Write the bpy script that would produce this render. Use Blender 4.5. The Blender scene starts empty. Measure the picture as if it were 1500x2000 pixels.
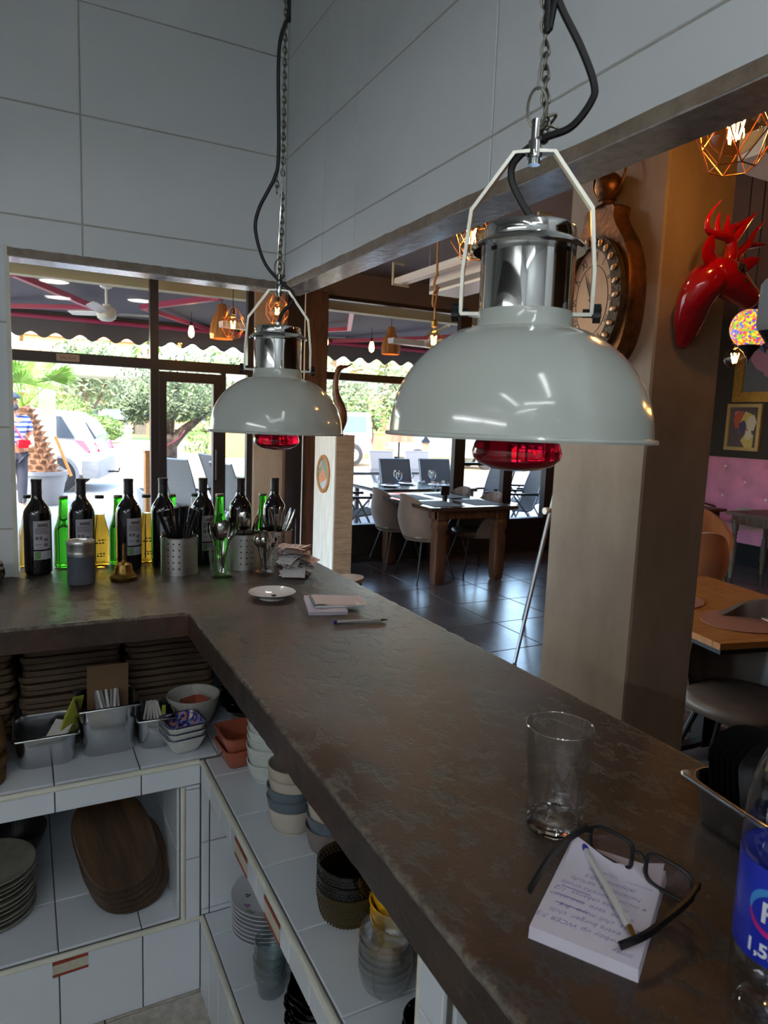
import bpy, bmesh, math, random
from mathutils import Vector, Matrix, Euler
R = math.radians
PI = math.pi
S = bpy.context.scene
COL = S.collection
random.seed(7)

# ------------------------------------------------------------------ camera
F_PX = 1365.0
pitch, roll, yaw = R(7.43), R(-2.12), R(27.53)
fw = Vector((math.sin(yaw)*math.cos(pitch), math.cos(yaw)*math.cos(pitch), -math.sin(pitch)))
rt = Vector((math.cos(yaw), -math.sin(yaw), 0))
dn = fw.cross(rt)
rt2 = math.cos(roll)*rt + math.sin(roll)*dn
dn2 = -math.sin(roll)*rt + math.cos(roll)*dn
cam_d = bpy.data.cameras.new('camera'); cam = bpy.data.objects.new('camera', cam_d); COL.objects.link(cam)
cm = Matrix((rt2, -dn2, -fw)).transposed().to_4x4()
cm.translation = Vector((0, 0, 1.6))
cam.matrix_world = cm
cam_d.sensor_fit = 'VERTICAL'; cam_d.sensor_height = 36.0
cam_d.lens = F_PX/2000.0*36.0
cam_d.clip_start = 0.02; cam_d.clip_end = 500
cam_d.dof.use_dof = True; cam_d.dof.focus_distance = 1.6; cam_d.dof.aperture_fstop = 11.0
S.camera = cam

# ------------------------------------------------------------------ sky, sun, exposure
w = bpy.data.worlds.new('world'); S.world = w; w.use_nodes = True
nt = w.node_tree; nt.nodes.clear()
sky = nt.nodes.new('ShaderNodeTexSky'); sky.sky_type = 'NISHITA'
sky.sun_disc = False; sky.sun_elevation = R(52); sky.sun_rotation = R(215); sky.air_density = 1.2; sky.dust_density = 1.5
bg = nt.nodes.new('ShaderNodeBackground'); bg.inputs['Strength'].default_value = SKY_STRENGTH = 0.62
ow = nt.nodes.new('ShaderNodeOutputWorld')
nt.links.new(sky.outputs[0], bg.inputs[0]); nt.links.new(bg.outputs[0], ow.inputs[0])
sun_d = bpy.data.lights.new('sun', 'SUN'); sun_d.energy = 1.9; sun_d.angle = R(0.6); sun_d.color = (1, .95, .86)
sun = bpy.data.objects.new('sun', sun_d); COL.objects.link(sun)
sun.rotation_euler = Vector((0.42, 0.62, -0.95)).to_track_quat('-Z', 'Y').to_euler()   # shines from behind the building onto the street
S.view_settings.view_transform = 'Standard'; S.view_settings.look = 'None'
S.view_settings.exposure = 1.5; S.view_settings.gamma = 1.0; S.view_settings.use_curve_mapping = False
S.cycles.max_bounces = 7; S.cycles.diffuse_bounces = 4; S.cycles.glossy_bounces = 4; S.cycles.transmission_bounces = 8; S.cycles.transparent_max_bounces = 24
S.cycles.caustics_reflective = False; S.cycles.caustics_refractive = False
KITCHEN_TUBE = 7.2      # radiance of the kitchen's fluorescent tubes
BULB_GAIN = 1.0         # scale of the warm filament bulbs

# ------------------------------------------------------------------ helpers
def lin(c):
    return tuple(((v/255)/12.92 if v/255 <= .04045 else ((v/255+.055)/1.055)**2.4) for v in c)
def rgb(r, g, b): return lin((r, g, b)) + (1,)

class MB:
    """collects vertices and faces of ONE part"""
    def __init__(s): s.v = []; s.f = []
    def add(s, vs, fs):
        o = len(s.v); s.v += [tuple(p) for p in vs]; s.f += [tuple(i+o for i in f) for f in fs]; return s
    def box(s, x0, x1, y0, y1, z0, z1):
        return s.add([(x0,y0,z0),(x1,y0,z0),(x1,y1,z0),(x0,y1,z0),(x0,y0,z1),(x1,y0,z1),(x1,y1,z1),(x0,y1,z1)],
                     [(0,3,2,1),(4,5,6,7),(0,1,5,4),(1,2,6,5),(2,3,7,6),(3,0,4,7)])
    def obox(s, c, size, M=None):
        o = len(s.v); a, b, d = [q/2 for q in size]; s.box(-a, a, -b, b, -d, d)
        M = (M or Matrix.Identity(3)).to_3x3(); c = Vector(c)
        for i in range(o, len(s.v)): s.v[i] = tuple(M @ Vector(s.v[i]) + c)
        return s
    def loft(s, rings, cap0=True, cap1=True, closed=False):
        n = len(rings[0]); o = len(s.v)
        for r in rings: s.v += [tuple(p) for p in r]
        m = len(rings)
        for k in range(m if closed else m-1):
            a = o+k*n; b = o+((k+1) % m)*n
            for i in range(n):
                j = (i+1) % n
                s.f.append((a+i, a+j, b+j, b+i))
        if not closed:
            if cap0: s.f.append(tuple(o+i for i in reversed(range(n))))
            if cap1: s.f.append(tuple(o+(m-1)*n+i for i in range(n)))
        return s
    def lathe(s, prof, seg=24, c=(0,0,0), M=None, cap0=True, cap1=True):
        rings = []
        c = Vector(c)
        for r, z in prof:
            r = max(r, 1e-5)
            ring = [Vector((r*math.cos(2*PI*i/seg), r*math.sin(2*PI*i/seg), z)) for i in range(seg)]
            rings.append([(M @ p if M else p) + c for p in ring])
        return s.loft(rings, cap0, cap1)
    def tube(s, pts, r, seg=8, closed=False, sec=None, caps=True):
        """round tube, or a bar of section sec=(w,h), along pts; r may be a list"""
        P = [Vector(p) for p in pts]; n = len(P); rings = []
        up = None
        for i in range(n):
            if closed: t = P[(i+1) % n]-P[i-1]
            else: t = P[min(i+1, n-1)]-P[max(i-1, 0)]
            t.normalize()
            if up is None:
                up = Vector((0,0,1)) if abs(t.z) < .9 else Vector((0,1,0))
            a = t.cross(up)
            if a.length < 1e-6: a = t.orthogonal()
            a.normalize(); b = a.cross(t); up = b
            if sec:
                w_, h_ = sec[0]/2, sec[1]/2
                rings.append([P[i]+a*w_+b*h_, P[i]-a*w_+b*h_, P[i]-a*w_-b*h_, P[i]+a*w_-b*h_][::-1])
            else:
                rr = r[i] if isinstance(r, (list, tuple)) else r
                rings.append([P[i]+(a*math.cos(2*PI*k/seg)-b*math.sin(2*PI*k/seg))*-rr for k in range(seg)])
        return s.loft(rings, caps, caps, closed)
    def sphere(s, c, r, nu=16, nv=10, z0=-1, z1=1):
        if not isinstance(r, (tuple, list)): r = (r, r, r)
        rings = []
        for j in range(nv+1):
            a = -PI/2 + PI*j/nv
            a = math.asin(z0) + (math.asin(z1)-math.asin(z0))*j/nv
            rings.append([(c[0]+r[0]*math.cos(a)*math.cos(2*PI*i/nu), c[1]+r[1]*math.cos(a)*math.sin(2*PI*i/nu), c[2]+r[2]*math.sin(a)) for i in range(nu)])
        return s.loft(rings)
    def prism(s, poly, z0, z1, M=None, c=(0,0,0)):
        f = (lambda p: tuple((M @ Vector(p) if M else Vector(p)) + Vector(c)))
        return s.loft([[f((x, y, z0)) for x, y in poly], [f((x, y, z1)) for x, y in poly]])
    def xform(s, M):
        s.v = [tuple(M @ Vector(p)) for p in s.v]; return s

def rrect(w_, d, r, z, n=5, cx=0, cy=0):
    out = []
    for sx, sy, a0 in ((1,1,0),(-1,1,90),(-1,-1,180),(1,-1,270)):
        for k in range(n+1):
            a = R(a0+90*k/n)
            out.append((cx+sx*(w_/2-r)+r*math.cos(a), cy+sy*(d/2-r)+r*math.sin(a), z))
    return out
def ring(r, z, n=24, cx=0, cy=0, ry=None):
    return [(cx+r*math.cos(2*PI*i/n), cy+(ry or r)*math.sin(2*PI*i/n), z) for i in range(n)]

def smooth_pts(pts, n=6, closed=False):
    """Catmull-Rom resampling"""
    P = [Vector(p) for p in pts]; out = []; m = len(P)
    for i in range(m if closed else m-1):
        if closed: p0, p1, p2, p3 = P[i-1], P[i], P[(i+1) % m], P[(i+2) % m]
        else: p0, p1, p2, p3 = P[max(i-1,0)], P[i], P[i+1], P[min(i+2,m-1)]
        for k in range(n):
            t = k/n
            out.append(0.5*((2*p1)+(p2-p0)*t+(2*p0-5*p1+4*p2-p3)*t*t+(3*p1-p0-3*p2+p3)*t**3))
    if not closed: out.append(P[-1])
    return out

def obj(name, mb, mat, parent=None, smooth=35, loc=None, rot=None, label=None):
    me = bpy.data.meshes.new(name)
    me.from_pydata(mb.v, [], mb.f); me.validate(); me.update()
    bm = bmesh.new(); bm.from_mesh(me)
    bmesh.ops.recalc_face_normals(bm, faces=bm.faces)
    bm.to_mesh(me); bm.free()
    if smooth:
        me.shade_smooth(); me.set_sharp_from_angle(angle=R(smooth))
    if mat is not None: me.materials.append(mat)
    o = bpy.data.objects.new(name, me); COL.objects.link(o)
    if parent is not None: o.parent = parent
    if loc is not None: o.location = loc
    if rot is not None: o.rotation_euler = rot
    if label: o['label'] = label
    return o
def inst(o, name=None, parent=None, loc=None, rot=None, scale=None):
    c = o.copy(); COL.objects.link(c)
    if name: c.name = name
    c.parent = parent
    if loc is not None: c.location = loc
    if rot is not None: c.rotation_euler = rot
    if scale is not None: c.scale = scale
    return c
def thing(name, label, cat, loc=(0,0,0), rz=0, group=None):
    o = bpy.data.objects.new(name, None); COL.objects.link(o); o.empty_display_size = .05
    o.location = loc; o.rotation_euler = (0, 0, rz); o['label'] = label; o['category'] = cat
    if group: o['group'] = group
    return o
def tag(o, label, cat, group=None, kind=None):
    o['label'] = label; o['category'] = cat
    if group: o['group'] = group
    if kind: o['kind'] = kind
    return o
def struct(o, label=None):
    o['kind'] = 'structure'
    if label: o['label'] = label
    return o
KIDS = {}
def dup(root, loc, rz, label=None, group=None, rot=None):
    r = root.copy(); COL.objects.link(r); r.location = loc; r.rotation_euler = rot or (0, 0, rz)
    if label: r['label'] = label
    if group: r['group'] = group
    for ch in list(root.children):
        c = ch.copy(); COL.objects.link(c); c.parent = r
        for g in list(ch.children):
            d = g.copy(); COL.objects.link(d); d.parent = c
    return r
ORD = ['first','second','third','fourth','fifth','sixth','seventh','eighth','ninth','tenth','eleventh','twelfth','thirteenth','fourteenth','fifteenth','sixteenth']

# ------------------------------------------------------------------ materials
def _n(nt, t, **kw):
    n = nt.nodes.new(t)
    for k, v in kw.items(): setattr(n, k, v)
    return n
def pm(name, col, rough=.5, metal=0, var=0, vscale=8, vcol=None, bump=0, bscale=60, stretch=None, coat=0, trans=0, ior=1.45, emit=None, estr=0, spec=None, alpha=1, sheen=0, detail=4, rvar=0, sss=0):
    m = bpy.data.materials.new(name); m.use_nodes = True
    nt = m.node_tree; b = nt.nodes['Principled BSDF']; L = nt.links.new
    b.inputs['Base Color'].default_value = tuple(col[:3])+(1,)
    b.inputs['Roughness'].default_value = rough; b.inputs['Metallic'].default_value = metal
    b.inputs['IOR'].default_value = ior
    b.inputs['Coat Weight'].default_value = coat; b.inputs['Coat Roughness'].default_value = .08
    b.inputs['Transmission Weight'].default_value = trans
    b.inputs['Sheen Weight'].default_value = sheen
    if spec is not None: b.inputs['Specular IOR Level'].default_value = spec
    if emit: b.inputs['Emission Color'].default_value = tuple(emit[:3])+(1,); b.inputs['Emission Strength'].default_value = estr
    if alpha < 1: b.inputs['Alpha'].default_value = alpha
    if var or bump or vcol or rvar:
        tc = _n(nt, 'ShaderNodeTexCoord'); mp = _n(nt, 'ShaderNodeMapping')
        L(tc.outputs['Object'], mp.inputs['Vector'])
        if stretch: mp.inputs['Scale'].default_value = stretch
    if var or vcol:
        nz = _n(nt, 'ShaderNodeTexNoise'); nz.inputs['Scale'].default_value = vscale; nz.inputs['Detail'].default_value = detail; nz.inputs['Roughness'].default_value = .65
        L(mp.outputs[0], nz.inputs['Vector'])
        rp = _n(nt, 'ShaderNodeValToRGB'); rp.color_ramp.elements[0].position = .32; rp.color_ramp.elements[1].position = .68
        c2 = vcol[:3] if vcol else [min(1, q*(1+var)) for q in col[:3]]
        c1 = col[:3] if vcol else [q*(1-var) for q in col[:3]]
        rp.color_ramp.elements[0].color = tuple(c1)+(1,); rp.color_ramp.elements[1].color = tuple(c2)+(1,)
        L(nz.outputs['Fac'], rp.inputs['Fac']); L(rp.outputs['Color'], b.inputs['Base Color'])
        if rvar:
            mr = _n(nt, 'ShaderNodeMapRange'); mr.inputs['To Min'].default_value = max(.02, rough-rvar); mr.inputs['To Max'].default_value = rough+rvar
            L(nz.outputs['Fac'], mr.inputs['Value']); L(mr.outputs[0], b.inputs['Roughness'])
    if bump:
        n2 = _n(nt, 'ShaderNodeTexNoise'); n2.inputs['Scale'].default_value = bscale; n2.inputs['Detail'].default_value = 5
        L(mp.outputs[0], n2.inputs['Vector'])
        bp = _n(nt, 'ShaderNodeBump'); bp.inputs['Strength'].default_value = bump; bp.inputs['Distance'].default_value = .004
        L(n2.outputs['Fac'], bp.inputs['Height']); L(bp.outputs[0], b.inputs['Normal'])
    return m
def clear(name, tint=(1,1,1), pwr=5.0, rough=.02, ior=1.45, extra=0.0):
    """thin glass sheet or shell: see-through with a fresnel reflection"""
    m = bpy.data.materials.new(name); m.use_nodes = True; nt = m.node_tree; nt.nodes.clear(); L = nt.links.new
    t = _n(nt, 'ShaderNodeBsdfTransparent'); t.inputs[0].default_value = tuple(tint)+(1,)
    g = _n(nt, 'ShaderNodeBsdfGlossy'); g.inputs['Roughness'].default_value = rough
    lw = _n(nt, 'ShaderNodeLayerWeight'); lw.inputs['Blend'].default_value = .5
    pw = _n(nt, 'ShaderNodeMath'); pw.operation = 'POWER'; pw.inputs[1].default_value = pwr
    ad = _n(nt, 'ShaderNodeMath'); ad.operation = 'MULTIPLY_ADD'; ad.use_clamp = True; f0 = ((ior-1)/(ior+1))**2+extra; ad.inputs[1].default_value = .92-f0; ad.inputs[2].default_value = f0
    mx = _n(nt, 'ShaderNodeMixShader'); out = _n(nt, 'ShaderNodeOutputMaterial')
    L(lw.outputs['Facing'], pw.inputs[0]); L(pw.outputs[0], ad.inputs[0]); L(ad.outputs[0], mx.inputs[0]); L(t.outputs[0], mx.inputs[1]); L(g.outputs[0], mx.inputs[2]); L(mx.outputs[0], out.inputs[0])
    return m
def glow(name, col, s):
    m = bpy.data.materials.new(name); m.use_nodes = True; nt = m.node_tree; nt.nodes.clear()
    e = _n(nt, 'ShaderNodeEmission'); e.inputs[0].default_value = tuple(col[:3])+(1,); e.inputs[1].default_value = s
    out = _n(nt, 'ShaderNodeOutputMaterial'); nt.links.new(e.outputs[0], out.inputs[0]); return m

M = {}
M['tile'] = pm('white_glazed_wall_tile', rgb(222,226,228), .34, var=.03, vscale=3, bump=.05, bscale=9, spec=.4)
M['grout'] = pm('grey_grout', rgb(176,174,164), .9, var=.12, vscale=30)
M['grout2'] = pm('shelf_grout', rgb(96,94,88), .9, var=.2, vscale=30)
M['stile'] = pm('white_shelf_tile', rgb(214,220,228), .22, var=.03, vscale=4, bump=.04, bscale=12)
M['rail'] = pm('cream_edge_trim', rgb(214,214,200), .35, var=.06, vscale=20)
M['ftile'] = pm('speckled_beige_floor_tile', rgb(150,144,134), .6, vcol=rgb(190,184,174), vscale=40, bump=.3, bscale=80, detail=8)
M['header'] = pm('rough_painted_header', rgb(120,104,90), .42, vcol=rgb(150,134,118), vscale=30, bump=.5, bscale=90, stretch=(1,1,1))
M['headeru'] = pm('sheen_tinted_header_soffit', rgb(150,142,138), .22, vcol=rgb(184,176,172), vscale=40, bump=.22, bscale=50, spec=1.0, coat=.5)  # paler than the header: window sheen put into the colour
M['steel'] = pm('brushed_steel', rgb(206,206,204), .32, 1, var=.08, vscale=10, stretch=(1,1,14), bump=.05, bscale=60)
M['steel2'] = pm('scuffed_pan_steel', rgb(196,198,202), .20, 1, var=.08, vscale=18, rvar=.08)
M['chrome'] = pm('polished_chrome', rgb(205,205,203), .05, 1)
M['cutl'] = pm('cutlery_steel', rgb(190,188,184), .14, 1)
M['iron'] = pm('galvanised_chain_steel', rgb(120,118,108), .4, 1, var=.15, vscale=60)
M['cable'] = pm('black_cable_rubber', rgb(18,18,20), .45)
M['enamel'] = pm('white_enamel', rgb(188,193,186), .16, coat=.6)
M['redglass'] = pm('red_heat_bulb_glass', (.55,.004,.03), .04, trans=.75, ior=1.3, coat=1)
M['blackp'] = pm('black_plastic', rgb(20,20,22), .4)
M['whitep'] = pm('white_plastic', rgb(228,228,222), .4)
M['bottle'] = pm('dark_wine_glass', rgb(16,14,20), .06, coat=.5, spec=.6)
M['capsule'] = pm('black_capsule_foil', rgb(38,36,42), .35)
M['label'] = pm('silver_back_label', rgb(176,178,190), .45, var=.06, vscale=30)
M['label2'] = pm('label_dark_print', rgb(70,70,84), .6)
M['green'] = pm('green_beer_glass', (.08,.62,.03), .03, trans=.95, ior=1.2)
M['clearb'] = clear('clear_bottle_glass', (.96,.97,.93), extra=.03)
M['beer'] = pm('golden_beer', (.98,.50,.04), .02, trans=.95, ior=1.12)
M['glass'] = clear('clear_glass', (.985,.99,.987), pwr=2.6, ior=1.5, extra=.02)
M['glass2'] = clear('thin_clear_glass', (.985,.99,.99), pwr=2.2, ior=1.5, extra=.06)
M['thick'] = pm('thick_clear_glass', (.97,.985,.98), .01, trans=1, ior=1.45)
M['bglass'] = clear('pale_blue_glass', (.94,.975,.98), pwr=2.2, ior=1.5, extra=.05)
M['dglass'] = clear('smoked_glass', (.50,.46,.36), rough=.08, extra=.06)
M['pane'] = clear('window_pane', (.97,.98,.97), ior=1.35)
M['lens'] = clear('spectacle_lens', (.80,.74,.72), extra=.05)
M['brass'] = pm('worn_brass', rgb(140,112,58), .38, 1, var=.3, vscale=40)
M['paper'] = pm('white_paper', rgb(226,224,226), .8)
M['paperp'] = pm('pinkish_paper', rgb(226,204,196), .8)
M['pad'] = pm('lilac_white_notepaper', rgb(208,202,216), .8, var=.03, vscale=20)
M['ink'] = pm('blue_ink', rgb(96,94,164), .6)
M['print'] = pm('grey_print', rgb(110,104,108), .8)
M['porc'] = pm('white_porcelain', rgb(226,226,224), .12, coat=.4)
M['blackm'] = pm('black_metal', rgb(22,22,24), .35, .3)
M['frameblk'] = pm('black_window_frame', rgb(34,28,28), .35, var=.1, vscale=10)
M['ceil'] = pm('dark_brown_ceiling', rgb(112,95,86), .7, var=.08, vscale=3)
M['ceilk'] = pm('kitchen_ceiling_white', rgb(200,200,198), .8)
M['dwall'] = pm('charcoal_wall', rgb(56,52,52), .6, var=.05, vscale=4)
M['dfloor'] = pm('slate_floor_tile', rgb(70,68,72), .22, vcol=rgb(96,94,98), vscale=2.5, bump=.04, bscale=6, rvar=.06, detail=8, spec=1.0)
M['dgrout'] = pm('dark_floor_grout', rgb(128,126,128), .6)
M['plaster'] = pm('polished_concrete_plaster', rgb(138,116,98), .5, vcol=rgb(170,150,132), vscale=3.2, bump=.15, bscale=14, stretch=(1,1,.45), detail=9)
M['wood'] = pm('dark_stained_wood', rgb(58,38,30), .4, vcol=rgb(96,66,50), vscale=5, stretch=(6,6,.7), bump=.2, bscale=20)
M['woodh'] = pm('dark_table_top', rgb(52,40,36), .14, vcol=rgb(74,56,48), vscale=4, stretch=(.6,8,8))
M['oak'] = pm('golden_oak_plank', rgb(142,92,46), .4, vcol=rgb(184,124,66), vscale=4, stretch=(1,10,10), bump=.15, bscale=20)
M['board'] = pm('oiled_walnut_board', rgb(48,34,24), .5, vcol=rgb(88,64,42), vscale=4, stretch=(8,1,8), bump=.15, bscale=20)
M['tray'] = pm('acacia_tray_wood', rgb(64,50,40), .6, vcol=rgb(104,82,62), vscale=6, stretch=(1,8,8), bump=.2, bscale=20)
M['velvet'] = pm('taupe_velvet', rgb(112,94,86), .8, var=.12, vscale=6, sheen=.5)
M['velvet2'] = pm('cinnamon_velvet', rgb(150,88,48), .8, var=.12, vscale=6, sheen=.4)
M['leather'] = pm('grey_brown_leather', rgb(92,80,72), .38, var=.12, vscale=9)
M['pink'] = pm('pink_velvet', rgb(214,140,184), .75, var=.1, vscale=5, sheen=.5)
M['cooper'] = pm('aged_copper', rgb(150,96,58), .42, .75, vcol=rgb(74,58,46), vscale=22, bump=.4, bscale=60, detail=9)
M['dial'] = pm('peach_clock_dial', rgb(238,196,158), .6, var=.05, vscale=20)
M['red'] = pm('glossy_red_lacquer', rgb(190,8,26), .12, coat=1, var=.15, vscale=9)
M['gold'] = pm('gilded_frame', rgb(214,168,84), .35, .8, var=.25, vscale=40, bump=.4, bscale=70)
M['ltgold'] = pm('pale_gilt_moulding', rgb(226,198,140), .35, .6)
M['cream'] = pm('cream_painted_metal', rgb(190,182,150), .6)
M['awning'] = pm('grey_awning_canvas', rgb(96,94,98), .85)
M['awred'] = pm('raspberry_awning_arm', rgb(176,66,96), .4)
M['ropem'] = pm('jute_rope', rgb(168,120,74), .9, bump=.6, bscale=300)
M['rattan'] = pm('rattan_weave', rgb(190,124,64), .7, var=.2, vscale=60)
M['amber'] = clear('amber_bulb_glass', (1,.86,.62), extra=.02)
M['fila'] = glow('hot_filament', (1,.50,.13), 70*BULB_GAIN)
M['copperw'] = pm('copper_wire', rgb(190,120,70), .3, .9)
M['mesh'] = pm('grey_textilene', rgb(112,112,116), .8, var=.06, vscale=60)
M['alu'] = pm('grey_aluminium', rgb(150,152,156), .35, .7)
M['yokem'] = pm('bright_zinc_bar', rgb(200,198,186), .3, .7)
M['sand'] = pm('pale_sand', rgb(190,158,120), .95, var=.06, vscale=.6)
M['paving'] = pm('light_paving', rgb(166,160,156), .8, var=.05, vscale=1.5)
M['lawn'] = pm('sunlit_lawn', rgb(122,152,72), .95, var=.12, vscale=.8)
M['leafo'] = pm('olive_leaf', rgb(104,120,84), .7, vcol=rgb(156,166,130), vscale=3)
M['leafp'] = pm('palm_leaf', rgb(96,146,44), .5, vcol=rgb(140,180,70), vscale=3)
M['leafd'] = pm('hedge_leaf', rgb(84,116,54), .7, vcol=rgb(138,158,86), vscale=2)
M['bark'] = pm('grey_bark', rgb(136,118,106), .9, vcol=rgb(90,76,68), vscale=12, bump=.8, bscale=20)
M['palmbark'] = pm('palm_bark', rgb(176,128,96), .9, vcol=rgb(120,84,62), vscale=14, bump=.8, bscale=30)
M['carw'] = pm('white_car_paint', rgb(196,198,206), .2, coat=1)
M['silver'] = pm('silver_car_paint', rgb(176,172,168), .25, .3, coat=1)
M['cglass'] = pm('car_window_glass', rgb(70,76,88), .05, coat=1)
M['tyre'] = pm('tyre_rubber', rgb(52,50,52), .8)
M['taill'] = pm('red_tail_light', rgb(214,24,44), .1, coat=1)
M['greyp'] = pm('grey_plastic', rgb(138,138,142), .55)
M['skin'] = pm('skin', rgb(206,150,122), .55)
M['denim'] = pm('dark_trousers', rgb(72,72,84), .85)
M['cap'] = pm('navy_cap', rgb(62,72,92), .8)
M['terra'] = pm('terracotta_glaze', rgb(166,88,66), .22, coat=.3)
M['facade'] = pm('peach_facade', rgb(196,162,124), .9)
M['roofc'] = pm('clay_roof', rgb(186,120,84), .9, var=.15, vscale=4)
M['fence'] = pm('white_fence', rgb(232,232,230), .7)
M['ochre'] = pm('ochre_low_wall', rgb(188,148,92), .9, var=.05, vscale=2)

def wave_mat(name, c1, c2, scale, axis='Z', rough=.7, thr=.5):
    m = pm(name, c1, rough); nt = m.node_tree; b = nt.nodes['Principled BSDF']; L = nt.links.new
    tc = _n(nt, 'ShaderNodeTexCoord'); wv = _n(nt, 'ShaderNodeTexWave'); wv.bands_direction = axis; wv.inputs['Scale'].default_value = scale
    rp = _n(nt, 'ShaderNodeValToRGB'); rp.color_ramp.interpolation = 'CONSTANT'; rp.color_ramp.elements[1].position = thr
    rp.color_ramp.elements[0].color = tuple(c1[:3])+(1,); rp.color_ramp.elements[1].color = tuple(c2[:3])+(1,)
    L(tc.outputs['Object'], wv.inputs['Vector']); L(wv.outputs['Color'], rp.inputs['Fac']); L(rp.outputs[0], b.inputs['Base Color']); return m
def voronoi_mat(name, cols, scale, rough=.4, estr=0, bump=0):
    """cell pattern in several colours (mosaic, prints, patterned glaze)"""
    m = pm(name, cols[0], rough); nt = m.node_tree; b = nt.nodes['Principled BSDF']; L = nt.links.new
    tc = _n(nt, 'ShaderNodeTexCoord'); vo = _n(nt, 'ShaderNodeTexVoronoi'); vo.inputs['Scale'].default_value = scale
    sp = _n(nt, 'ShaderNodeSeparateColor'); rp = _n(nt, 'ShaderNodeValToRGB'); rp.color_ramp.interpolation = 'CONSTANT'
    while len(rp.color_ramp.elements) < len(cols): rp.color_ramp.elements.new(.5)
    for i, c in enumerate(cols): rp.color_ramp.elements[i].position = i/len(cols); rp.color_ramp.elements[i].color = tuple(c[:3])+(1,)
    L(tc.outputs['Object'], vo.inputs['Vector']); L(vo.outputs['Color'], sp.inputs[0]); L(sp.outputs[0], rp.inputs['Fac']); L(rp.outputs[0], b.inputs['Base Color'])
    if estr: L(rp.outputs[0], b.inputs['Emission Color']); b.inputs['Emission Strength'].default_value = estr
    if bump:
        bp = _n(nt, 'ShaderNodeBump'); bp.inputs['Strength'].default_value = bump; bp.inputs['Distance'].default_value = .002
        L(vo.outputs['Distance'], bp.inputs['Height']); L(bp.outputs[0], b.inputs['Normal'])
    return m
def counter_mat():
    m = pm('trowelled_cement_counter', rgb(70,58,50), .42); nt = m.node_tree; b = nt.nodes['Principled BSDF']; L = nt.links.new
    tc = _n(nt, 'ShaderNodeTexCoord')
    def noise(sc, det=6, rough=.6, st=None):
        n = _n(nt, 'ShaderNodeTexNoise'); n.inputs['Scale'].default_value = sc; n.inputs['Detail'].default_value = det; n.inputs['Roughness'].default_value = rough
        if st:
            mp = _n(nt, 'ShaderNodeMapping'); mp.inputs['Scale'].default_value = st; L(tc.outputs['Object'], mp.inputs[0]); L(mp.outputs[0], n.inputs['Vector'])
        else: L(tc.outputs['Object'], n.inputs['Vector'])
        return n
    def ramp(src, a, ca, bb, cb):
        r = _n(nt, 'ShaderNodeValToRGB'); e = r.color_ramp.elements
        e[0].position = a; e[0].color = ca; e[1].position = bb; e[1].color = cb; L(src, r.inputs['Fac']); return r
    n1 = noise(4, 8, .7); n2 = noise(2.2, 4, .6); n3 = noise(90, 3, .7)
    base = ramp(n1.outputs['Fac'], .3, rgb(34,27,24), .7, rgb(74,60,52))
    rust = ramp(n2.outputs['Fac'], .50, (0,0,0,1), .64, (.85,.85,.85,1))
    mx = _n(nt, 'ShaderNodeMix', data_type='RGBA'); L(rust.outputs[0], mx.inputs['Factor']); L(base.outputs[0], mx.inputs[6]); mx.inputs[7].default_value = rgb(84,56,44)
    spk = ramp(n3.outputs['Fac'], .66, (0,0,0,1), .76, (.55,.55,.55,1))
    m2 = _n(nt, 'ShaderNodeMix', data_type='RGBA'); L(spk.outputs[0], m2.inputs['Factor']); L(mx.outputs[2], m2.inputs[6]); m2.inputs[7].default_value = rgb(112,104,96)
    # pale chipped wear along the two inner edges
    sx = _n(nt, 'ShaderNodeSeparateXYZ'); L(tc.outputs['Object'], sx.inputs[0])
    def mth(op, a, c, d=None):
        q = _n(nt, 'ShaderNodeMath'); q.operation = op
        for i, v in enumerate((a, c, d)):
            if v is None: continue
            if isinstance(v, (int, float)): q.inputs[i].default_value = v
            else: L(v, q.inputs[i])
        return q.outputs[0]
    d1 = mth('ADD', mth('ABSOLUTE', mth('SUBTRACT', sx.outputs[0], .374), 0), mth('MULTIPLY', mth('MAXIMUM', mth('SUBTRACT', sx.outputs[1], 1.825), 0), 10))
    d2 = mth('ADD', mth('ABSOLUTE', mth('SUBTRACT', sx.outputs[1], 1.822), 0), mth('MULTIPLY', mth('MAXIMUM', mth('SUBTRACT', sx.outputs[0], .382), 0), 10))
    d3 = mth('ABSOLUTE', mth('SUBTRACT', sx.outputs[0], .951), 0)
    dd = mth('MINIMUM', mth('MINIMUM', d1, d2), d3)
    up = mth('MULTIPLY', mth('GREATER_THAN', sx.outputs[2], 1.072), .85)
    n4 = noise(70, 6, .7)
    we = mth('ADD', mth('MULTIPLY', dd, -55), mth('MULTIPLY_ADD', n4.outputs['Fac'], 2.6, -.75)); wf = mth('MULTIPLY', mth('MINIMUM', mth('MAXIMUM', we, 0), 1), up)
    m4 = _n(nt, 'ShaderNodeMix', data_type='RGBA'); L(wf, m4.inputs['Factor']); L(m2.outputs[2], m4.inputs[6]); m4.inputs[7].default_value = rgb(138,130,120)
    L(m4.outputs[2], b.inputs['Base Color'])
    mr = _n(nt, 'ShaderNodeMapRange'); mr.inputs['To Min'].default_value = .24; mr.inputs['To Max'].default_value = .50
    L(n1.outputs['Fac'], mr.inputs[0]); L(mr.outputs[0], b.inputs['Roughness'])
    c1 = noise(34, 10, .66, (1, .6, 1)); c2 = noise(6, 3, .5); c3 = noise(220, 4, .6)
    cr = ramp(c1.outputs['Fac'], .36, (0,0,0,1), .46, (1,1,1,1))
    md = _n(nt, 'ShaderNodeMath'); md.operation = 'MULTIPLY_ADD'; L(c2.outputs['Fac'], md.inputs[0]); md.inputs[1].default_value = .9; L(cr.outputs[0], md.inputs[2])
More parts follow.
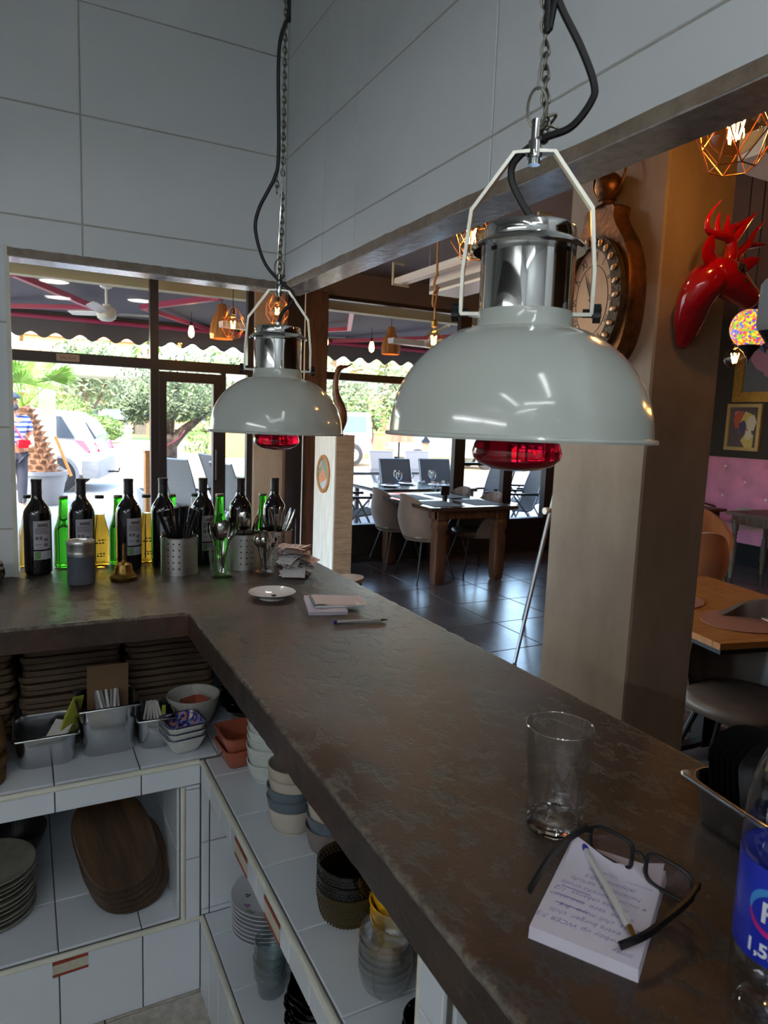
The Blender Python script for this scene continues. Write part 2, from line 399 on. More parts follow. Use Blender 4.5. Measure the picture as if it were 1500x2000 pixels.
    m3 = _n(nt, 'ShaderNodeMath'); m3.operation = 'MULTIPLY_ADD'; L(c3.outputs['Fac'], m3.inputs[0]); m3.inputs[1].default_value = .35; L(md.outputs[0], m3.inputs[2])
    bp = _n(nt, 'ShaderNodeBump'); bp.inputs['Strength'].default_value = .55; bp.inputs['Distance'].default_value = .003
    L(m3.outputs[0], bp.inputs['Height']); L(bp.outputs[0], b.inputs['Normal'])
    return m
M['counter'] = counter_mat()
M['stripe'] = wave_mat('blue_striped_shirt', rgb(232,232,236), rgb(60,92,176), 4.2, 'Z', .8)
M['zebra'] = wave_mat('black_white_stripe', rgb(224,222,220), rgb(30,30,32), 16, 'Y', .8)
M['mosaic'] = voronoi_mat('lit_mosaic_glass', [rgb(236,120,40), rgb(246,206,60), rgb(214,60,110), rgb(110,180,70), rgb(90,90,190), rgb(250,160,60)], 75, .3, .45)
M['glaze'] = voronoi_mat('blue_pattern_glaze', [rgb(60,74,150), rgb(40,52,120), rgb(150,150,190), rgb(196,130,110)], 130, .15)
# ================================================================== SETTING
_tc = {}
def tile_obj(name, plane, a, b, mat, parent, c, t=.006, ch=.0015):
    key = (plane, round(a,4), round(b,4), mat.name, t)
    if key in _tc:
        return inst(_tc[key], name, parent, c)
    def P(u, v, n): return {'y': (u, -n, v), 'Y': (u, n, v), 'x': (-n, u, v), 'z': (u, v, n), 'X': (n, u, v)}[plane]
    mb = MB()
    def rg(k, n): return [P(*q, n) for q in ((-a/2+k,-b/2+k),(a/2-k,-b/2+k),(a/2-k,b/2-k),(-a/2+k,b/2-k))]
    mb.loft([rg(0,0), rg(0,t-ch), rg(ch,t)], cap0=False)
    o = obj(name, mb, mat, parent, smooth=None, loc=c); _tc[key] = o
    return o
def tile_grid(name, plane, const, u0, u1, v0, v1, uo, su, vo, sv, mat, parent, g=.003, t=.006, jit=0):
    rnd = random.Random(3)
    i0 = math.floor((u0-uo)/su); j0 = math.floor((v0-vo)/sv)
    i = i0
    while uo+i*su < u1-1e-4:
        j = j0
        while vo+j*sv < v1-1e-4:
            a0 = max(u0, uo+i*su+g/2); a1 = min(u1, uo+(i+1)*su-g/2)
            b0 = max(v0, vo+j*sv+g/2); b1 = min(v1, vo+(j+1)*sv-g/2)
            if a1-a0 > .008 and b1-b0 > .008:
                u = (a0+a1)/2; v = (b0+b1)/2; k = const + rnd.uniform(-jit, jit)
                c = {'y': (u, k, v), 'Y': (u, k, v), 'x': (k, u, v), 'X': (k, u, v), 'z': (u, v, k)}[plane]
                tile_obj(name, plane, a1-a0, b1-b0, mat, parent, c, t)
            j += 1
        i += 1

XR, YL, ZT = .826, 2.393, 1.08          # kitchen faces of the two tiled walls, counter height
HB = 2.038                              # underside of the headers
HK = 3.05                               # kitchen ceiling
TT = .006
TW = .0022
# --- left wall (with the hatch to the entrance)
o = struct(obj('wall_left', MB().box(-2.2, XR+.085, YL+TW, YL+.088, HB+.024, HK).box(-2.2, -.020, YL+TW, YL+.088, ZT+.001, HB+.024), M['grout'], smooth=None), 'white tiled kitchen wall with the hatch towards the entrance')
tile_grid('tile', 'y', YL+TW, -1.4, XR, 2.062, HK, .182, .632, 2.155, .3135, M['tile'], o, g=.004, t=TW)
tile_grid('tile', 'y', YL+TW, -1.4, -.022, 1.08, 2.062, .182, .632, 2.155, .308, M['tile'], o, g=.004, t=TW)
# --- right wall above the pass
o = struct(obj('wall_right', MB().box(XR+TW, XR+.085, .05, YL+TW, HB+.024, HK).box(XR+TW, XR+.085, -2.6, .05, 0, HK), M['grout'], smooth=None), 'white tiled kitchen wall above the long counter')
for ya, yb in ((2.055, YL), (1.825, 2.055), (1.192, 1.825), (.56, 1.192), (-.072, .56)):
    tile_grid('tile', 'x', XR+TW, ya, yb, 2.062, HK, ya, yb-ya, 2.155, .3135, M['tile'], o, g=.004, t=TW)
tile_grid('tile', 'x', XR+TW, -1.4, -.072, 2.062, HK, -.072, .632, 2.155, .3135, M['tile'], o, g=.004, t=TW)
tile_grid('tile', 'x', XR+TW, -1.4, .048, 1.08, 2.062, -.072, .632, 2.155, .3135, M['tile'], o, g=.004, t=TW)
# --- the other kitchen walls and ceiling, behind the camera
struct(obj('wall_side', MB().box(-2.3, -2.2, -2.7, YL+.08, 0, HK), M['tile'], smooth=None), 'plain white kitchen side wall')
struct(obj('wall_back', MB().box(-2.3, XR+.085, -2.7, -2.6, 0, HK), M['tile'], smooth=None), 'plain white kitchen back wall')
struct(obj('ceiling_kitchen', MB().box(-2.3, XR+.085, -2.7, YL+.088, HK, HK+.08), M['ceilk'], smooth=None), 'white kitchen ceiling')
# --- header edges with a slightly ragged plaster line
def ragged_bar(axis, a0, a1, f, b, z0, z1, seed):
    rnd = random.Random(seed); n = 60; rings = []
    for i in range(n+1):
        t = a0+(a1-a0)*i/n
        j = [rnd.uniform(-.0012, .0012) for _ in range(4)]
        pts = [(f+j[0], z1+j[1]*1.5), (f+j[2], z0+j[3]), (b, z0+j[3]), (b, z1)]
        rings.append([(t, p, z) if axis == 'x' else (p, t, z) for p, z in pts])
    return MB().loft(rings)
struct(obj('trim_1', ragged_bar('x', -.022, XR+.01, YL-.004, YL+.088, HB, HB+.0235, 1), M['header'], smooth=None), 'rough brown header edge over the entrance hatch')
struct(obj('trim_2', ragged_bar('y', .05, YL+.08, XR-.004, XR+.0855, HB, HB+.0235, 2), M['header'], smooth=None), 'rough brown header edge over the long pass')
for nm, q in (('trim_6',(-.018,XR+.01,YL-.003,YL+.087,HB-.003,HB+.001)),('trim_7',(XR-.003,XR+.0848,.06,YL-.003,HB-.003,HB+.001))):
    mb = MB(); n = 24; ax = nm == 'trim_6'
    struct(obj(nm, mb.box(*q), M['headeru'], smooth=None), 'glossy streaky soffit, coloured pale as window sheen, under the header ' + ('of the hatch' if ax else 'of the long pass'))
struct(obj('trim_3', MB().box(-.030, -.018, YL-.003, YL+.089, 1.08, HB+.03), M['rail'], smooth=None), 'pale edge strip on the left jamb of the hatch')

# --- counter slab: one L with chipped edges
def counter():
    rnd = random.Random(5)
    cor = [(-2.0,1.822),(.378,1.822),(.372,.056),(.952,.056),(.950,2.60),(-2.0,2.60)]
    per = []
    for i, (a, b) in enumerate(zip(cor, cor[1:]+cor[:1])):
        L = math.dist(a, b); n = max(2, int(L/.02))
        for k in range(n): per.append((a[0]+(b[0]-a[0])*k/n, a[1]+(b[1]-a[1])*k/n, i))
    def inset(p, i, d):
        dx, dy = [(0,1),(1,0),(0,1),(-1,0),(0,-1),(1,0)][i]
        return p[0]+dx*d, p[1]+dy*d
    r = [[], [], [], [], []]
    for x, y, i in per:
        j = rnd.uniform(0, .0018); ch_ = rnd.uniform(.002, .005) if rnd.random() < .10 else 0
        r[0].append((*inset((x, y), i, j), ZT-.064)); r[1].append((*inset((x, y), i, j), ZT-.010-rnd.uniform(0,.003)))
        r[2].append((*inset((x,y), i, j+ch_*.7), ZT-.0025-rnd.uniform(0,.0015)))
        r[3].append((*inset((x,y), i, .0025+j+ch_), ZT-.0004)); r[4].append((*inset((x,y), i, .012), ZT))
    return MB().loft(r)
o = tag(obj('bar_counter', counter(), M['counter'], smooth=22), 'dark brown trowelled cement counter running round the kitchen corner', 'counter')

# --- tiled shelving below the counter
RX, RY = .404, 1.786                    # faces of the right and left shelving
Z1, Z2 = .68, .225
lf = struct(obj('trim_4', MB().box(-1.2, .93, RY+TT, 2.56, Z1-.066, Z1-TT).box(-1.2, .93, RY+TT, 2.56, 0, Z2-TT).box(.352, RX+TT, RY+TT, 2.56, Z2-TT, Z1-.066).box(-1.2, .94, 2.5, 2.56, 0, ZT-.066).box(-1.2,-1.15,RY+TT,2.5,Z2-TT,ZT-.066), M['grout2'], smooth=None), 'white tiled masonry shelving under the left counter')
tile_grid('tile', 'z', Z1-TT, -1.0, .93, RY+.012, 2.5, .0495, .203, RY+.02, .203, M['stile'], lf)
tile_grid('tile', 'y', RY+TT, -1.0, RX, Z1-.068, Z1-.012, .0495, .203, Z1-.068, .2, M['stile'], lf)
tile_grid('tile', 'z', Z2-TT, -1.0, .352, RY+.012, 2.5, .0495, .203, RY+.02, .203, M['stile'], lf)
tile_grid('tile', 'y', RY+TT, -1.0, RX, 0, Z2-.012, .0495, .203, 0, .5, M['stile'], lf)
tile_grid('tile', 'y', RY+TT, .366, RX-.001, Z2-.01, Z1-.07, .35, .4, .20, .2, M['stile'], lf)
tile_grid('tile', 'x', .352, RY+.02, 2.5, Z2, Z1-.07, RY+.0, .203, .22, .2, M['stile'], lf)
tile_grid('tile', 'y', 2.5, -1.0, .93, Z1, ZT-.07, .0495, .203, Z1, .2, M['stile'], lf)
tile_grid('tile', 'y', 2.5, -1.0, .34, Z2, Z1-.07, .0495, .203, Z2, .2, M['stile'], lf)
obj('edge_rail', MB().tube([(-1.2, RY+.004, Z1-.006), (RX-.002, RY+.004, Z1-.006)], .0075, 10), M['rail'], lf)
obj('edge_rail', MB().tube([(-1.2, RY+.004, Z2-.006), (RX-.002, RY+.004, Z2-.006)], .0075, 10), M['rail'], lf)
obj('edge_rail', MB().tube([(.359, RY+.004, Z2), (.359, RY+.004, Z1-.068)], .007, 10), M['rail'], lf)
rs = struct(obj('trim_5', MB().box(RX+TT, .93, .0, RY, Z1-.062, Z1-TT).box(RX+TT, .93, .0, RY, 0, Z2-TT).box(.90, .945, -1.0, 2.5, 0, ZT-.066).box(RX+.022, .9, .61, .665, Z1, ZT-.066), M['grout2'], smooth=None), 'white tiled masonry shelving under the long counter')
tile_grid('tile', 'z', Z1-TT, RX+.012, .90, .0, RY, RX+.012, .22, 1.081, .2015, M['stile'], rs)
tile_grid('tile', 'z', Z2-TT, RX+.012, .90, .0, RY, RX+.012, .22, 1.292, .2015, M['stile'], rs)
tile_grid('tile', 'x', RX+TT, .0, RY, Z1-.062, Z1-.012, 1.081, .1, Z1-.07, .2, M['stile'], rs)
tile_grid('tile', 'x', RX+TT, .0, RY, 0, Z2-.012, 1.081, .1, 0, .5, M['stile'], rs)
tile_grid('tile', 'y', RY+TT, RX+.004, .90, Z2, Z1-.06, .43, .203, .24, .2, M['stile'], rs)
tile_grid('tile', 'x', .90, .67, 2.45, Z1, ZT-.07, 1.081, .2015, Z1, .2, M['stile'], rs)
tile_grid('tile', 'Y', .665, RX+.03, .89, Z1, ZT-.07, .43, .203, Z1, .2, M['stile'], rs)
tile_grid('tile', 'x', RX+.022, .61, .665, Z1, ZT-.07, .61, .2, Z1, .2, M['stile'], rs)
tile_grid('tile', 'y', .61, RX+.03, .89, Z1, ZT-.07, .43, .203, Z1, .2, M['stile'], rs)
obj('edge_rail', MB().tube([(RX+.004, 0, Z1-.006), (RX+.004, RY-.002, Z1-.006)], .0075, 10), M['rail'], rs)
obj('edge_rail', MB().tube([(RX+.004, 0, Z2-.006), (RX+.004, RY-.002, Z2-.006)], .0075, 10), M['rail'], rs)
obj('edge_rail', MB().tube([(RX+.02, .667, Z1), (RX+.02, .667, ZT-.066)], .006, 10), M['rail'], rs)
# worn label strips on the shelf edges
M['labelred'] = pm('faded_red_border', rgb(150,62,44), .8, var=.2, vscale=60)
M['labelpap'] = pm('yellowed_label_paper', rgb(190,186,168), .8, var=.1, vscale=30)
def strip(label, plane, a0, a1, z0, z1, sk):
    mb = MB(); m2 = MB()
    def q(u, v, n): return (u, RY+TT-.0065-n, v) if plane == 'y' else (RX+TT-.0065-n, u, v)
    def quad(mb, u0, u1, v0, v1, n): mb.loft([[q(u0,v0,n),q(u1,v0+sk*(u1-u0),n),q(u1,v1+sk*(u1-u0),n),q(u0,v1,n)], [q(u0,v0,-.001),q(u1,v0+sk*(u1-u0),-.001),q(u1,v1+sk*(u1-u0),-.001),q(u0,v1,-.001)]])
    quad(mb, a0, a1, z0, z1, .0006)
    o = tag(obj('shelf_label', mb, M['labelpap'], smooth=None), label, 'label')
    for v0, v1 in ((z0, z0+.007), (z1-.009, z1)):
        m = MB(); quad(m, a0, a1, v0, v1, .0010); obj('border', m, M['labelred'], o, smooth=None)
strip('worn paper shelf label with red borders below the niche with the boards', 'y', .034, .118, .170, .212, .03)
strip('worn paper shelf label with red borders, nearer the corner on the long shelf', 'x', 1.345, 1.44, .619, .663, 0)
strip('worn paper shelf label with red borders, above the tumbler stack on the long shelf', 'x', 1.13, 1.225, .619, .663, 0)

# --- kitchen floor
o = struct(obj('floor', MB().box(-2.2, .93, -2.6, 2.5, -.06, -.006), M['grout2'], smooth=None), 'speckled beige tiled kitchen floor')
tile_grid('tile', 'z', -.006, -1.0, RX+.006, -.5, RY+.006, .155, .33, 1.47, .155*2, M['ftile'], o, g=.004)

# --- dining room shell
HD = 3.15
fl = struct(obj('floor_dining', MB().box(.96, 9, -2.7, 7.1, -.08, -.006).box(-3.1, .96, 2.6, 7.1, -.08, -.006), M['dgrout'], smooth=None), 'dark slate tiled dining room floor')
for (u0, u1, v0, v1) in ((1.6, 8.6, .6, 7.05), (-1.2, 1.6, 3.6, 7.05)):
    tile_grid('tile', 'z', -.006, u0, u1, v0, v1, 3.40, .60, 5.09, .60, M['dfloor'], fl, g=.011, t=.0045)
struct(obj('ceiling', MB().box(-3.1, 9, -2.7, 7.35, HD, HD+.1), M['ceil'], smooth=None), 'dark brown dining room ceiling')
struct(obj('wall_far_right', MB().box(8.62, 8.8, -2.7, 7.35, 0, HD), M['dwall'], smooth=None), 'charcoal wall behind the pink sofa')
struct(obj('wall_front', MB().box(.92, 8.8, -2.8, -2.7, 0, HD), M['dwall'], smooth=None), 'charcoal dining room wall opposite the windows')
e = struct(bpy.data.objects.new('window_added', None), 'unseen black framed glazing added for daylight on the entrance side'); COL.objects.link(e)  # unseen glazed side, added to let more daylight in
for k in range(5): obj('mullion', MB().box(-3.08,-3.0,2.50+1.13*k,2.57+1.13*k,0,2.9), M['frameblk'], e, smooth=None)
obj('transom', MB().box(-3.08,-3.0,2.5,7.1,2.02,2.1), M['frameblk'], e, smooth=None)
obj('pane', MB().box(-3.045,-3.037,2.5,7.1,0,2.9), M['pane'], e, smooth=None)
struct(obj('wall_side_bulkhead', MB().box(-3.1,-3.0,2.48,7.35,2.9,HD), M['ceil'], smooth=None), 'dark bulkhead above the added side glazing')
struct(obj('wall_bulkhead', MB().box(-3.1, 9, 7.06, 7.3, 2.90, HD), M['ceil'], smooth=None), 'dark bulkhead above the windows')
struct(obj('wall_window_end', MB().box(6.14, 8.7, 7.05, 7.3, 0, 2.9), M['dwall'], smooth=None), 'charcoal wall right of the windows')

def bars(parent, lst, mat=None):
    for nm, b in lst: obj(nm, MB().box(*b), mat or M['frameblk'], parent, smooth=None)
def pane(parent, x0, x1, z0, z1, y=7.1):
    obj('pane', MB().box(x0, x1, y-.004, y+.004, z0, z1), M['pane'], parent, smooth=None)
y0, y1 = 7.06, 7.14
e = struct(bpy.data.objects.new('window_1', None), 'black framed entrance glazing with a transom'); COL.objects.link(e)
bars(e, [('mullion', (1.113,1.190,y0,y1,0,2.86)), ('mullion', (2.06,2.12,y0,y1,0,2.86)), ('mullion', (-1.45,-1.37,y0,y1,0,2.86)), ('mullion', (1.79,1.84,y0,y1,0,2.02)),
         ('transom', (-3.0,2.06,y0-.01,y1+.01,2.01,2.105)), ('top_rail', (-3.0,2.12,y0,y1,2.86,2.90)), ('bottom_rail', (-3.0,1.19,y0,y1,0,.06)), ('bottom_rail', (1.84,2.06,y0,y1,0,.06))])
for a, b in ((-3.0,-1.45),(-1.37,1.113)): pane(e, a, b, .06, 2.01); pane(e, a, b, 2.105, 2.86)
pane(e, 1.19, 2.06, 2.105, 2.86); pane(e, 1.84, 2.06, .06, 2.01)
e = struct(bpy.data.objects.new('door_1', None), 'black framed glass entrance door'); COL.objects.link(e)
bars(e, [('stile', (1.194,1.262,y0,y1,.02,1.995)), ('stile', (1.715,1.788,y0,y1,.02,1.995)), ('top_rail', (1.262,1.715,y0,y1,1.90,1.995)), ('bottom_rail', (1.262,1.715,y0,y1,.02,.14))])
pane(e, 1.262, 1.715, .14, 1.90)
obj('handle', MB().tube([(1.74,7.06,.95),(1.74,7.02,.95),(1.74,7.02,1.25),(1.74,7.06,1.25)], .011, 8), M['blackm'], e)
e = struct(bpy.data.objects.new('window_2', None), 'black framed dining room windows above a low black panel'); COL.objects.link(e)
bars(e, [('mullion', (4.605,4.755,y0,y1,0,2.86)), ('mullion', (5.345,5.48,y0,y1,.40,2.86)), ('mullion', (6.02,6.14,y0,y1,0,2.86)), ('mullion', (2.87,2.93,y0,y1,0,2.86)),
         ('transom', (2.87,6.14,y0-.01,y1+.01,2.02,2.10)), ('top_rail', (2.87,6.14,y0,y1,2.86,2.90)), ('glazing_bar', (4.755,5.345,y0,y1,1.10,1.135)),
         ('sill', (2.87,6.14,y0-.02,y1,.385,.43)), ('panel', (2.93,4.605,7.08,7.12,0,.39)), ('panel', (4.755,6.02,7.08,7.12,0,.39)), ('plinth', (2.93,6.05,7.02,7.08,0,.05))])
for a, b in ((2.93,4.605),(4.755,5.345),(5.48,6.02)): pane(e, a, b, .43, 2.02); pane(e, a, b, 2.10, 2.86)
# exit sign on the transom
def text(name, body, size, mat, parent, M4, ext=.0003, shear=0, align='LEFT', bevel=0):
    c = bpy.data.curves.new(name, 'FONT'); c.body = body; c.size = size; c.extrude = ext; c.shear = shear; c.align_x = align; c.offset = bevel
    c.resolution_u = 3
    ob = bpy.data.objects.new(name, c); COL.objects.link(ob); bpy.context.view_layer.update(); dg = bpy.context.evaluated_depsgraph_get()
    me = bpy.data.meshes.new_from_object(ob.evaluated_get(dg)); bpy.data.objects.remove(ob); bpy.data.curves.remove(c)
    me.materials.clear(); me.materials.append(mat)
    o = bpy.data.objects.new(name, me); COL.objects.link(o); o.parent = parent; o.matrix_local = M4
    return o
FACE_Y = Matrix(((1,0,0,0),(0,0,-1,0),(0,1,0,0),(0,0,0,1)))       # text readable from -Y
M['sign'] = pm('dull_brass_sign', rgb(122,100,84), .5); M['signtx'] = pm('sign_letters', rgb(58,44,42), .6)
sg = tag(obj('exit_sign', MB().box(.30,.49,7.041,7.049,2.028,2.092), M['sign'], smooth=None), 'small brown exit sign on the black transom over the entrance', 'sign')
text('lettering', 'SALIDA', .042, M['signtx'], sg, Matrix.Translation((.395,7.0405,2.046)) @ FACE_Y, align='CENTER')
# columns beside the windows
struct(obj('wall_column_brown', MB().box(2.12,2.425,7.0,7.3,0,2.9), M['plaster'], smooth=None), 'brown plastered column between the entrance and the windows')
cp = struct(obj('wall_column_dark', MB().box(2.425,2.868,6.92,7.3,0,2.9), M['wood'], smooth=None), 'dark wooden column between the entrance and the windows')
obj('black_panel', MB().box(2.428,2.60,6.912,6.925,0,2.88), M['frameblk'], cp, smooth=None)
tag(obj('wall_cable', MB().tube([(2.61,6.905,2.88),(2.612,6.905,1.2),(2.61,6.905,.1)], .006, 6), M['whitep']), 'thin pale cable running down the dark column', 'cable')

# --- big plastered pillar
PX, PY = 1.70, 1.543
def pillar():
    x0,x1,ya,yb = PX, 1.998, PY, 1.956; b = .006; rings = []
    for z in (0, HD): rings.append([(x0+b,ya,z),(x1-b,ya,z),(x1,ya+b,z),(x1,yb-b,z),(x1-b,yb,z),(x0+b,yb,z),(x0,yb-b,z),(x0,ya+b,z)])
    return MB().loft(rings)
struct(obj('wall_pillar', pillar(), M['plaster'], smooth=None), 'square pillar in polished grey brown plaster beside the counter')

# --- whitewashed board box post
M['whitewash'] = pm('whitewashed_board', rgb(196,190,182), .7, vcol=rgb(226,222,216), vscale=5, stretch=(6,6,.6), bump=.2, bscale=20)
M['drift'] = pm('driftwood_board', rgb(150,126,104), .75, vcol=rgb(186,162,138), vscale=5, stretch=(1,1,9), bump=.25, bscale=20)
bx = thing('wooden_pedestal', 'tall whitewashed wooden pedestal carrying the wooden heron', 'pedestal', (2.592, 6.0, 0))
obj('core', MB().box(.012,.185,.012,.50,0,1.44), M['dwall'], bx, smooth=None)
for k in range(4): obj('plank', MB().box(0,.012,.0+.127*k,.125+.127*k,0,1.445), M['whitewash'], bx, smooth=None)
for k in range(9): obj('plank', MB().box(.013,.195,-.004+.002*(k%2),.012,.161*k,.161*k+.159), M['drift'], bx, smooth=None)
obj('top', MB().box(-.003,.2,-.006,.51,1.444,1.456), M['drift'], bx, smooth=None)

# --- outside ground
g = struct(obj('ground', MB().box(-80,120,7.2,300,-.2,-.02), M['sand'], smooth=None), 'pale sandy ground beyond the terrace')
struct(obj('ground_terrace', MB().box(-12,26,7.14,16.5,-.1,0).box(-12,-3.05,-4,7.14,-.1,0), M['paving'], smooth=None), 'light paved terrace outside the windows')
tag(obj('lawn', MB().prism([(2,43),(60,38),(120,60),(120,130),(-60,130),(-60,60),(-6,52)], -.03, -.002), M['lawn'], smooth=None), 'bright mown lawn beyond the sandy ground', 'lawn', kind='stuff')
M['sealg'] = pm('green_seal_print', rgb(110,150,96), .6, var=.3, vscale=200)
M['padpink'] = pm('pink_pad_cover', rgb(214,198,198), .7)
M['tealstrip'] = pm('grey_teal_spine', rgb(110,126,132), .6)
# ================================================================== HEAT LAMPS
LINK = None
def heat_lamp(label, c, rim, cable, chain_x, chain_z0, wire, slack):
    global LINK
    n = Vector((c[0], c[1], 0)).normalized()
    t = thing('heat_lamp', label, 'heat lamp', (c[0], c[1], rim), math.atan2(-n.x, n.y), 'chrome and white heat lamps over the counter')
    out = [(.1635,.0005),(.1645,.003),(.1630,.0055),(.1585,.0065)]
    for k in range(1, 15):
        z = .0065+.1215*(k/14); out.append((.1585*(1-((z-.004)/.1415)**2.15)**.5, z))
    out = [p for p in out if p[0] > .064] + [(.0605,.1315),(.0575,.136),(.0565,.152),(.054,.153)]
    inn = [(r-.003, z-.002) for r, z in out[3:-2]][::-1]
    obj('shade', MB().lathe(out+[(.050,.150)]+inn+[(.1605,.002),out[0]], 72, cap0=False, cap1=False), M['enamel'], t, smooth=40)
    obj('housing', MB().lathe([(.0545,.150),(.0560,.152),(.0560,.223),(.0555,.226)], 56), M['chrome'], t)
    obj('flange', MB().lathe([(.0555,.2215),(.0660,.2215),(.0685,.2245),(.0672,.2275),(.0600,.2335),(.0555,.235)], 56), M['chrome'], t, smooth=50)
    obj('cap', MB().lathe([(.0535,.233),(.0545,.236),(.0545,.2475),(.0525,.2505),(.045,.2515),(.0,.2515)], 56), M['chrome'], t)
    obj('gland', MB().lathe([(.008,.2515),(.008,.262),(.0045,.265)], 12), M['steel'], t)
    obj('bulb', MB().lathe([(.030,.035),(.043,.012),(.0525,-.006),(.0555,-.016),(.0535,-.024),(.046,-.031),(.030,-.037),(.012,-.0395),(0,-.040)], 40), M['redglass'], t, smooth=60)
    obj('lamp_holder', MB().lathe([(.022,.034),(.022,.149)], 20), M['whitep'], t)
    yk = [(-.056,0,.150),(-.0775,0,.150),(-.0775,0,.152),(-.0775,0,.20),(-.0705,0,.271),(-.0235,0,.335),(0,0,.3365),(.0235,0,.335),(.0705,0,.271),(.0775,0,.20),(.0775,0,.152),(.0775,0,.150),(.056,0,.150)]
    obj('yoke', MB().tube(yk, 0, sec=(.013,.0042)).xform(Matrix.Identity(4)), M['yokem'], t, smooth=None)
    for s in (-1, 1):
        k = MB()
        prof = []
        for i in range(24): 
            a = 2*PI*i/24; rr = .0095+.0018*math.cos(6*a); prof.append((rr*math.cos(a), rr*math.sin(a)))
        Ry = Matrix(((0,0,s),(0,1,0),(-s,0,0)))
        k.prism(prof, .0, .009, Ry, (s*.0795,0,.152)).prism([(x*.45,y*.45) for x,y in prof], -.012, .0, Ry, (s*.0795,0,.152))
        obj('knob', k, M['blackp'], t)
    obj('swivel', MB().lathe([(.0085,.329),(.0085,.347),(.0075,.349),(.0055,.350),(.0055,.372),(.003,.374)], 20).lathe([(.007,.322),(.007,.334)], 16), M['chrome'], t)
    # oval ring, hook wire and chain
    rg = [(.011*math.cos(2*PI*i/20), 0, .385+.0225*math.sin(2*PI*i/20)) for i in range(20)]
    obj('ring_link', MB().tube(rg, .0017, 8, closed=True), M['iron'], t)
    obj('hook_wire', MB().tube(smooth_pts(wire, 4), .0012, 6), M['chrome'], t)
    if LINK is None:
        pts = []
        for i in range(16):
            a = 2*PI*i/16; pts.append((.0046*math.cos(a)*(1-.25*math.sin(a)), .0009*math.sin(2*a), .0090*math.sin(a)))
        LINK = obj('chain_link', MB().tube(pts, .0018, 6, closed=True), M['iron'], t); first = True
    else: first = False
    z = chain_z0; k = 0
    while z < HK-rim-.01:
        x = chain_x(z)
        if first and k == 0: o = LINK; o.location = (x, .004, z); o.rotation_euler = (0, 0, .5)
        else: inst(LINK, 'chain_link', t, (x, .004, z), (0, 0, .5+(1.15 if k % 2 else 0)))
        z += .0132; k += 1
    for dx, dz, a in ((.004,.008,.9),(-.002,.002,-.7),(.006,-.004,1.6),(0,-.009,.2)):
        inst(LINK, 'chain_link', t, (chain_x(chain_z0)+dx, .006, chain_z0+dz-.006), (a, a*.7, a))
    top = [(x, 0 if i else 0, zz) for i, (x, zz) in enumerate(cable)]
    top += [(top[-1][0], 0, HK-rim)]
    obj('power_cable', MB().tube(smooth_pts(top, 8), slack, 10), M['cable'], t)
    obj('cable_tie', MB().lathe([(slack*1.5,-.002),(slack*1.5,.002)], 10, (cable[4][0], 0, cable[4][1])), M['blackp'], t)
    obj('ceiling_rose', MB().lathe([(.03,HK-rim-.03),(.045,HK-rim)], 24), M['whitep'], t)
    return t
zr = 1.5835
heat_lamp('near heat lamp, white dome with chrome housing and red bulb, beside the pillar', (.546,.698), zr,
          [(a, z-zr) for a, z in [(0,1.846),(-.0143,1.8675),(-.0253,1.891),(-.0217,1.9111),(.0054,1.9331),(.0395,1.946),(.0605,1.973),(.062,1.9922),(.0449,2.0315),(.0156,2.0849),(.004,2.13)]],
          lambda z: .0105-.01*min(1, max(0, (z-.37)/.15)), .372, [(0,0,.405),(-.001,0,.415),(.004,0,.47),(.008,0,.58),(.012,.006,.61),(.004,.006,.615)], .0043)
zr = 1.560
heat_lamp('far heat lamp, white dome with chrome housing and red bulb, near the wall corner', (.55,1.634), zr,
          [(a, z-zr) for a, z in [(.001,1.820),(.0097,1.8463),(.0333,1.8737),(.0305,1.8947),(.0001,1.9185),(-.0362,1.9602),(-.056,2.0277),(-.0495,2.0737),(-.0268,2.1208),(-.0133,2.1501),(-.0058,2.2012),(-.0085,2.4201),(.0107,2.4972),(.0124,2.5293)]],
          lambda z: (.001 if z < .45 else (-.0085 if .55 < z < .6 else .0046)), .365, [(-.002,0,.365),(-.004,0,.40),(.006,0,.62),(.012,0,.63),(.004,.006,.645)], .0042)

# ================================================================== COUNTER, FAR END
def bottle_profile_wine():
    return [(.0,.004),(.034,.0),(.0395,.004),(.0405,.012),(.0405,.186),(.039,.198),(.034,.210),(.026,.222),(.0185,.234),(.0155,.246),(.0145,.258)]
def make_wine(label):
    t = thing('wine_bottle', label, 'bottle', group='wine bottles along the hatch')
    obj('glass_body', MB().lathe(bottle_profile_wine()+[(.0145,.29)], 40), M['bottle'], t)
    obj('capsule', MB().lathe([(.0150,.236+.012),(.0158,.256),(.0152,.262),(.0152,.290),(.0162,.291),(.0162,.2985),(.0145,.300),(0,.300)], 32, cap0=False), M['capsule'], t)
    def patch(a0, a1, z0, z1, r, name, mat, par=t):
        n = 10; vs = []; fs = []
        for i in range(n+1):
            a = R(a0+(a1-a0)*i/n)
            for z in (z0, z1): vs.append((r*math.cos(a), r*math.sin(a), z))
        for i in range(n): fs.append((2*i, 2*i+2, 2*i+3, 2*i+1))
        return obj(name, MB().add(vs, fs), mat, par)
    lb = patch(-112, -32, .082, .172, .0408, 'back_label', M['label'])
    for k, (b0, b1, z) in enumerate(((-95,-50,.158),(-105,-45,.148),(-105,-62,.144),(-105,-45,.140),(-105,-52,.136),(-105,-45,.132),(-104,-92,.118),(-88,-76,.118),(-70,-52,.112),(-104,-80,.098),(-70,-52,.096))):
        patch(b0, b1, z-(.001 if k not in (0,6,7,8,10) else .005), z+(.001 if k not in (0,6,7,8,10) else .005), .0409, 'print', M['print'], lb)
    l2 = patch(-112, -32, .050, .077, .0408, 'seal_label', M['label'])
    patch(-108, -84, .052, .075, .0409, 'green_seal', M['sealg'], l2)
    return t
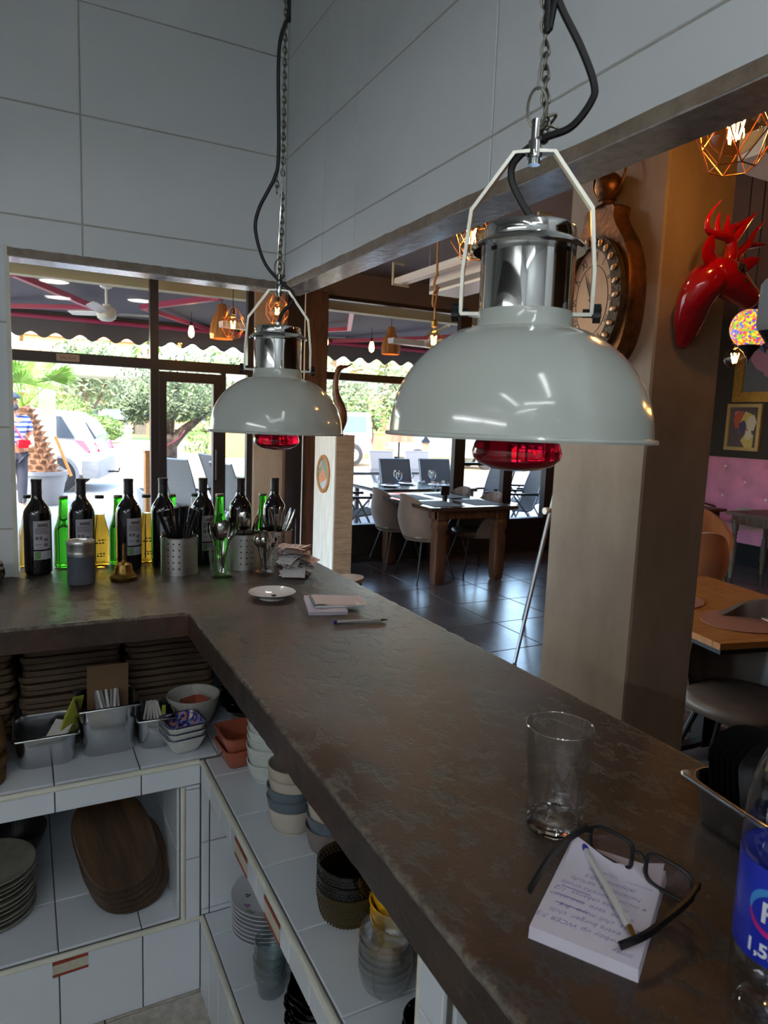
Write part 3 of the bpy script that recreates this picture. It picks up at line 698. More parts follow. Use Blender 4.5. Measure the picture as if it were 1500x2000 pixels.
wine_x = [(.038,2.433),(.166,2.442),(.310,2.428),(.424,2.446),(.558,2.442),(.690,2.438),(.818,2.440)]
nb = ['dark red wine bottle nearest the left jamb of the hatch', 'dark red wine bottle standing behind the tall tin', 'dark red wine bottle standing behind the brass bell',
      'dark red wine bottle just left behind the black-handled knives', 'dark red wine bottle right behind the knives cup', 'dark red wine bottle behind the spoons in the tumbler', 'dark red wine bottle farthest right, behind the steel forks']
w0 = make_wine(nb[0])
for i, (x, y) in enumerate(wine_x):
    o = w0 if i == 0 else dup(w0, (x,y,ZT), 0, nb[i])
    o.location = (x, y, ZT); o.rotation_euler = (0, 0, R([4,-6,8,0,5,-4,2][i]))
def make_green(label):
    t = thing('beer_bottle', label, 'bottle', group='green beer bottles on the counter')
    obj('glass_body', MB().lathe([(0,.003),(.026,0),(.030,.004),(.0305,.012),(.0305,.118),(.0285,.132),(.0215,.150),(.0160,.172),(.0138,.205),(.0132,.228)], 36), M['green'], t)
    obj('neck_ring', MB().lathe([(.0134,.222),(.0148,.225),(.0134,.229)], 24), M['green'], t)
    obj('crown_cap', MB().lathe([(.0142,.227),(.0152,.229),(.0142,.236),(0,.237)], 24), M['capg'], t)
    return t
M['capg'] = pm('dull_crown_cap', rgb(112,108,92), .4, .6)
gx = [(.117,2.515,'green glass beer bottle left of the tall tin'),(.287,2.515,'green glass beer bottle half hidden left of the brass bell'),(.466,2.52,'green glass beer bottle behind the black-handled knives'),(.634,2.51,'green glass beer bottle between the two middle wine bottles'),(.795,2.51,'green glass beer bottle farthest right, by the steel forks')]
g0 = make_green(gx[0][2])
for i, (x, y, l) in enumerate(gx):
    o = g0 if i == 0 else dup(g0, (x,y,ZT), 0, l)
    o.location = (x, y, ZT)
def make_lager(label):
    t = thing('lager_bottle', label, 'bottle', group='clear lager bottles on the counter')
    pr = [(.029,0),(.0305,.004),(.0305,.100),(.0290,.118),(.0225,.142),(.0165,.165),(.0140,.200),(.0132,.230)]
    obj('glass_body', MB().lathe([(0,.002)]+pr, 36), M['clearb'], t)
    obj('beer', MB().lathe([(0,.006)]+[(r-.0018, z+.003) for r, z in pr if z < .165]+[(.0148,.176),(0,.176)], 36), M['beer'], t)
    obj('crown_cap', MB().lathe([(.0142,.229),(.0152,.231),(.0142,.239),(0,.240)], 24), M['blackp'], t)
    for k, z in enumerate((.092,.082,.046,.038)):
        n = 8; a0, a1 = ((-120,-70) if k % 2 else (-110,-60)); vs = []; fs = []
        for i in range(n+1):
            a = R(a0+(a1-a0)*i/n)
            for zz in (z-.0022, z+.0022): vs.append((.0308*math.cos(a), .0308*math.sin(a), zz))
        for i in range(n):
            if (i*7+k) % 3: fs.append((2*i, 2*i+2, 2*i+3, 2*i+1))
        obj('printed_label', MB().add(vs, fs), M['label2'], t)
    return t
cx = [(.226,2.492,'clear bottle of golden lager right of the tall tin'),(.376,2.492,'clear bottle of golden lager between the bell and the knives'),(.545,2.505,'clear bottle of golden lager half hidden behind the knives'),(.012,2.535,'clear bottle of golden lager hidden behind the leftmost wine bottle')]
c0 = make_lager(cx[0][2])
for i, (x, y, l) in enumerate(cx):
    o = c0 if i == 0 else dup(c0, (x,y,ZT), 0, l)
    o.location = (x, y, ZT)

# tin
M['tinblue'] = pm('dull_blue_grey_tin_print', rgb(74,84,96), .45, vcol=rgb(94,98,104), vscale=14)
t = thing('round_tin', 'tall blue grey tin with a silver lid in front of the wine bottles', 'tin', (.150,2.247,ZT))
obj('body', MB().lathe([(.036,0),(.0385,.003),(.0385,.100)], 40), M['tinblue'], t)
obj('band', MB().lathe([(.0387,.086),(.0392,.088),(.0392,.098),(.0387,.100)], 40), M['steel'], t)
obj('lid', MB().lathe([(.0392,.100),(.0395,.102),(.0395,.119),(.0402,.121),(.0402,.130),(.0392,.132),(.036,.131),(.035,.127),(0,.127)], 40), M['steel'], t)
# bell
t = thing('hand_bell', 'small engraved brass hand bell standing on the counter', 'bell', (.272,2.258,ZT))
obj('bell_body', MB().lathe([(.036,.006),(.0405,.008),(.0410,.012),(.034,.018),(.0285,.026),(.0265,.040),(.0225,.050),(.012,.055),(.004,.056)], 36, cap0=False), M['brass'], t)
obj('rim_band', MB().lathe([(.038,.0),(.0408,.004),(.041,.010),(.038,.011)], 36), M['brass'], t)
obj('handle', MB().lathe([(.010,.055),(.006,.060),(.0045,.066),(.0062,.071),(.0042,.076),(.0058,.082),(.004,.088),(.0056,.094),(.0036,.100),(.0050,.106),(.003,.112),(0,.116)], 16), M['brass'], t, smooth=60)
for k in range(14):
    a = 2*PI*k/14
    obj('engraved_mark', MB().obox((0,0,0), (.002,.0025,.010 if k % 3 else .006)), M['brass'], t, loc=(.0275*math.cos(a), .0275*math.sin(a), .034), rot=(0,0,a))

# perforated steel cups
def perf_cup(label, x, y, r, h, holes_at):
    t = thing('cutlery_cup', label, 'cutlery cup', (x,y,ZT), 0, 'perforated steel cutlery cups')
    seg, rows = 80, int(h/.005); vs = []; fs = []
    for j in range(rows+1):
        for i in range(seg):
            a = 2*PI*i/seg; vs.append((r*math.cos(a), r*math.sin(a), h*j/rows))
    hs = set()
    for a in holes_at:
        i0 = int(round(a/360*seg)) % seg
        for d in (-4, 0, 4):
            for j in range(4, rows-3, 2): hs.add(((i0+d) % seg, j)) if (j//2) % 2 == 0 or True else None
    hs = {(i, j) for i, j in hs if (j-4) % 2 == 0 and (j-4) % 4 == 0 or (j-4) % 4 == 2 and False}
    for j in range(rows):
        for i in range(seg):
            if (i, j) in hs: continue
            k = (i+1) % seg; fs.append((j*seg+i, j*seg+k, (j+1)*seg+k, (j+1)*seg+i))
    fs.append(tuple(reversed(range(seg))))
    obj('wall', MB().add(vs, fs), M['steel'], t, smooth=40)
    obj('rolled_rim', MB().tube([(r*math.cos(2*PI*i/40), r*math.sin(2*PI*i/40), h) for i in range(40)], .0016, 6, closed=True), M['cutl'], t)
    obj('inside_shade', MB().lathe([(r-.004,.002),(r-.004,h*.9)], 32, cap1=False), M['blackp'], t)  # black lining stands in for the shade inside the cup
    return t
perf_cup('perforated steel cup full of black-handled knives', .452, 2.312, .0585, .121, (-120,-20,100))
perf_cup('perforated steel cup holding the tall soup spoons, behind the tumblers', .672, 2.325, .0585, .121, (-100,0,120))
perf_cup('perforated steel cup of steel knives and forks by the receipts', .800, 2.372, .0585, .121, (-100,0,120))
def tumbler(label, x, y, r, h):
    t = thing('glass_tumbler', label, 'glass', (x,y,ZT), 0, 'pressed glass cutlery tumblers')
    out = [(0,0),(r*.80,0),(r*.84,.004)] + [(r*(.84+.16*k/9)+(.0007 if k % 2 else -.0004), .004+(h-.004)*k/9) for k in range(1,10)]
    inn = [(r-.0032, h-.001)]+[(r*(.84+.16*k/6)-.0034, .004+(h-.004)*k/6) for k in (5,4,3,2,1)]+[(r*.8-.003,.012),(0,.012)]
    obj('glass_wall', MB().lathe(out+inn, 28, cap0=False, cap1=False), M['glass'], t, smooth=30)
    return t
tumbler('pressed glass tumbler full of shiny spoons', .565, 2.204, .042, .098)
tumbler('pressed glass tumbler of small forks and spoons by the receipts', .702, 2.192, .040, .098)

def aim(o, base, d, spin=0):
    d = Vector(d).normalized()
    q = d.to_track_quat('Z', 'Y'); o.rotation_mode = 'QUATERNION'
    from mathutils import Quaternion
    o.rotation_quaternion = q @ Quaternion((0,0,1), spin); o.location = base
    return o
def spoon_mesh(L=.19, bw=.021, bl=.032):
    mb = MB(); n = 14; rings = []
    for k in range(n+1):                                   # handle
        z = (L-2*bl+.004)*k/n; w_ = .0055-.0030*min(1, k/n*1.4)+(.002 if k < 2 else 0); th = .0011
        rings.append([(w_,-th,z),(w_,th,z),(-w_,th,z),(-w_,-th,z)])
    mb.loft(rings)
    m, q = 12, 8; c = L-bl
    for side, dy in ((1, 0), (-1, -.0016)):                 # bowl, two skins
        vs = [(0, .0085+dy, c)]; fs = []
        for j in range(1, q+1):
            rr = j/q
            for i in range(m):
                a = 2*PI*i/m; vs.append((bw*rr*math.cos(a), .0085*(1-rr**2.2)+dy, c+bl*rr*math.sin(a)))
        for i in range(m): fs.append((0, 1+i, 1+(i+1) % m))
        for j in range(q-1):
            for i in range(m): fs.append((1+j*m+i, 1+(j+1)*m+i, 1+(j+1)*m+(i+1) % m, 1+j*m+(i+1) % m))
        mb.add(vs, fs)
    return mb
def fork_mesh(L=.185):
    mb = MB(); rings = []
    for k in range(13):
        z = (L-.06)*k/12; w_ = .0062-.0032*min(1, k/9); rings.append([(w_,-.0011,z),(w_,.0011,z),(-w_,.0011,z),(-w_,-.0011,z)])
    for w_, z, y in ((.006,L-.055,.001),(.0105,L-.045,.002),(.0115,L-.038,.002)): rings.append([(w_,y-.001,z),(w_,y+.001,z),(-w_,y+.001,z),(-w_,y-.001,z)])
    mb.loft(rings)
    for x in (-.0098,-.0033,.0033,.0098): mb.tube([(x,.002,L-.040),(x,.003,L-.02),(x*.95,.0005,L)], 0, sec=(.0028,.0016))
    return mb
def knife_mesh(L=.215):
    mb = MB(); rings = []
    for k in range(9):
        z = .12+(L-.12)*k/8; w_ = .0055+.0028*math.sin(PI*min(1, .15+k/9)); 
        if k == 8: w_ = .003
        rings.append([(w_*math.cos(2*PI*i/8), .0032*math.sin(2*PI*i/8), z) for i in range(8)])
    mb.loft(rings)
    mb.loft([[(-.008,-.0005,0),(.006,-.0005,.004),(.006,.0005,.004),(-.008,.0005,0)],[(-.008,-.0007,.12),(.007,-.0007,.12),(.007,.0007,.12),(-.008,.0007,.12)]])
    return mb
def bknife(label, group):
    t = thing('steak_knife', label, 'knife', group=group)
    obj('blade', MB().loft([[(-.009,-.0005,0),(.004,-.0005,.002),(.004,.0005,.002),(-.009,.0005,0)],[(-.009,-.0007,.105),(.008,-.0007,.105),(.008,.0007,.105),(-.009,.0007,.105)]]), M['cutl'], t, smooth=None)
    rings = []
    for k in range(10):
        f = k/9; w_ = .0085+.0018*math.cos(f*6); rings.append([(w_*math.cos(2*PI*i/10)+.002*f*f, .0062*math.sin(2*PI*i/10), .104+.111*f) for i in range(10)])
    obj('handle', MB().loft(rings), M['blackp'], t)
    for z in (.125,.158,.192): obj('rivet', MB().lathe([(.0022,-.0066),(.0022,.0066)], 8, M=Matrix.Rotation(PI/2,3,'X'), c=(.001,0,z)), M['cutl'], t)
    return t
rnd = random.Random(11)
kl = 'black-handled steak knife standing in the perforated cup'
k0 = bknife(kl, 'black-handled knives in the cup')
spots = [(-.045,-.012,.02),(-.030,-.018,.6),(-.012,-.026,1.0),(.004,-.008,.2),(.014,-.012,.8),(.028,-.02,1.4),(.04,.0,.5),(.036,-.024,1.2),(-.02,.02,.4),(.01,.025,.9)]
for i, (dx, dy, sp) in enumerate(spots):
    o = k0 if i == 0 else dup(k0, (0,0,0), 0)
    L_ = .205-.01*(i % 3)
    top = Vector((dx*1.35, dy*1.2, .185+.012*((i*7) % 3))); base = Vector((-dx*.35, -dy*.35, .006))
    aim(o, Vector((.452,2.312,ZT))+base-Vector((0,0,.0)), top-base, sp)
    o.location = Vector((.452,2.312,ZT)) + base + (top-base).normalized()*(.0 if i % 2 else .004)
def flock(mb, name, label, cat, group, centre, lst, mat):
    o0 = None
    for i, (bx_, by_, tx_, ty_, hz, sp) in enumerate(lst):
        if o0 is None: o0 = o = obj(name, mb, mat, smooth=50)
        else: o = inst(o0, name)
        tag(o, label, cat, group)
        b = Vector((bx_, by_, .014 if 'tumbler' in label else .004)); t_ = Vector((tx_, ty_, hz))
        aim(o, Vector((*centre, ZT))+b, t_-b, sp)
flock(spoon_mesh(.172,.0215,.031), 'spoon', 'polished dessert spoon standing in the spoon tumbler', 'spoon', 'spoons in the tumbler', (.565,2.204),
      [(.005,.0,-.016,-.026,.16,PI),(-.005,.0,.030,-.016,.158,PI+.5),(0,.01,-.036,.004,.15,PI-.6),(0,-.005,.014,.02,.17,PI),(.006,.006,-.03,-.018,.15,2.2),(0,.004,.034,.012,.15,3.6)], M['cutl'])
flock(spoon_mesh(.20,.0225,.034), 'spoon', 'tall polished soup spoon standing in the perforated cup', 'spoon', 'soup spoons in the cup', (.672,2.325),
      [(.01,.0,-.062,-.036,.175,PI-.3),(.0,.0,-.012,-.036,.17,PI),(-.005,.01,.034,-.03,.165,PI+.2),(.0,.01,.005,.02,.18,PI)], M['cutl'])
flock(knife_mesh(.205), 'table_knife', 'all-steel table knife standing in the cup by the receipts', 'knife', 'steel knives in the cup', (.800,2.372),
      [(.01,.0,-.030,-.026,.19,.2),(.0,.0,.006,-.030,.185,.4),(.0,.0,.024,-.02,.18,-.5),(-.01,.0,.046,-.006,.17,.6),(-.01,.0,.058,-.012,.168,.9)], M['cutl'])
flock(fork_mesh(.18), 'fork', 'steel fork standing in the cup by the receipts', 'fork', 'forks in the cup', (.800,2.372),
      [(.01,.0,-.044,.0,.16,.4),(.01,.0,-.052,-.016,.158,-.4),(0,.01,.03,.03,.17,.2)], M['cutl'])
flock(fork_mesh(.135), 'dessert_fork', 'small dessert fork standing in the tumbler by the receipts', 'fork', 'small forks in the tumbler', (.702,2.192),
      [(0,.0,.012,-.022,.128,.2),(.004,.0,.024,-.012,.126,-.3),(0,0,.004,.012,.13,.5),(0,0,-.012,.018,.128,.9)], M['cutl'])
flock(spoon_mesh(.125,.014,.021), 'teaspoon', 'teaspoon standing in the tumbler by the receipts', 'spoon', 'teaspoons in the tumbler', (.702,2.192),
      [(0,0,-.03,-.014,.116,PI),(.004,0,-.008,-.03,.112,PI+.4),(0,.004,.03,-.02,.11,PI-.4)], M['cutl'])

# receipts on a spike
sx, sy = .800, 2.165
t = thing('receipt_spike', 'thin steel spike that holds the heap of receipts', 'spike', (sx, sy, ZT))
obj('base', MB().lathe([(.035,0),(.036,.002),(.034,.005),(0,.006)], 24), M['blackm'], t)
obj('needle', MB().tube([(0,0,.005),(0,0,.165),(0,0,.19)], [.0016,.0014,.0002], 8), M['steel'], t)
rnd = random.Random(4)
for i in range(22):
    w_, L_ = .058+rnd.uniform(-.006,.02), .085+rnd.uniform(-.01,.05)
    a = rnd.uniform(-1.1, 1.1)+(PI if i % 3 == 0 else 0)+ .3; z = .009+.0042*i
    cu = rnd.uniform(.006,.030)*(1 if i < 17 else .5); n = 8; vs = []; fs = []
    for k in range(n+1):
        u = -L_*.45+L_*k/n; dz = -cu*(abs(u)/(L_*.5))**2 if i % 4 else cu*.8*(abs(u)/(L_*.5))**2
        for v in (-w_/2, w_/2): vs.append((u, v, max(dz, .003-z)))
    for k in range(n): fs.append((2*k, 2*k+2, 2*k+3, 2*k+1))
    p = obj('receipt', MB().add(vs, fs), M['paperp'] if i % 5 == 3 or i > 18 else M['paper'], loc=(sx+rnd.uniform(-.008,.008), sy+rnd.uniform(-.008,.008), ZT+z), rot=(0, 0, a))
    tag(p, 'thin curling paper receipt pushed onto the steel spike', 'receipt', 'receipts on the spike')
    for k in range(5):
        u0 = -L_*.38+k*L_*.17; d0 = -cu*((abs(u0)/(L_*.5))**2) if i % 4 else cu*.8*(abs(u0)/(L_*.5))**2
        obj('print_line', MB().add([(u0,-w_*.38,max(d0,.003-z)+.0006),(u0+.003,-w_*.38,max(d0,.003-z)+.0006),(u0+.003,w_*(.35-.12*(k % 3)),max(d0,.003-z)+.0006),(u0,w_*(.35-.12*(k % 3)),max(d0,.003-z)+.0006)], [(0,1,2,3)]), M['print'], p, smooth=None)
# saucer
t = thing('saucer', 'small white saucer with a dark crumb on the counter', 'saucer', (.632,1.893,ZT))
obj('dish', MB().lathe([(0,.0025),(.030,.0025),(.032,0),(.036,0),(.037,.004),(.050,.011),(.066,.0185),(.068,.020),(.0665,.0212),(.049,.0135),(.034,.008),(.024,.0065),(.022,.0075),(.020,.006),(0,.006)], 48), M['porc'], t)
obj('crumb', MB().sphere((.004,-.004,.009), (.008,.006,.0025), 10, 6), M['blackp'], t)
# order pads and pens
def pen(label, a, b, z, dark=True):
    a = Vector((*a, z)); b = Vector((*b, z)); L_ = (b-a).length
    t = thing('ballpoint_pen', label, 'pen'); R3 = Matrix.Identity(3)
    obj('barrel', MB().lathe([(.0038,.006),(.0040,.007),(.0040,L_-.020),(.0038,L_-.019)], 6), M['penclear'], t, smooth=None)
    obj('ink_tube', MB().lathe([(.0017,.02),(.0017,L_-.02)], 8), M['blackp'] if dark else M['brownink'], t)
    obj('end_plug', MB().lathe([(.0041,0),(.0043,.002),(.0043,.0075),(.0036,.009)], 12), M['inkblue'], t)
    obj('tip', MB().lathe([(.0036,L_-.020),(.0026,L_-.010),(.0010,L_-.003),(.0003,L_)], 12), M['brass'], t)
    aim(t, a, b-a); return t
M['penclear'] = pm('clear_pen_barrel', (.86,.86,.84), .12, trans=.35); M['inkblue'] = pm('blue_pen_plug', rgb(44,40,150), .4); M['brownink'] = pm('amber_pen_barrel', rgb(170,110,70), .3)
t = thing('order_pad', 'lilac white order pad lying under the pink covered pad', 'notepad', (.741,1.758,ZT), R(-16))
for k in range(4): obj('sheet_block', MB().box(-.052+.001*(k % 2),.052,-.088+.0012*(k % 3),.088,.0025*k,.0025*k+.0022), M['pad'], t, smooth=None)
t = thing('order_pad', 'pink covered order pad with a curled spine lying on top', 'notepad', (.768,1.752,ZT+.0105), R(-10))
obj('pages', MB().loft([[(-.066,-.048,0),(.072,-.052,0),(.076,.046,0),(-.06,.05,0)], [(-.066,-.048,.006),(.072,-.052,.003),(.076,.046,.003),(-.06,.05,.006)]]), M['paper'], t, smooth=None)
vs = []; fs = []
for k in range(13):
    u = -.068+.150*k/12; z = .0065+.004*math.exp(-((u+.05)/.03)**2)+.0012*math.sin(k*1.1)-.003*(k/12)
    vs += [(u,-.050-.002*k/12,z),(u+.004,.049,z+.001)]
for k in range(12): fs.append((2*k,2*k+2,2*k+3,2*k+1))
obj('cover', MB().add(vs, fs), M['padpink'], t)
obj('spine_strip', MB().tube([(-.066,-.048,.007),(-.063,0,.0085),(-.060,.05,.008)], .004, 8), M['tealstrip'], t)
pen('ballpoint pen with a blue end sticking out from behind the pads', (.868,1.808), (.745,1.862), ZT+.0045)
pen('ballpoint pen with a blue end lying alone on the counter', (.699,1.598), (.841,1.569), ZT+.0042)
# glass jar at the left edge
t = thing('foil_jar', 'crumpled foil topped jar at the left end of the hatch', 'jar', (-.085,2.31,ZT))
rings = []; rnd = random.Random(9)
for k in range(9):
    z = .062*k/8; rings.append([((.024+rnd.uniform(-.004,.004)+.010*math.sin(PI*k/8)*.6)*math.cos(2*PI*i/14), (.024+rnd.uniform(-.004,.004)+.008*math.sin(PI*k/8))*math.sin(2*PI*i/14), z) for i in range(14)])
obj('body', MB().loft(rings), M['steel2'], t, smooth=20)
obj('lid', MB().lathe([(.020,.060),(.026,.062),(.026,.068),(0,.069)], 20), M['labelpap'], t)

# ================================================================== COUNTER, NEAR END
def poly_ring(r, z, n=48, k=10, f=1.0):
    out = []
    for i in range(n):
        a = 2*PI*i/n; m = ((a+PI/k) % (2*PI/k))-PI/k; rp = r*math.cos(PI/k)/math.cos(m)
        rr = r*(1-f)+rp*f; out.append((rr*math.cos(a), rr*math.sin(a), z))
    return out
t = thing('drinking_glass', 'empty faceted drinking glass standing on the near counter', 'glass', (.607,.652,ZT))
n = 60; rings = [poly_ring(.0335,0,n), poly_ring(.0362,.0035,n), poly_ring(.0368,.012,n), poly_ring(.0380,.05,n), poly_ring(.0395,.082,n,10,1), poly_ring(.0412,.091,n,10,.6), ring(.0412,.098,n), ring(.0425,.118,n), ring(.0432,.1392,n), ring(.0426,.1402,n), ring(.0419,.1392,n), ring(.0398,.10,n), ring(.0372,.084,n), ring(.0348,.05,n), ring(.0325,.024,n), ring(.029,.0175,n), ring(.018,.0155,n), ring(.001,.015,n)]
obj('glass_wall', MB().loft(rings), M['glass'], t, smooth=25)
obj('rim', MB().tube(ring(.04255,.1398,40), .0009, 6, closed=True), M['thick'], t)
obj('glass_foot', MB().loft([poly_ring(.0325,.0006,n), poly_ring(.0354,.004,n), poly_ring(.0358,.011,n), ring(.030,.0165,n), ring(.018,.0148,n), ring(.001,.0143,n)]), M['thick'], t, smooth=25)
# notepad with handwriting
nd = math.atan2(.092,.144)
npd = thing('notepad', 'white notepad with blue handwriting under the spectacles', 'notepad', (.448,.505,ZT), nd)
# local x runs up the page (.171), local y<0 across (.108)
obj('sheet_block', MB().loft([[(0,0,0),(.176,.004,0),(.176,-.108,0),(0,-.108,0)], [(.002,0,.0125),(.174,.004,.0125),(.176,-.106,.0125),(.002,-.107,.0125)]]), M['pad'], npd, smooth=None)
vs = []; fs = []; nx, ny = 14, 8
for i in range(nx+1):
    for j in range(ny+1):
        u = i/nx; v = j/ny; x = .003+.158*u + .012*u*(1-v)*0 ; y = -.001-.104*v
        curl = max(0, u-.72)/.28; edge = (.010*math.cos(v*PI*1.0)**2-.006)*curl
        vs.append((x+edge-.006*curl*math.sin(v*PI), y, .0132+.014*curl**2*(.35+abs(v-.5)*1.4)))
for i in range(nx):
    for j in range(ny): a = i*(ny+1)+j; fs.append((a, a+ny+1, a+ny+2, a+1))
obj('top_sheet', MB().add(vs, fs), M['pad'], npd)
lines = ['pinty', 'cowboy vip WCER 7/5', 'extra burger  chilli', 'alitas  chili mayo  9/6', 'queso  taco  requeson', 'nachos cabanas  1/2', 'e incomp tocado cruda', 'hollandaise  tartufo', 'jalapeno  10/5', 'picante   aguacate']
for k, s_ in enumerate(lines):
    # upside down for the camera: the writing runs from the far side towards the left
    x = .016+.0128*k
    m4 = Matrix.Translation((x, -.099, .0135+(.0008 if x < .11 else .0008+.006*((x-.11)/.05)**2))) @ Matrix.Rotation(PI/2, 4, 'Z')
    m4 = Matrix.Translation((x, -.100+.008*(k % 3), .0134+(.0145*((x-.117)/.044)**2*.5 if x > .117 else 0))) @ Matrix(((-1,0,0,0),(0,-1,0,0),(0,0,1,0),(0,0,0,1))) @ Matrix.Rotation(-PI/2, 4, 'Z')
    text('handwriting', s_, .0098, M['ink'], npd, m4, .0001, .35, bevel=-.00022)
for x, y0_, y1_ in ((.052,-.012,-.045),(.066,-.008,-.040),(.082,-.01,-.042)):
    obj('ruled_stroke', MB().box(x, x+.0008, y1_, y0_, .0134, .0137), M['ink'], npd, smooth=None)
# pen lying across the pad
pen('ballpoint pen with a blue end lying diagonally across the notepad', (.590,.578), (.527,.437), ZT+.020, False)
# spectacles
gs = thing('spectacles', 'black framed spectacles lying open over the notepad', 'glasses', (.612,.5145,ZT+.0138), R(-77.3))
def lens_ring(cx):
    p = []
    for i in range(28):
        a = 2*PI*i/28; ca, sa = math.cos(a), math.sin(a); e = .55
        p.append((cx+.0275*math.copysign(abs(ca)**e, ca), 0, .0195+.0185*math.copysign(abs(sa)**e, sa)-.002*ca*(1 if cx > 0 else -1)*(1 if sa > 0 else .2)))
    return p
for cx in (-.036,.036):
    lr = lens_ring(cx)
    obj('rim', MB().tube(lr, .0025, 8, closed=True), M['blackp'], gs)
    obj('lens', MB().add(lr, [tuple(range(len(lr)))]), M['lens'], gs, smooth=None)
obj('bridge', MB().tube(smooth_pts([(-.009,0,.025),(0,.003,.029),(.009,0,.025)], 4), .002, 8), M['blackp'], gs)
for s in (-1, 1):
    obj('hinge', MB().box(*sorted((s*.062,s*.070)), -.006, .002, .024, .033), M['blackp'], gs, smooth=None)
    pts = smooth_pts([(s*.068,-.002,.029),(s*.071,-.03,.025),(s*.069,-.07,.018 if s < 0 else .022),(s*.064,-.098,.010 if s < 0 else .016),(s*.050 if s > 0 else s*.06,-.120,.001 if s < 0 else .006)], 5)
    obj('temple', MB().tube(pts, 0, sec=(.0036,.0085)), M['blackp'], gs)
    obj('nose_pad', MB().sphere((s*.0085,-.004,.016), (.0015,.003,.005), 8, 6), M['lens'], gs)

# steel pan with black napkins, right edge
def gn_pan(label, x, y, z, rz, w_, d, h, name='steel_pan', cat='pan', group='steel gastro pans'):
    t = thing(name, label, cat, (x,y,z), rz, group)
    r = []
    for ww, dd, rr, zz in ((w_*.80,d*.80,.03,0),(w_*.84,d*.84,.033,.006),(w_*.90,d*.90,.034,h*.8),(w_*.915,d*.915,.034,h-.002),(w_-.004,d-.004,.014,h-.001),(w_,d,.012,h-.004),(w_,d,.012,h-.001),(w_-.003,d-.003,.012,h+.001),(w_*.92,d*.92,.034,h+.001),(w_*.905,d*.905,.034,h-.004),(w_*.89,d*.89,.033,h*.8),(w_*.82,d*.82,.03,.007),(w_*.4,d*.4,.02,.003)):
        r.append(rrect(ww, dd, rr, zz, 6))
    obj('pan_body', MB().loft(r, cap0=True, cap1=True), M['steel2'], t, smooth=50)
    return t
pr = Vector((.862,.520,0))
t = gn_pan('steel pan of black napkins at the right edge of the counter', pr.x, pr.y, ZT, R(-8), .176, .162, .060)
rnd = random.Random(2)
for k in range(6):
    m = MB(); vs = []; fs = []
    for i in range(9):
        u = -.065+.13*i/8
        for zz in (0, .105): vs.append((u+.01*(zz/.1), -.02+.010*k+.020*math.cos(u*22)+zz*.25, .006+zz-.02*(u/.065)**2*(zz > 0)))
    for i in range(8): fs.append((2*i, 2*i+2, 2*i+3, 2*i+1))
    o = obj('paper_napkin', m.add(vs, fs), M['blackp'], loc=(pr.x-.005, pr.y, ZT+.006), rot=(0,0,R(-8)))
    tag(o, 'black paper napkin standing in the steel pan at the right edge', 'napkin', 'black napkins in the pan')
# water bottle
M['wlabel'] = pm('blue_water_label', rgb(24,40,170), .3, vcol=rgb(40,60,196), vscale=4, coat=.3)
M['wring1'] = pm('label_cyan_ring', rgb(70,150,222), .4); M['wring2'] = pm('label_magenta_ring', rgb(190,40,130), .4)
M['pet'] = clear('clear_pet_plastic', (.93,.96,.98), rough=.06, extra=.12)
M['water'] = pm('water', (.96,.98,1), .0, trans=1, ior=1.2)
wb = thing('water_bottle', 'large clear plastic water bottle with a blue label at the right edge', 'bottle', (.602,.338,ZT))
pr_ = [(.028,.004),(.034,0),(.041,.004),(.0435,.014),(.044,.03),(.0425,.036),(.044,.042),(.044,.058),(.0435,.062),(.0435,.150),(.0445,.154),(.044,.170),(.0425,.176),(.0438,.182),(.043,.200),(.0405,.206),(.041,.212),(.036,.230),(.028,.252),(.018,.272),(.0145,.284),(.0140,.292)]
obj('bottle_wall', MB().lathe(pr_, 48, cap1=False), M['pet'], wb)
obj('cap', MB().lathe([(.0155,.288),(.0165,.290),(.0165,.304),(.0150,.306),(0,.306)], 28), M['wring1'], wb)
lb = obj('label', MB().lathe([(.0440,.063),(.0442,.064),(.0442,.149),(.0440,.150)], 64, cap0=False, cap1=False), M['wlabel'], wb)
def on_cyl(pts, rr=.0444):
    return [(rr*math.cos(a), rr*math.sin(a), z) for a, z in pts]
lc = R(197)
def arc(a0, a1, rz_, w_, mat, nm):
    n = 18; vs = []; fs = []
    for i in range(n+1):
        a = R(a0+(a1-a0)*i/n)
        for rr in (rz_-w_*math.sin(PI*i/n)/2-.0004, rz_+w_*math.sin(PI*i/n)/2+.0004): vs.append((.0445*math.cos(lc+rr*math.cos(a)/.0445), .0445*math.sin(lc+rr*math.cos(a)/.0445), .112+rr*math.sin(a)*.9))
    for i in range(n): fs.append((2*i, 2*i+2, 2*i+3, 2*i+1))
    obj(nm, MB().add(vs, fs), mat, lb)
arc(60,190,.022,.006,M['wring1'],'logo_arc'); arc(185,330,.022,.005,M['wring2'],'logo_arc')
M['white'] = pm('label_white_print', rgb(226,228,240), .5)
def cyl_text(body, size, a_c, z):
    c = bpy.data.curves.new('lettering', 'FONT'); c.body = body; c.size = size; c.align_x = 'LEFT'; c.offset = .0006
    ob = bpy.data.objects.new('lettering', c); COL.objects.link(ob); dg = bpy.context.evaluated_depsgraph_get(); dg.update()
    me = bpy.data.meshes.new_from_object(ob.evaluated_get(dg)); bpy.data.objects.remove(ob)
    for v in me.vertices:
        a = a_c+v.co.x/.0446; v.co = Vector((.0446*math.cos(a), .0446*math.sin(a), z+v.co.y))
    me.materials.append(M['white']); o = bpy.data.objects.new('lettering', me); COL.objects.link(o); o.parent = lb
cyl_text('P', .026, lc-R(16), .103); cyl_text('1,5L', .017, lc-R(30), .071)
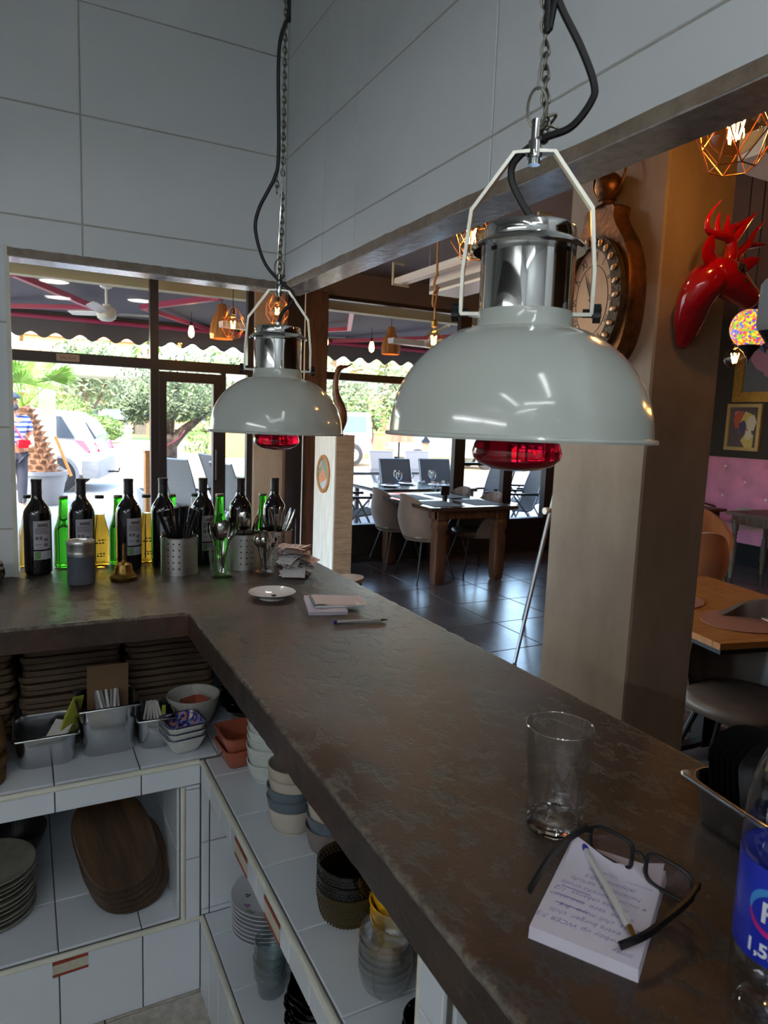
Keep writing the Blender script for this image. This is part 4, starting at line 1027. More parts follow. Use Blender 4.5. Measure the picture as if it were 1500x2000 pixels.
# device on a bracket at the right end of the pass
dv = thing('wall_device', 'grey and black kitchen device hanging at the right end of the pass', 'device', (.872,.548,HB-.003))
obj('bracket', MB().box(-.015,.025,-.035,-.010,-.245,0), M['blackm'], dv, smooth=None)
obj('grey_casing', MB().loft([rrect(.10,.082,.008,-.306,3), rrect(.106,.086,.01,-.298,3), rrect(.104,.084,.01,-.250,3), rrect(.096,.076,.008,-.243,3)]), M['greyp'], dv)
obj('black_base', MB().loft([rrect(.066,.05,.008,-.352,3,.014,-.008), rrect(.080,.06,.008,-.340,3,.008,-.004), rrect(.10,.080,.008,-.3065,3)]), M['blackp'], dv)
M['oak2'] = pm('honey_live_edge_wood', rgb(120,90,52), .6, vcol=rgb(84,60,36), vscale=6, stretch=(8,1,8))
# ================================================================== SHELVES BELOW THE COUNTER
def bowl_mb(r, h, rb, th=.004, seg=40, curve=.55, foot=.004, wav=0, nw=0):
    out = [(0,foot*.5),(rb-.003,foot*.5),(rb-.002,0),(rb,0)]
    for k in range(9):
        f = k/8; out.append((rb+(r-rb)*f**curve, foot+(h-foot)*f))
    inn = [(q[0]-th, q[1]+(0 if i else -.0)) for i, q in enumerate(out[:3:-1])]
    inn = [(max(.001, a-(0)), max(z, foot+th)) for a, z in inn]
    prof = out+[(r-th/2, h+th*.35)]+inn+[(rb*.6, foot+th),(0, foot+th)]
    mb = MB().lathe(prof, seg)
    if nw:
        v2 = []
        for x, y, z in mb.v:
            a = math.atan2(y, x); rr = math.hypot(x, y); f = 1+wav*(z/h)*math.sin(nw*a); v2.append((x*f, y*f, z))
        mb.v = v2
    return mb
def stack(name, labels, cat, group, mb_of, mats, x, y, z, dz, jit=.0015, seed=1, rot=0, tilt=None):
    rnd = random.Random(seed); cache = {}
    for k, lb in enumerate(labels):
        key = mats[k].name
        if key not in cache: cache[key] = o = obj(name, mb_of(), mats[k], smooth=40)
        else: o = inst(cache[key], name)
        o.location = (x+rnd.uniform(-jit,jit)*(k > 0), y+rnd.uniform(-jit,jit)*(k > 0), z+k*dz)
        o.rotation_euler = (0, 0, rot+rnd.uniform(-.2,.2)) if tilt is None else (tilt[0]*k, tilt[1]*k, rot)
        tag(o, lb, cat, group)
def pos(k, n, what, where):
    q = 'lowest' if k == 0 else ('topmost' if k == n-1 else ORD[k]+' from below')
    return f'{what}, {q} in the {where}'
M['offwhite'] = pm('off_white_ceramic', rgb(206,212,206), .22, var=.04, vscale=60, coat=.3)
M['beige'] = pm('beige_ceramic', rgb(192,182,168), .22, var=.04, vscale=40, coat=.3)
M['greyblue'] = pm('blue_grey_ceramic', rgb(96,108,118), .18, coat=.4)
M['taupec'] = pm('taupe_ceramic', rgb(128,116,110), .2, coat=.3)
M['speck'] = pm('speckled_grey_ceramic', rgb(168,166,158), .25, vcol=rgb(190,188,180), vscale=160, coat=.3)
M['yellow'] = pm('yellow_ceramic', rgb(236,178,12), .18, coat=.5)
M['navy'] = pm('navy_ceramic', rgb(26,30,66), .15, coat=.5)
M['blackc'] = pm('glossy_black_ceramic', rgb(10,10,16), .12, coat=.6)
M['greyplate'] = pm('stone_grey_plate', rgb(128,124,112), .35, vcol=rgb(150,146,134), vscale=30)
M['card'] = pm('brown_cardboard', rgb(120,92,66), .85)
M['sachet'] = pm('white_sachet', rgb(210,206,200), .6)
M['limepack'] = pm('lime_green_packet', rgb(158,160,60), .4)
zt = Z1
# gastro pans and their contents
p1 = gn_pan('shallow steel pan of sachets and a lime packet, leftmost on the tiled shelf', .037, 1.972, zt, 0, .160, .170, .086)
p2 = gn_pan('deep steel pan with cardboard and cutlery packs on the tiled shelf', .190, 1.982, zt, R(1), .160, .170, .136)
p3 = gn_pan('small narrow steel pan of sachets beside the patterned bowls', .312, 1.962, zt, R(-2), .104, .150, .088)
def slab(name, label, cat, group, c, size, rot, mat):
    o = obj(name, MB().loft([rrect(size[0],size[1],.002,-size[2]/2,2), rrect(size[0],size[1],.002,size[2]/2,2)]), mat, smooth=None, loc=c, rot=rot); return tag(o, label, cat, group)
slab('paper_sachet', 'white sachet with a red stripe in the shallow steel pan', 'sachet', None, (.020,1.96,zt+.040), (.07,.05,.006), (.2,.1,.3), M['sachet'])
slab('paper_sachet', 'plain white sachet leaning in the shallow steel pan', 'sachet', None, (.068,1.985,zt+.052), (.05,.08,.006), (.5,.1,-.5), M['sachet'])
lp = tag(obj('snack_packet', MB().loft([[(-.022,-.001,0),(.022,-.001,0),(.022,.004,0),(-.022,.004,0)],[(-.02,-.004,.06),(.02,-.004,.06),(.02,.006,.06),(-.02,.006,.06)],[(-.012,0,.115),(.016,0,.12),(.016,.003,.12),(-.012,.003,.115)]]), M['limepack'], smooth=None, loc=(.085,1.995,zt+.03), rot=(.1,.30,.5)), 'lime green packet sticking out of the shallow steel pan', 'packet')
cb = tag(obj('cardboard_sheet', MB().loft([rrect(.110,.003,.001,0,1), rrect(.110,.003,.001,.20,1)]), M['card'], smooth=None, loc=(.196,2.018,zt+.012), rot=(-.06,.02,.03)), 'brown cardboard sheet standing in the deep steel pan', 'cardboard')
for k in range(7):
    slab('cutlery_pack', 'slim wrapped cutlery pack lying in the deep steel pan', 'cutlery pack', 'wrapped cutlery packs in the deep pan', (.165+.009*k,1.972,zt+.112+.001*(k % 2)), (.007,.10,.02), (.55,0,.15*math.sin(k)), M['sachet'] if k % 2 else M['greyp'])
for k in range(6):
    slab('sugar_stick', 'thin white sugar stick standing in the small steel pan', 'sachet', 'sugar sticks in the small pan', (.288+.009*k,1.972-.004*(k % 2),zt+.062), (.007,.003,.095), (-.35+.05*k,.25-.1*k,0), M['sachet'])
slab('tea_sachet', 'pale green sachet in the small steel pan', 'sachet', None, (.338,1.955,zt+.072), (.012,.003,.05), (-.3,.2,.3), M['limepack'])
# square patterned bowls
def sq_bowl(w_, h, wb, th=.004, rr=.02):
    r = []
    for f in (0,.15,.4,.7,1): ww = wb+(w_-wb)*f**.6; r.append(rrect(ww,ww,rr*(.6+.4*f),h*f,5))
    for f in (1,.7,.4,.15): ww = wb+(w_-wb)*f**.6-2*th; r.append(rrect(ww,ww,max(.004,rr*(.6+.4*f)-th*.7),h*f+(.0015 if f == 1 else th*(1-f)),5))
    r.append(rrect(wb*.5,wb*.5,.008,th+.001,5)); return MB().loft(r)
for k in range(3):
    t = thing('square_bowl', pos(k,3,'small square bowl with blue patterned inside','patterned stack'), 'bowl', (.374,1.868,zt+.0+.0175*k), R(8), 'patterned square bowls')
    obj('bowl_body', sq_bowl(.106,.050,.05), M['offwhite'], t, smooth=50)
    obj('patterned_inside', MB().loft([rrect(.05+.056*f**.6-.0092,.05+.056*f**.6-.0092,max(.004,.02*(.6+.4*f)-.0033),.050*f+(.0022 if f == 1 else .004*(1-f)+.0012),5) for f in (1,.7,.4,.15)]+[rrect(.02,.02,.004,.0064,5)], cap0=False), M['glaze'], t, smooth=50)
    obj('dark_rim', MB().tube(rrect(.105,.105,.019,.0515,5), .0016, 6, closed=True), M['navy'], t)
# big grey bowl with a terracotta dish inside
t = thing('serving_bowl', 'large grey glazed serving bowl holding a small terracotta dish', 'bowl', (.433,2.008,zt))
obj('bowl_body', bowl_mb(.078,.098,.040,.004,56,.60,.006), M['speck'], t)
def tag_bowl(label, x, y, z, rz, w_, h):
    o = obj('terracotta_dish', sq_bowl(w_, h, w_*.72, .0035, .022), M['terra'], smooth=50, loc=(x,y,z), rot=(0,0,rz)); return tag(o, label, 'dish', 'square terracotta dishes')
tag_bowl('small square terracotta dish sitting inside the large grey bowl', .437, 2.0, zt+.046, R(20), .078, .034)
tag_bowl('lower of the two square terracotta dishes on the shelf corner', .508, 1.752, zt, R(4), .128, .05)
tag_bowl('upper of the two square terracotta dishes on the shelf corner', .508, 1.752, zt+.036, R(4), .128, .05)
# wooden trays stacked at the back
def tray_mb(w_, d, h=.016, r=.03):
    return MB().loft([rrect(w_-.012,d-.012,r-.006,0,6), rrect(w_-.002,d-.002,r,.004,6), rrect(w_,d,r,h-.003,6), rrect(w_-.004,d-.004,r-.002,h,6), rrect(w_-.03,d-.03,r-.012,h,6), rrect(w_-.034,d-.034,r-.012,h-.005,6)])
rnd = random.Random(8)
tb = obj('serving_board', tray_mb(.262,.30,.0185,.028), M['tray'], smooth=40); first = True
for (cx_, cy_, nm, n_) in ((.112,2.25,'stack behind the steel pans',15),(.388,2.25,'stack behind the large bowl',15),(-.168,2.24,'stack at the left shelf end',14)):
    for k in range(n_):
        o = tb if first else inst(tb, 'serving_board'); first = False
        o.location = (cx_+rnd.uniform(-.008,.008), cy_+rnd.uniform(-.007,.007), zt+k*.0192); o.rotation_euler = (0,0,rnd.uniform(-.03,.03))
        tag(o, pos(k, n_, 'dark wooden serving board', nm), 'serving board', 'stacked wooden serving boards')
fb = obj('carving_board', MB().loft([rrect(.13,.22,.04,0,6), rrect(.136,.226,.042,.006,6), rrect(.136,.226,.042,.016,6), rrect(.126,.216,.038,.020,6)]), M['oak2'] if 'oak2' in M else M['board'], smooth=40)
for k in range(5):
    o = fb if k == 0 else inst(fb, 'carving_board')
    o.location = (-.125-.006*(k % 2), 1.945+.004*(k % 3), zt+.0206*k); o.rotation_euler = (0,0,.06*(k % 3))
    tag(o, pos(k, 5, 'small live edge wooden board', 'stack at the left shelf edge'), 'board', 'small boards at the left edge')
# dark scalloped plates behind the big bowl
stack('scalloped_plate', [pos(k,9,'dark scalloped plate','stack under the counter corner') for k in range(9)], 'plate', 'dark scalloped plates', lambda: bowl_mb(.085,.022,.05,.004,60,.5,.003,.05,9), [M['blackc']]*9, .585, 1.93, zt+.055, .0115, .004, 3)
tag(obj('black_bowl', bowl_mb(.062,.054,.034,.004,40,.5,.004), M['taupec'], loc=(.585,1.93,zt)), 'dark round bowl carrying the scalloped plates', 'bowl')
# round bowls along the long shelf
stack('ribbed_bowl', [pos(k,6,'white ribbed bowl','stack beside the terracotta dishes') for k in range(6)], 'bowl', 'white ribbed bowls', lambda: bowl_mb(.058,.050,.040,.0035,48,.45,.004), [M['offwhite']]*6, .545, 1.632, zt, .0215, .002, 5)
stack('small_white_bowl', [pos(k,3,'small pale white bowl','short stack half under the counter') for k in range(3)], 'bowl', 'small pale bowls', lambda: bowl_mb(.055,.046,.032,.0035,40,.5,.004), [M['offwhite']]*3, .572, 1.512, zt, .026, .002, 6)
def deep(): return bowl_mb(.0565,.060,.036,.0042,48,.36,.004)
stack('stoneware_bowl', ['beige stoneware bowl, lowest in the four-bowl stack','blue grey stoneware bowl, second from below in the four-bowl stack','blue grey stoneware bowl, third from below in the four-bowl stack','beige stoneware bowl, fourth from below under the topmost','beige stoneware bowl, topmost and empty in the left stoneware stack'], 'bowl', 'stoneware bowls on the long shelf', deep, [M['beige'],M['greyblue'],M['greyblue'],M['beige'],M['beige']], .522, 1.395, zt, .0235, .003, 7)
stack('stoneware_bowl', ['taupe stoneware bowl, lowest in the right stoneware stack','blue grey stoneware bowl, second from below in the right stoneware stack','beige stoneware bowl, third from below in the right stoneware stack','taupe stoneware bowl, topmost in the right stoneware stack'], 'bowl', 'stoneware bowls on the long shelf', deep, [M['taupec'],M['greyblue'],M['beige'],M['taupec']], .570, 1.285, zt, .0265, .003, 8)
stack('blue_glass_bowl', [pos(k,3,'blue grey wavy bowl','stack behind the smoked glass bowls') for k in range(3)], 'bowl', 'blue grey wavy bowls', lambda: bowl_mb(.05,.045,.03,.0035,40,.5,.004,.03,6), [M['greyblue']]*3, .652, 1.195, zt, .024, .002, 9)
# smoked textured glass bowls
M['dglass2'] = pm('amber_smoked_glass', (.30,.22,.10), .06, trans=.8, ior=1.3)
def dots_bowl():
    mb = bowl_mb(.060,.066,.040,.004,56,.30,.005); return mb
for k, (mt, lb) in enumerate(((M['dglass2'],'amber smoked glass bowl, lowest of the three dotted bowls'),(M['dglass'],'dark smoked glass bowl, middle of the three dotted bowls'),(M['dglass'],'dark smoked glass bowl, topmost of the three dotted bowls'))):
    t = thing('smoked_glass_bowl', lb, 'bowl', (.520,1.085,zt+.024*k), .3*k, 'dotted smoked glass bowls')
    obj('bowl_body', dots_bowl(), mt, t)
    for j in range(8):
        d = MB(); z = .008+.0068*j; f = (z-.005)/.061; r = .040+.020*max(0,f)**.30
        for i in range(44):
            a = 2*PI*(i+.5*(j % 2))/44; d.sphere((r*math.cos(a), r*math.sin(a), z), .0021, 6, 4)
        q = obj('dot_relief', d, M['dglass2'] if k == 0 else M['blackc'], t); q['kind'] = 'stuff'
stack('navy_plate', [pos(k,5,'navy blue bowl','stack under the counter behind the yellow bowls') for k in range(5)], 'bowl', 'navy bowls', lambda: bowl_mb(.062,.034,.034,.0035,44,.5,.004), [M['navy']]*5, .658, 1.072, zt, .0135, .002, 10)
stack('yellow_bowl', [pos(k,7,'bright yellow bowl','yellow stack half under the counter') for k in range(7)], 'bowl', 'yellow bowls', lambda: bowl_mb(.054,.052,.032,.0035,44,.5,.004), [M['yellow']]*7, .574, .982, zt, .0165, .004, 11)
stack('glass_bowl', [pos(k,6,'clear round glass bowl','stack in front of the yellow bowls') for k in range(6)], 'bowl', 'clear glass bowls', lambda: bowl_mb(.0445,.043,.028,.0026,44,.36,.003), [M['glass2']]*6, .505, .905, zt, .0125, .001, 12)
stack('black_bowl', [pos(k,7,'small glossy black bowl','stack against the white tiled divider') for k in range(7)], 'bowl', 'small black bowls', lambda: bowl_mb(.040,.036,.026,.003,40,.5,.003), [M['blackc']]*7, .572, .822, zt, .0165, .0015, 13)
stack('black_bowl', [pos(k,2,'glossy black bowl','pair nearest the camera on the shelf') for k in range(2)], 'bowl', 'black bowls nearest the camera', lambda: bowl_mb(.042,.036,.026,.003,40,.5,.003), [M['blackc']]*2, .512, .775, zt, .017, .0015, 14)
# lower shelf
z = Z2
M['floral'] = pm('white_china_with_print', rgb(206,208,214), .15, coat=.4)
M['pinkprint'] = pm('pink_print', rgb(150,70,130), .5); M['blkprint'] = pm('dark_line_print', rgb(56,58,64), .5); M['grnprint'] = pm('olive_print', rgb(120,124,84), .5)
def plate_mb(r, h=.018): return MB().lathe([(0,.002),(r*.55,.002),(r*.56,0),(r*.60,0),(r*.66,.004),(r*.98,h),(r,h+.001),(r*.985,h+.0022),(r*.68,.0075),(r*.6,.0052),(0,.005)], 56)
pl = None
for k in range(8):
    t = thing('china_plate', pos(k,8,'printed white china plate','stack on the lower long shelf'), 'plate', (.566,1.672,z+.0118*k), .5*k, 'printed china plates')
    if pl is None: pl = obj('dish', plate_mb(.105), M['floral'], t)
    else: inst(pl, 'dish', t)
    if k == 7:
        for (x_, y_, s_, m_) in ((-.07,-.02,.012,'pinkprint'),(-.055,.02,.010,'blkprint'),(-.075,-.05,.009,'grnprint'),(-.068,-.06,.009,'grnprint'),(-.03,-.075,.008,'blkprint'),(.0,-.07,.009,'grnprint'),(-.02,0,.012,'pinkprint'),(.02,.03,.01,'blkprint')):
            rr = math.hypot(x_, y_); zz = .0078 if rr < .071 else .0078+(rr-.071)*.38
            for q in range(3):
                a = 2*PI*q/3; obj('printed_motif', MB().add([(x_+s_*(.45*math.cos(a)+.42*math.cos(b)), y_+s_*(.45*math.sin(a)+.30*math.sin(b)), zz+.001+.38*.0) for b in [i*PI/4 for i in range(8)]], [tuple(range(8))]), M[m_], t, smooth=None)
        t.rotation_euler = (0,0,0)
stack('glass_tumbler', [pos(k,4,'pale blue glass tumbler','stack on the lower long shelf') for k in range(4)], 'glass', 'stacked pale tumblers', lambda: MB().lathe([(0,.0),(.026,0),(.030,.004),(.034,.030),(.0375,.046),(.0405,.048),(.0415,.072),(.0408,.0735),(.0398,.072),(.0388,.049),(.0358,.046),(.0322,.030),(.028,.010),(0,.008)], 40), [M['bglass']]*4, .498, 1.455, z, .023, .002, 15)
stack('black_wavy_bowl', [pos(k,6,'glossy black wavy bowl','black stack on the lower long shelf') for k in range(6)], 'bowl', 'black wavy bowls', lambda: bowl_mb(.075,.045,.045,.004,60,.5,.004,.045,7), [M['blackc']]*6, .560, 1.30, z, .0165, .003, 16)
tag(obj('glass_dish', bowl_mb(.04,.03,.028,.003,36,.4,.003), M['bglass'], loc=(.595,1.40,z)), 'single clear glass dish between the tumblers and the black bowls', 'dish')
# left niche: grey plates, black ribbed bowl, leaning oval boards
stack('stone_plate', [pos(k,10,'round stone grey plate','plate stack in the left niche') for k in range(10)], 'plate', 'stone grey plates', lambda: MB().lathe([(0,.001),(.07,0),(.078,.001),(.108,.011),(.118,.016),(.119,.0185),(.1165,.0195),(.104,.0145),(.075,.006),(0,.005)], 64), [M['greyplate']]*10, -.115, 2.03, z, .0142, .003, 17)
M['darkrib'] = wave_mat('dark_ribbed_ceramic', rgb(52,50,56), rgb(36,34,40), 30, 'X', .4)
tag(obj('ribbed_black_bowl', bowl_mb(.10,.085,.05,.005,60,.5,.005), M['darkrib'], loc=(-.06,2.29,z+.0)), 'dark ribbed bowl behind the grey plates', 'bowl')
ov = []
for i in range(48):
    a = 2*PI*i/48; ca, sa = math.cos(a), math.sin(a); ov.append((.106*math.copysign(abs(ca)**.80, ca), -.136*math.copysign(abs(sa)**.80, sa)))
def oval(h=.020):
    return MB().loft([[(x*.97,y*.985,0) for x,y in ov],[(x,y,.004) for x,y in ov],[(x,y,h-.004) for x,y in ov],[(x*.965,y*.98,h) for x,y in ov]])
ob = obj('oval_board', oval(), M['board'], smooth=40)
tl = R(45)      # the boards lean back against the niche
for k in range(6):
    o = ob if k == 0 else inst(ob, 'oval_board')
    nrm = Vector((0,-math.sin(tl),math.cos(tl))); up = Vector((0,math.cos(tl),math.sin(tl)))
    c = Vector((.228,1.858,z+.02)) + up*.133 + nrm*(.0212*k-.03) + up*(.010*max(0,k-1)) + Vector((-.006*k+.012*(k == 0), 0, 0))
    o.location = c; o.rotation_euler = (tl, 0, R([10,14,16,13,17,20][k]))
    tag(o, pos(k,6,'dark oval wooden board','leaning stack in the niche') if k < 5 else 'dark oval wooden board, outermost of the leaning stack in the niche', 'board', 'oval boards in the niche')
M['bezelm'] = pm('pewter_filigree', rgb(112,98,82), .45, .6, vcol=rgb(60,52,44), vscale=130, bump=1.0, bscale=160)
M['bead'] = pm('pale_copper_bead', rgb(224,190,156), .28, .6)
M['heron'] = pm('polished_dark_wood', rgb(104,64,44), .3, vcol=rgb(70,42,30), vscale=6)
# ================================================================== DINING ROOM
# --- wall clock on the pillar (faces the kitchen, -X)
ck = thing('wall_clock', 'oval copper pocket watch style wall clock on the pillar', 'clock', (PX, 1.748, 2.005))
# local: u along +Y, v along Z, out along -X
def W(u, v, n): return (-n, u, v)
def ell(a, b, n, w, k=48): return [W(a*math.cos(2*PI*i/k), b*math.sin(2*PI*i/k), w) for i in range(k)]
def body_out(n=64, g=1.0):
    out = []
    for i in range(n):
        a = 2*PI*i/n-PI/2; u, v = .150*g*math.cos(a), .222*g*math.sin(a)
        if v > .10*g:
            s_ = (v/g-.10)/.122; uu = .150*math.sqrt(max(0, 1-(.10/.222)**2))*(1-s_)**1.0
        out.append((u, v))
    return out
side = []
prof = [(.075,-.205),(.115,-.175),(.142,-.12),(.155,-.04),(.153,.05),(.138,.12),(.112,.175),(.082,.215),(.064,.25),(.058,.285)]
outl = [(0,-.222)]+prof+[(-u, v) for u, v in prof[::-1]]
sm = [(p.x, p.y) for p in smooth_pts([(u, v, 0) for u, v in outl], 3, True)]
obj('case', MB().loft([[W(u, v, 0) for u, v in sm], [W(u, v, .055) for u, v in sm], [W(u*.97, v*.985, .066) for u, v in sm]]), M['cooper'], ck, smooth=40)
def ell_ring(a1, b1, a0, b0, n0, n1):
    k = 64; return MB().loft([ell(a1,b1,0,n0,k), ell(a1,b1,0,n1,k), ell(a0,b0,0,n1+.004,k), ell(a0,b0,0,n0-.004,k)], cap0=False, cap1=False)
obj('bezel', ell_ring(.138,.196,.102,.158,.064,.086), M['bezelm'], ck, smooth=40)
bd = None
for i in range(26):
    a = 2*PI*i/26
    if bd is None: bd = o = obj('bead', MB().sphere((0,0,0), (.006,.0085,.013), 12, 8), M['bead'], ck)
    else: o = inst(bd, 'bead', ck)
    o.location = W(.120*math.cos(a), .177*math.sin(a), .092); o.rotation_euler = (a*.9-PI/2, 0, 0)
obj('dial', MB().loft([ell(.104,.160,0,.064,64), ell(.104,.160,0,.0705,64)]), M['dial'], ck)
obj('chapter_ring', MB().tube(ell(.070,.108,0,.0712,48), .0009, 5, closed=True), M['blkprint'], ck)
num = ['XII','I','II','III','IIII','V','VI','VII','VIII','IX','X','XI']
FACE_X = Matrix(((0,0,-1,0),(-1,0,0,0),(0,1,0,0),(0,0,0,1)))
for i, s_ in enumerate(num):
    a = PI/2-2*PI*i/12
    # seen from -X the right hand side is -Y
    m4 = Matrix.Translation(W(-.086*math.cos(a), .133*math.sin(a), .0708)) @ FACE_X @ Matrix.Rotation(a-PI/2, 4, 'Z') @ Matrix.Translation((0,-.014,0)) @ Matrix.Scale(.62, 4, (1,0,0))
    text('numeral', s_, .040, M['blkprint'], ck, m4, .0003, align='CENTER')
for L_, w_, a in ((.075,.005,R(93)),(.112,.0035,R(118))):
    c_, s_ = math.cos(a), math.sin(a); 
    d = lambda r, o_: W(-(r*c_*.72-o_*s_), r*s_+o_*c_*.72, .0745)
    obj('hand', MB().add([d(-.02,-w_*.4), d(-.02,w_*.4), d(L_*.5,w_), d(L_,0), d(L_*.5,-w_)], [(0,1,2,3,4)]), M['blackm'], ck, smooth=None)
obj('hub', MB().sphere(W(0,0,.075), .006, 10, 6), M['blackm'], ck)
obj('neck', MB().lathe([(.040,.283),(.034,.292),(.024,.296),(.022,.306),(.030,.310),(.026,.316)], 24, c=(-.034,0,0)), M['cooper'], ck)
obj('ball', MB().sphere((-.034,0,.352), .043, 24, 14), M['cooper'], ck)
rgp = [(-.034+.006*math.sin(2*PI*i/32), .066*math.cos(2*PI*i/32), .385+.072*math.sin(2*PI*i/32)) for i in range(32)]
obj('carry_ring', MB().tube(rgp, .004, 8, closed=True), M['cooper'], ck)

# --- red deer head on the pillar (faces the camera side, -Y)
dr = thing('deer_head', 'glossy red stag head trophy mounted on the pillar', 'wall trophy', (1.845, PY, 2.02))
def loft_path(pts, radii, seg=20, squash=1.0):
    P = [Vector(p) for p in pts]; rings = []
    up = Vector((1,0,0))
    for i, p in enumerate(P):
        t_ = (P[min(i+1,len(P)-1)]-P[max(i-1,0)]).normalized()
        a = up - t_*up.dot(t_); a.normalize(); b = t_.cross(a)
        ra, rb = radii[i] if isinstance(radii[i], tuple) else (radii[i], radii[i]*squash)
        rings.append([p+a*ra*math.cos(2*PI*k/seg)+b*rb*math.sin(2*PI*k/seg) for k in range(seg)])
    return MB().loft(rings)
# the head turns to the right (+X), muzzle pointing right and a little down
neck = smooth_pts([(-.020,-.002,-.160),(-.034,-.016,-.140),(-.052,-.040,-.085),(-.070,-.070,-.030),(-.066,-.095,.010),(-.045,-.112,.035)], 4)
nr = [(.012,.008),(.032,.022),(.050,.040),(.052,.050),(.054,.054),(.050,.050)]
rr = []
for i in range(len(neck)):
    f = i/(len(neck)-1)*(len(nr)-1); k = min(int(f), len(nr)-2); g_ = f-k
    rr.append((nr[k][0]*(1-g_)+nr[k+1][0]*g_, nr[k][1]*(1-g_)+nr[k+1][1]*g_))
obj('neck', loft_path(neck, rr), M['red'], dr, smooth=60)
hd = [(-.078,-.110,.052),(-.062,-.112,.048),(-.036,-.115,.038),(-.004,-.118,.026),(.034,-.120,.008),(.070,-.122,-.008),(.096,-.123,-.018),(.112,-.124,-.022),(.120,-.124,-.024)]
hr = [(.008,.010),(.036,.040),(.052,.050),(.055,.050),(.047,.044),(.038,.038),(.034,.034),(.024,.024),(.006,.006)]
hs = smooth_pts(hd, 3); rr = []
for i in range(len(hs)):
    f = i/(len(hs)-1)*(len(hr)-1); k = min(int(f), len(hr)-2); g_ = f-k; rr.append((hr[k][0]*(1-g_)+hr[k+1][0]*g_, hr[k][1]*(1-g_)+hr[k+1][1]*g_))
def loft_path2(P, radii, seg=22):
    rings = []
    for i, p in enumerate(P):
        t_ = (P[min(i+1,len(P)-1)]-P[max(i-1,0)]).normalized(); b = Vector((0,-1,0)); b = (b-t_*b.dot(t_)).normalized(); a = t_.cross(b)
        rings.append([p+a*radii[i][0]*math.cos(2*PI*k/seg)+b*radii[i][1]*math.sin(2*PI*k/seg) for k in range(seg)])
    return MB().loft(rings)
obj('head', loft_path2(hs, rr), M['red'], dr, smooth=60)
obj('nose', MB().sphere((.112,-.128,-.014), (.010,.018,.011), 12, 8), M['blackp'], dr)
obj('eye', MB().sphere((-.002,-.166,.046), (.009,.005,.008), 14, 8), M['blackm'], dr)
for k in range(9):
    a = 2*PI*k/9; obj('eye_flower_petal', MB().sphere((-.002+.016*math.cos(a), -.1645, .046+.015*math.sin(a)), (.0055,.003,.0055), 8, 6), M['blkprint'], dr)
for ba, md_, tip, wv in (((-.052,-.112,.070),(-.100,-.125,.085),(-.098,-.135,.135),.030),((.050,-.10,.058),(.095,-.105,.082),(.147,-.11,.106),.020)):
    P = smooth_pts([ba, md_, tip], 6)
    n_ = len(P); obj('ear', loft_path2(P, [(max(.0015, wv*math.sin(PI*min(.97,.12+.85*i/(n_-1)))), .010*max(.15, 1-i/n_)) for i in range(n_)], 14), M['red'], dr, smooth=60)
def antler(name, paths):
    mb = MB()
    for pts, r0, r1 in paths:
        P = smooth_pts(pts, 5); n_ = len(P); mb.tube(P, [r0+(r1-r0)*(i/(n_-1))**1.2 for i in range(n_)], 12)
    obj(name, mb, M['red'], dr, smooth=60)
antler('antler', [([(.0,-.115,.070),(.004,-.118,.100),(-.006,-.120,.135),(-.045,-.124,.140),(-.095,-.128,.138),(-.122,-.13,.150),(-.118,-.132,.185),(-.079,-.134,.229)], .020, .0015),
                  ([(-.004,-.118,.128),(.025,-.122,.160),(.055,-.126,.195),(.087,-.128,.226)], .016, .0015), ([(-.030,-.122,.138),(-.010,-.12,.165),(.030,-.118,.185),(.075,-.120,.215)], .015, .002), ([(-.030,-.122,.145),(-.026,-.12,.175),(-.022,-.118,.205)], .013, .0015), ([(-.072,-.126,.142),(-.070,-.122,.175),(-.058,-.118,.205)], .010, .0015)])
antler('antler', [([(.028,-.10,.075),(.060,-.10,.110),(.100,-.10,.145),(.124,-.10,.180),(.165,-.10,.220)], .018, .0015), ([(.095,-.10,.140),(.130,-.10,.145),(.178,-.10,.152)], .014, .003)])
for x_, y_, z_ in ((-.030,-.044,-.135),(-.060,-.075,-.085),(-.040,-.082,-.075),(-.075,-.085,-.06),(-.055,-.108,-.045),(.02,-.162,.02),(.05,-.158,.005)):
    for k in range(5):
        a = 2*PI*k/5; obj('painted_flower', MB().sphere((x_+.006*math.cos(a), y_-.0, z_+.006*math.sin(a)), (.0034,.006,.0034), 6, 4), M['blkprint'], dr)

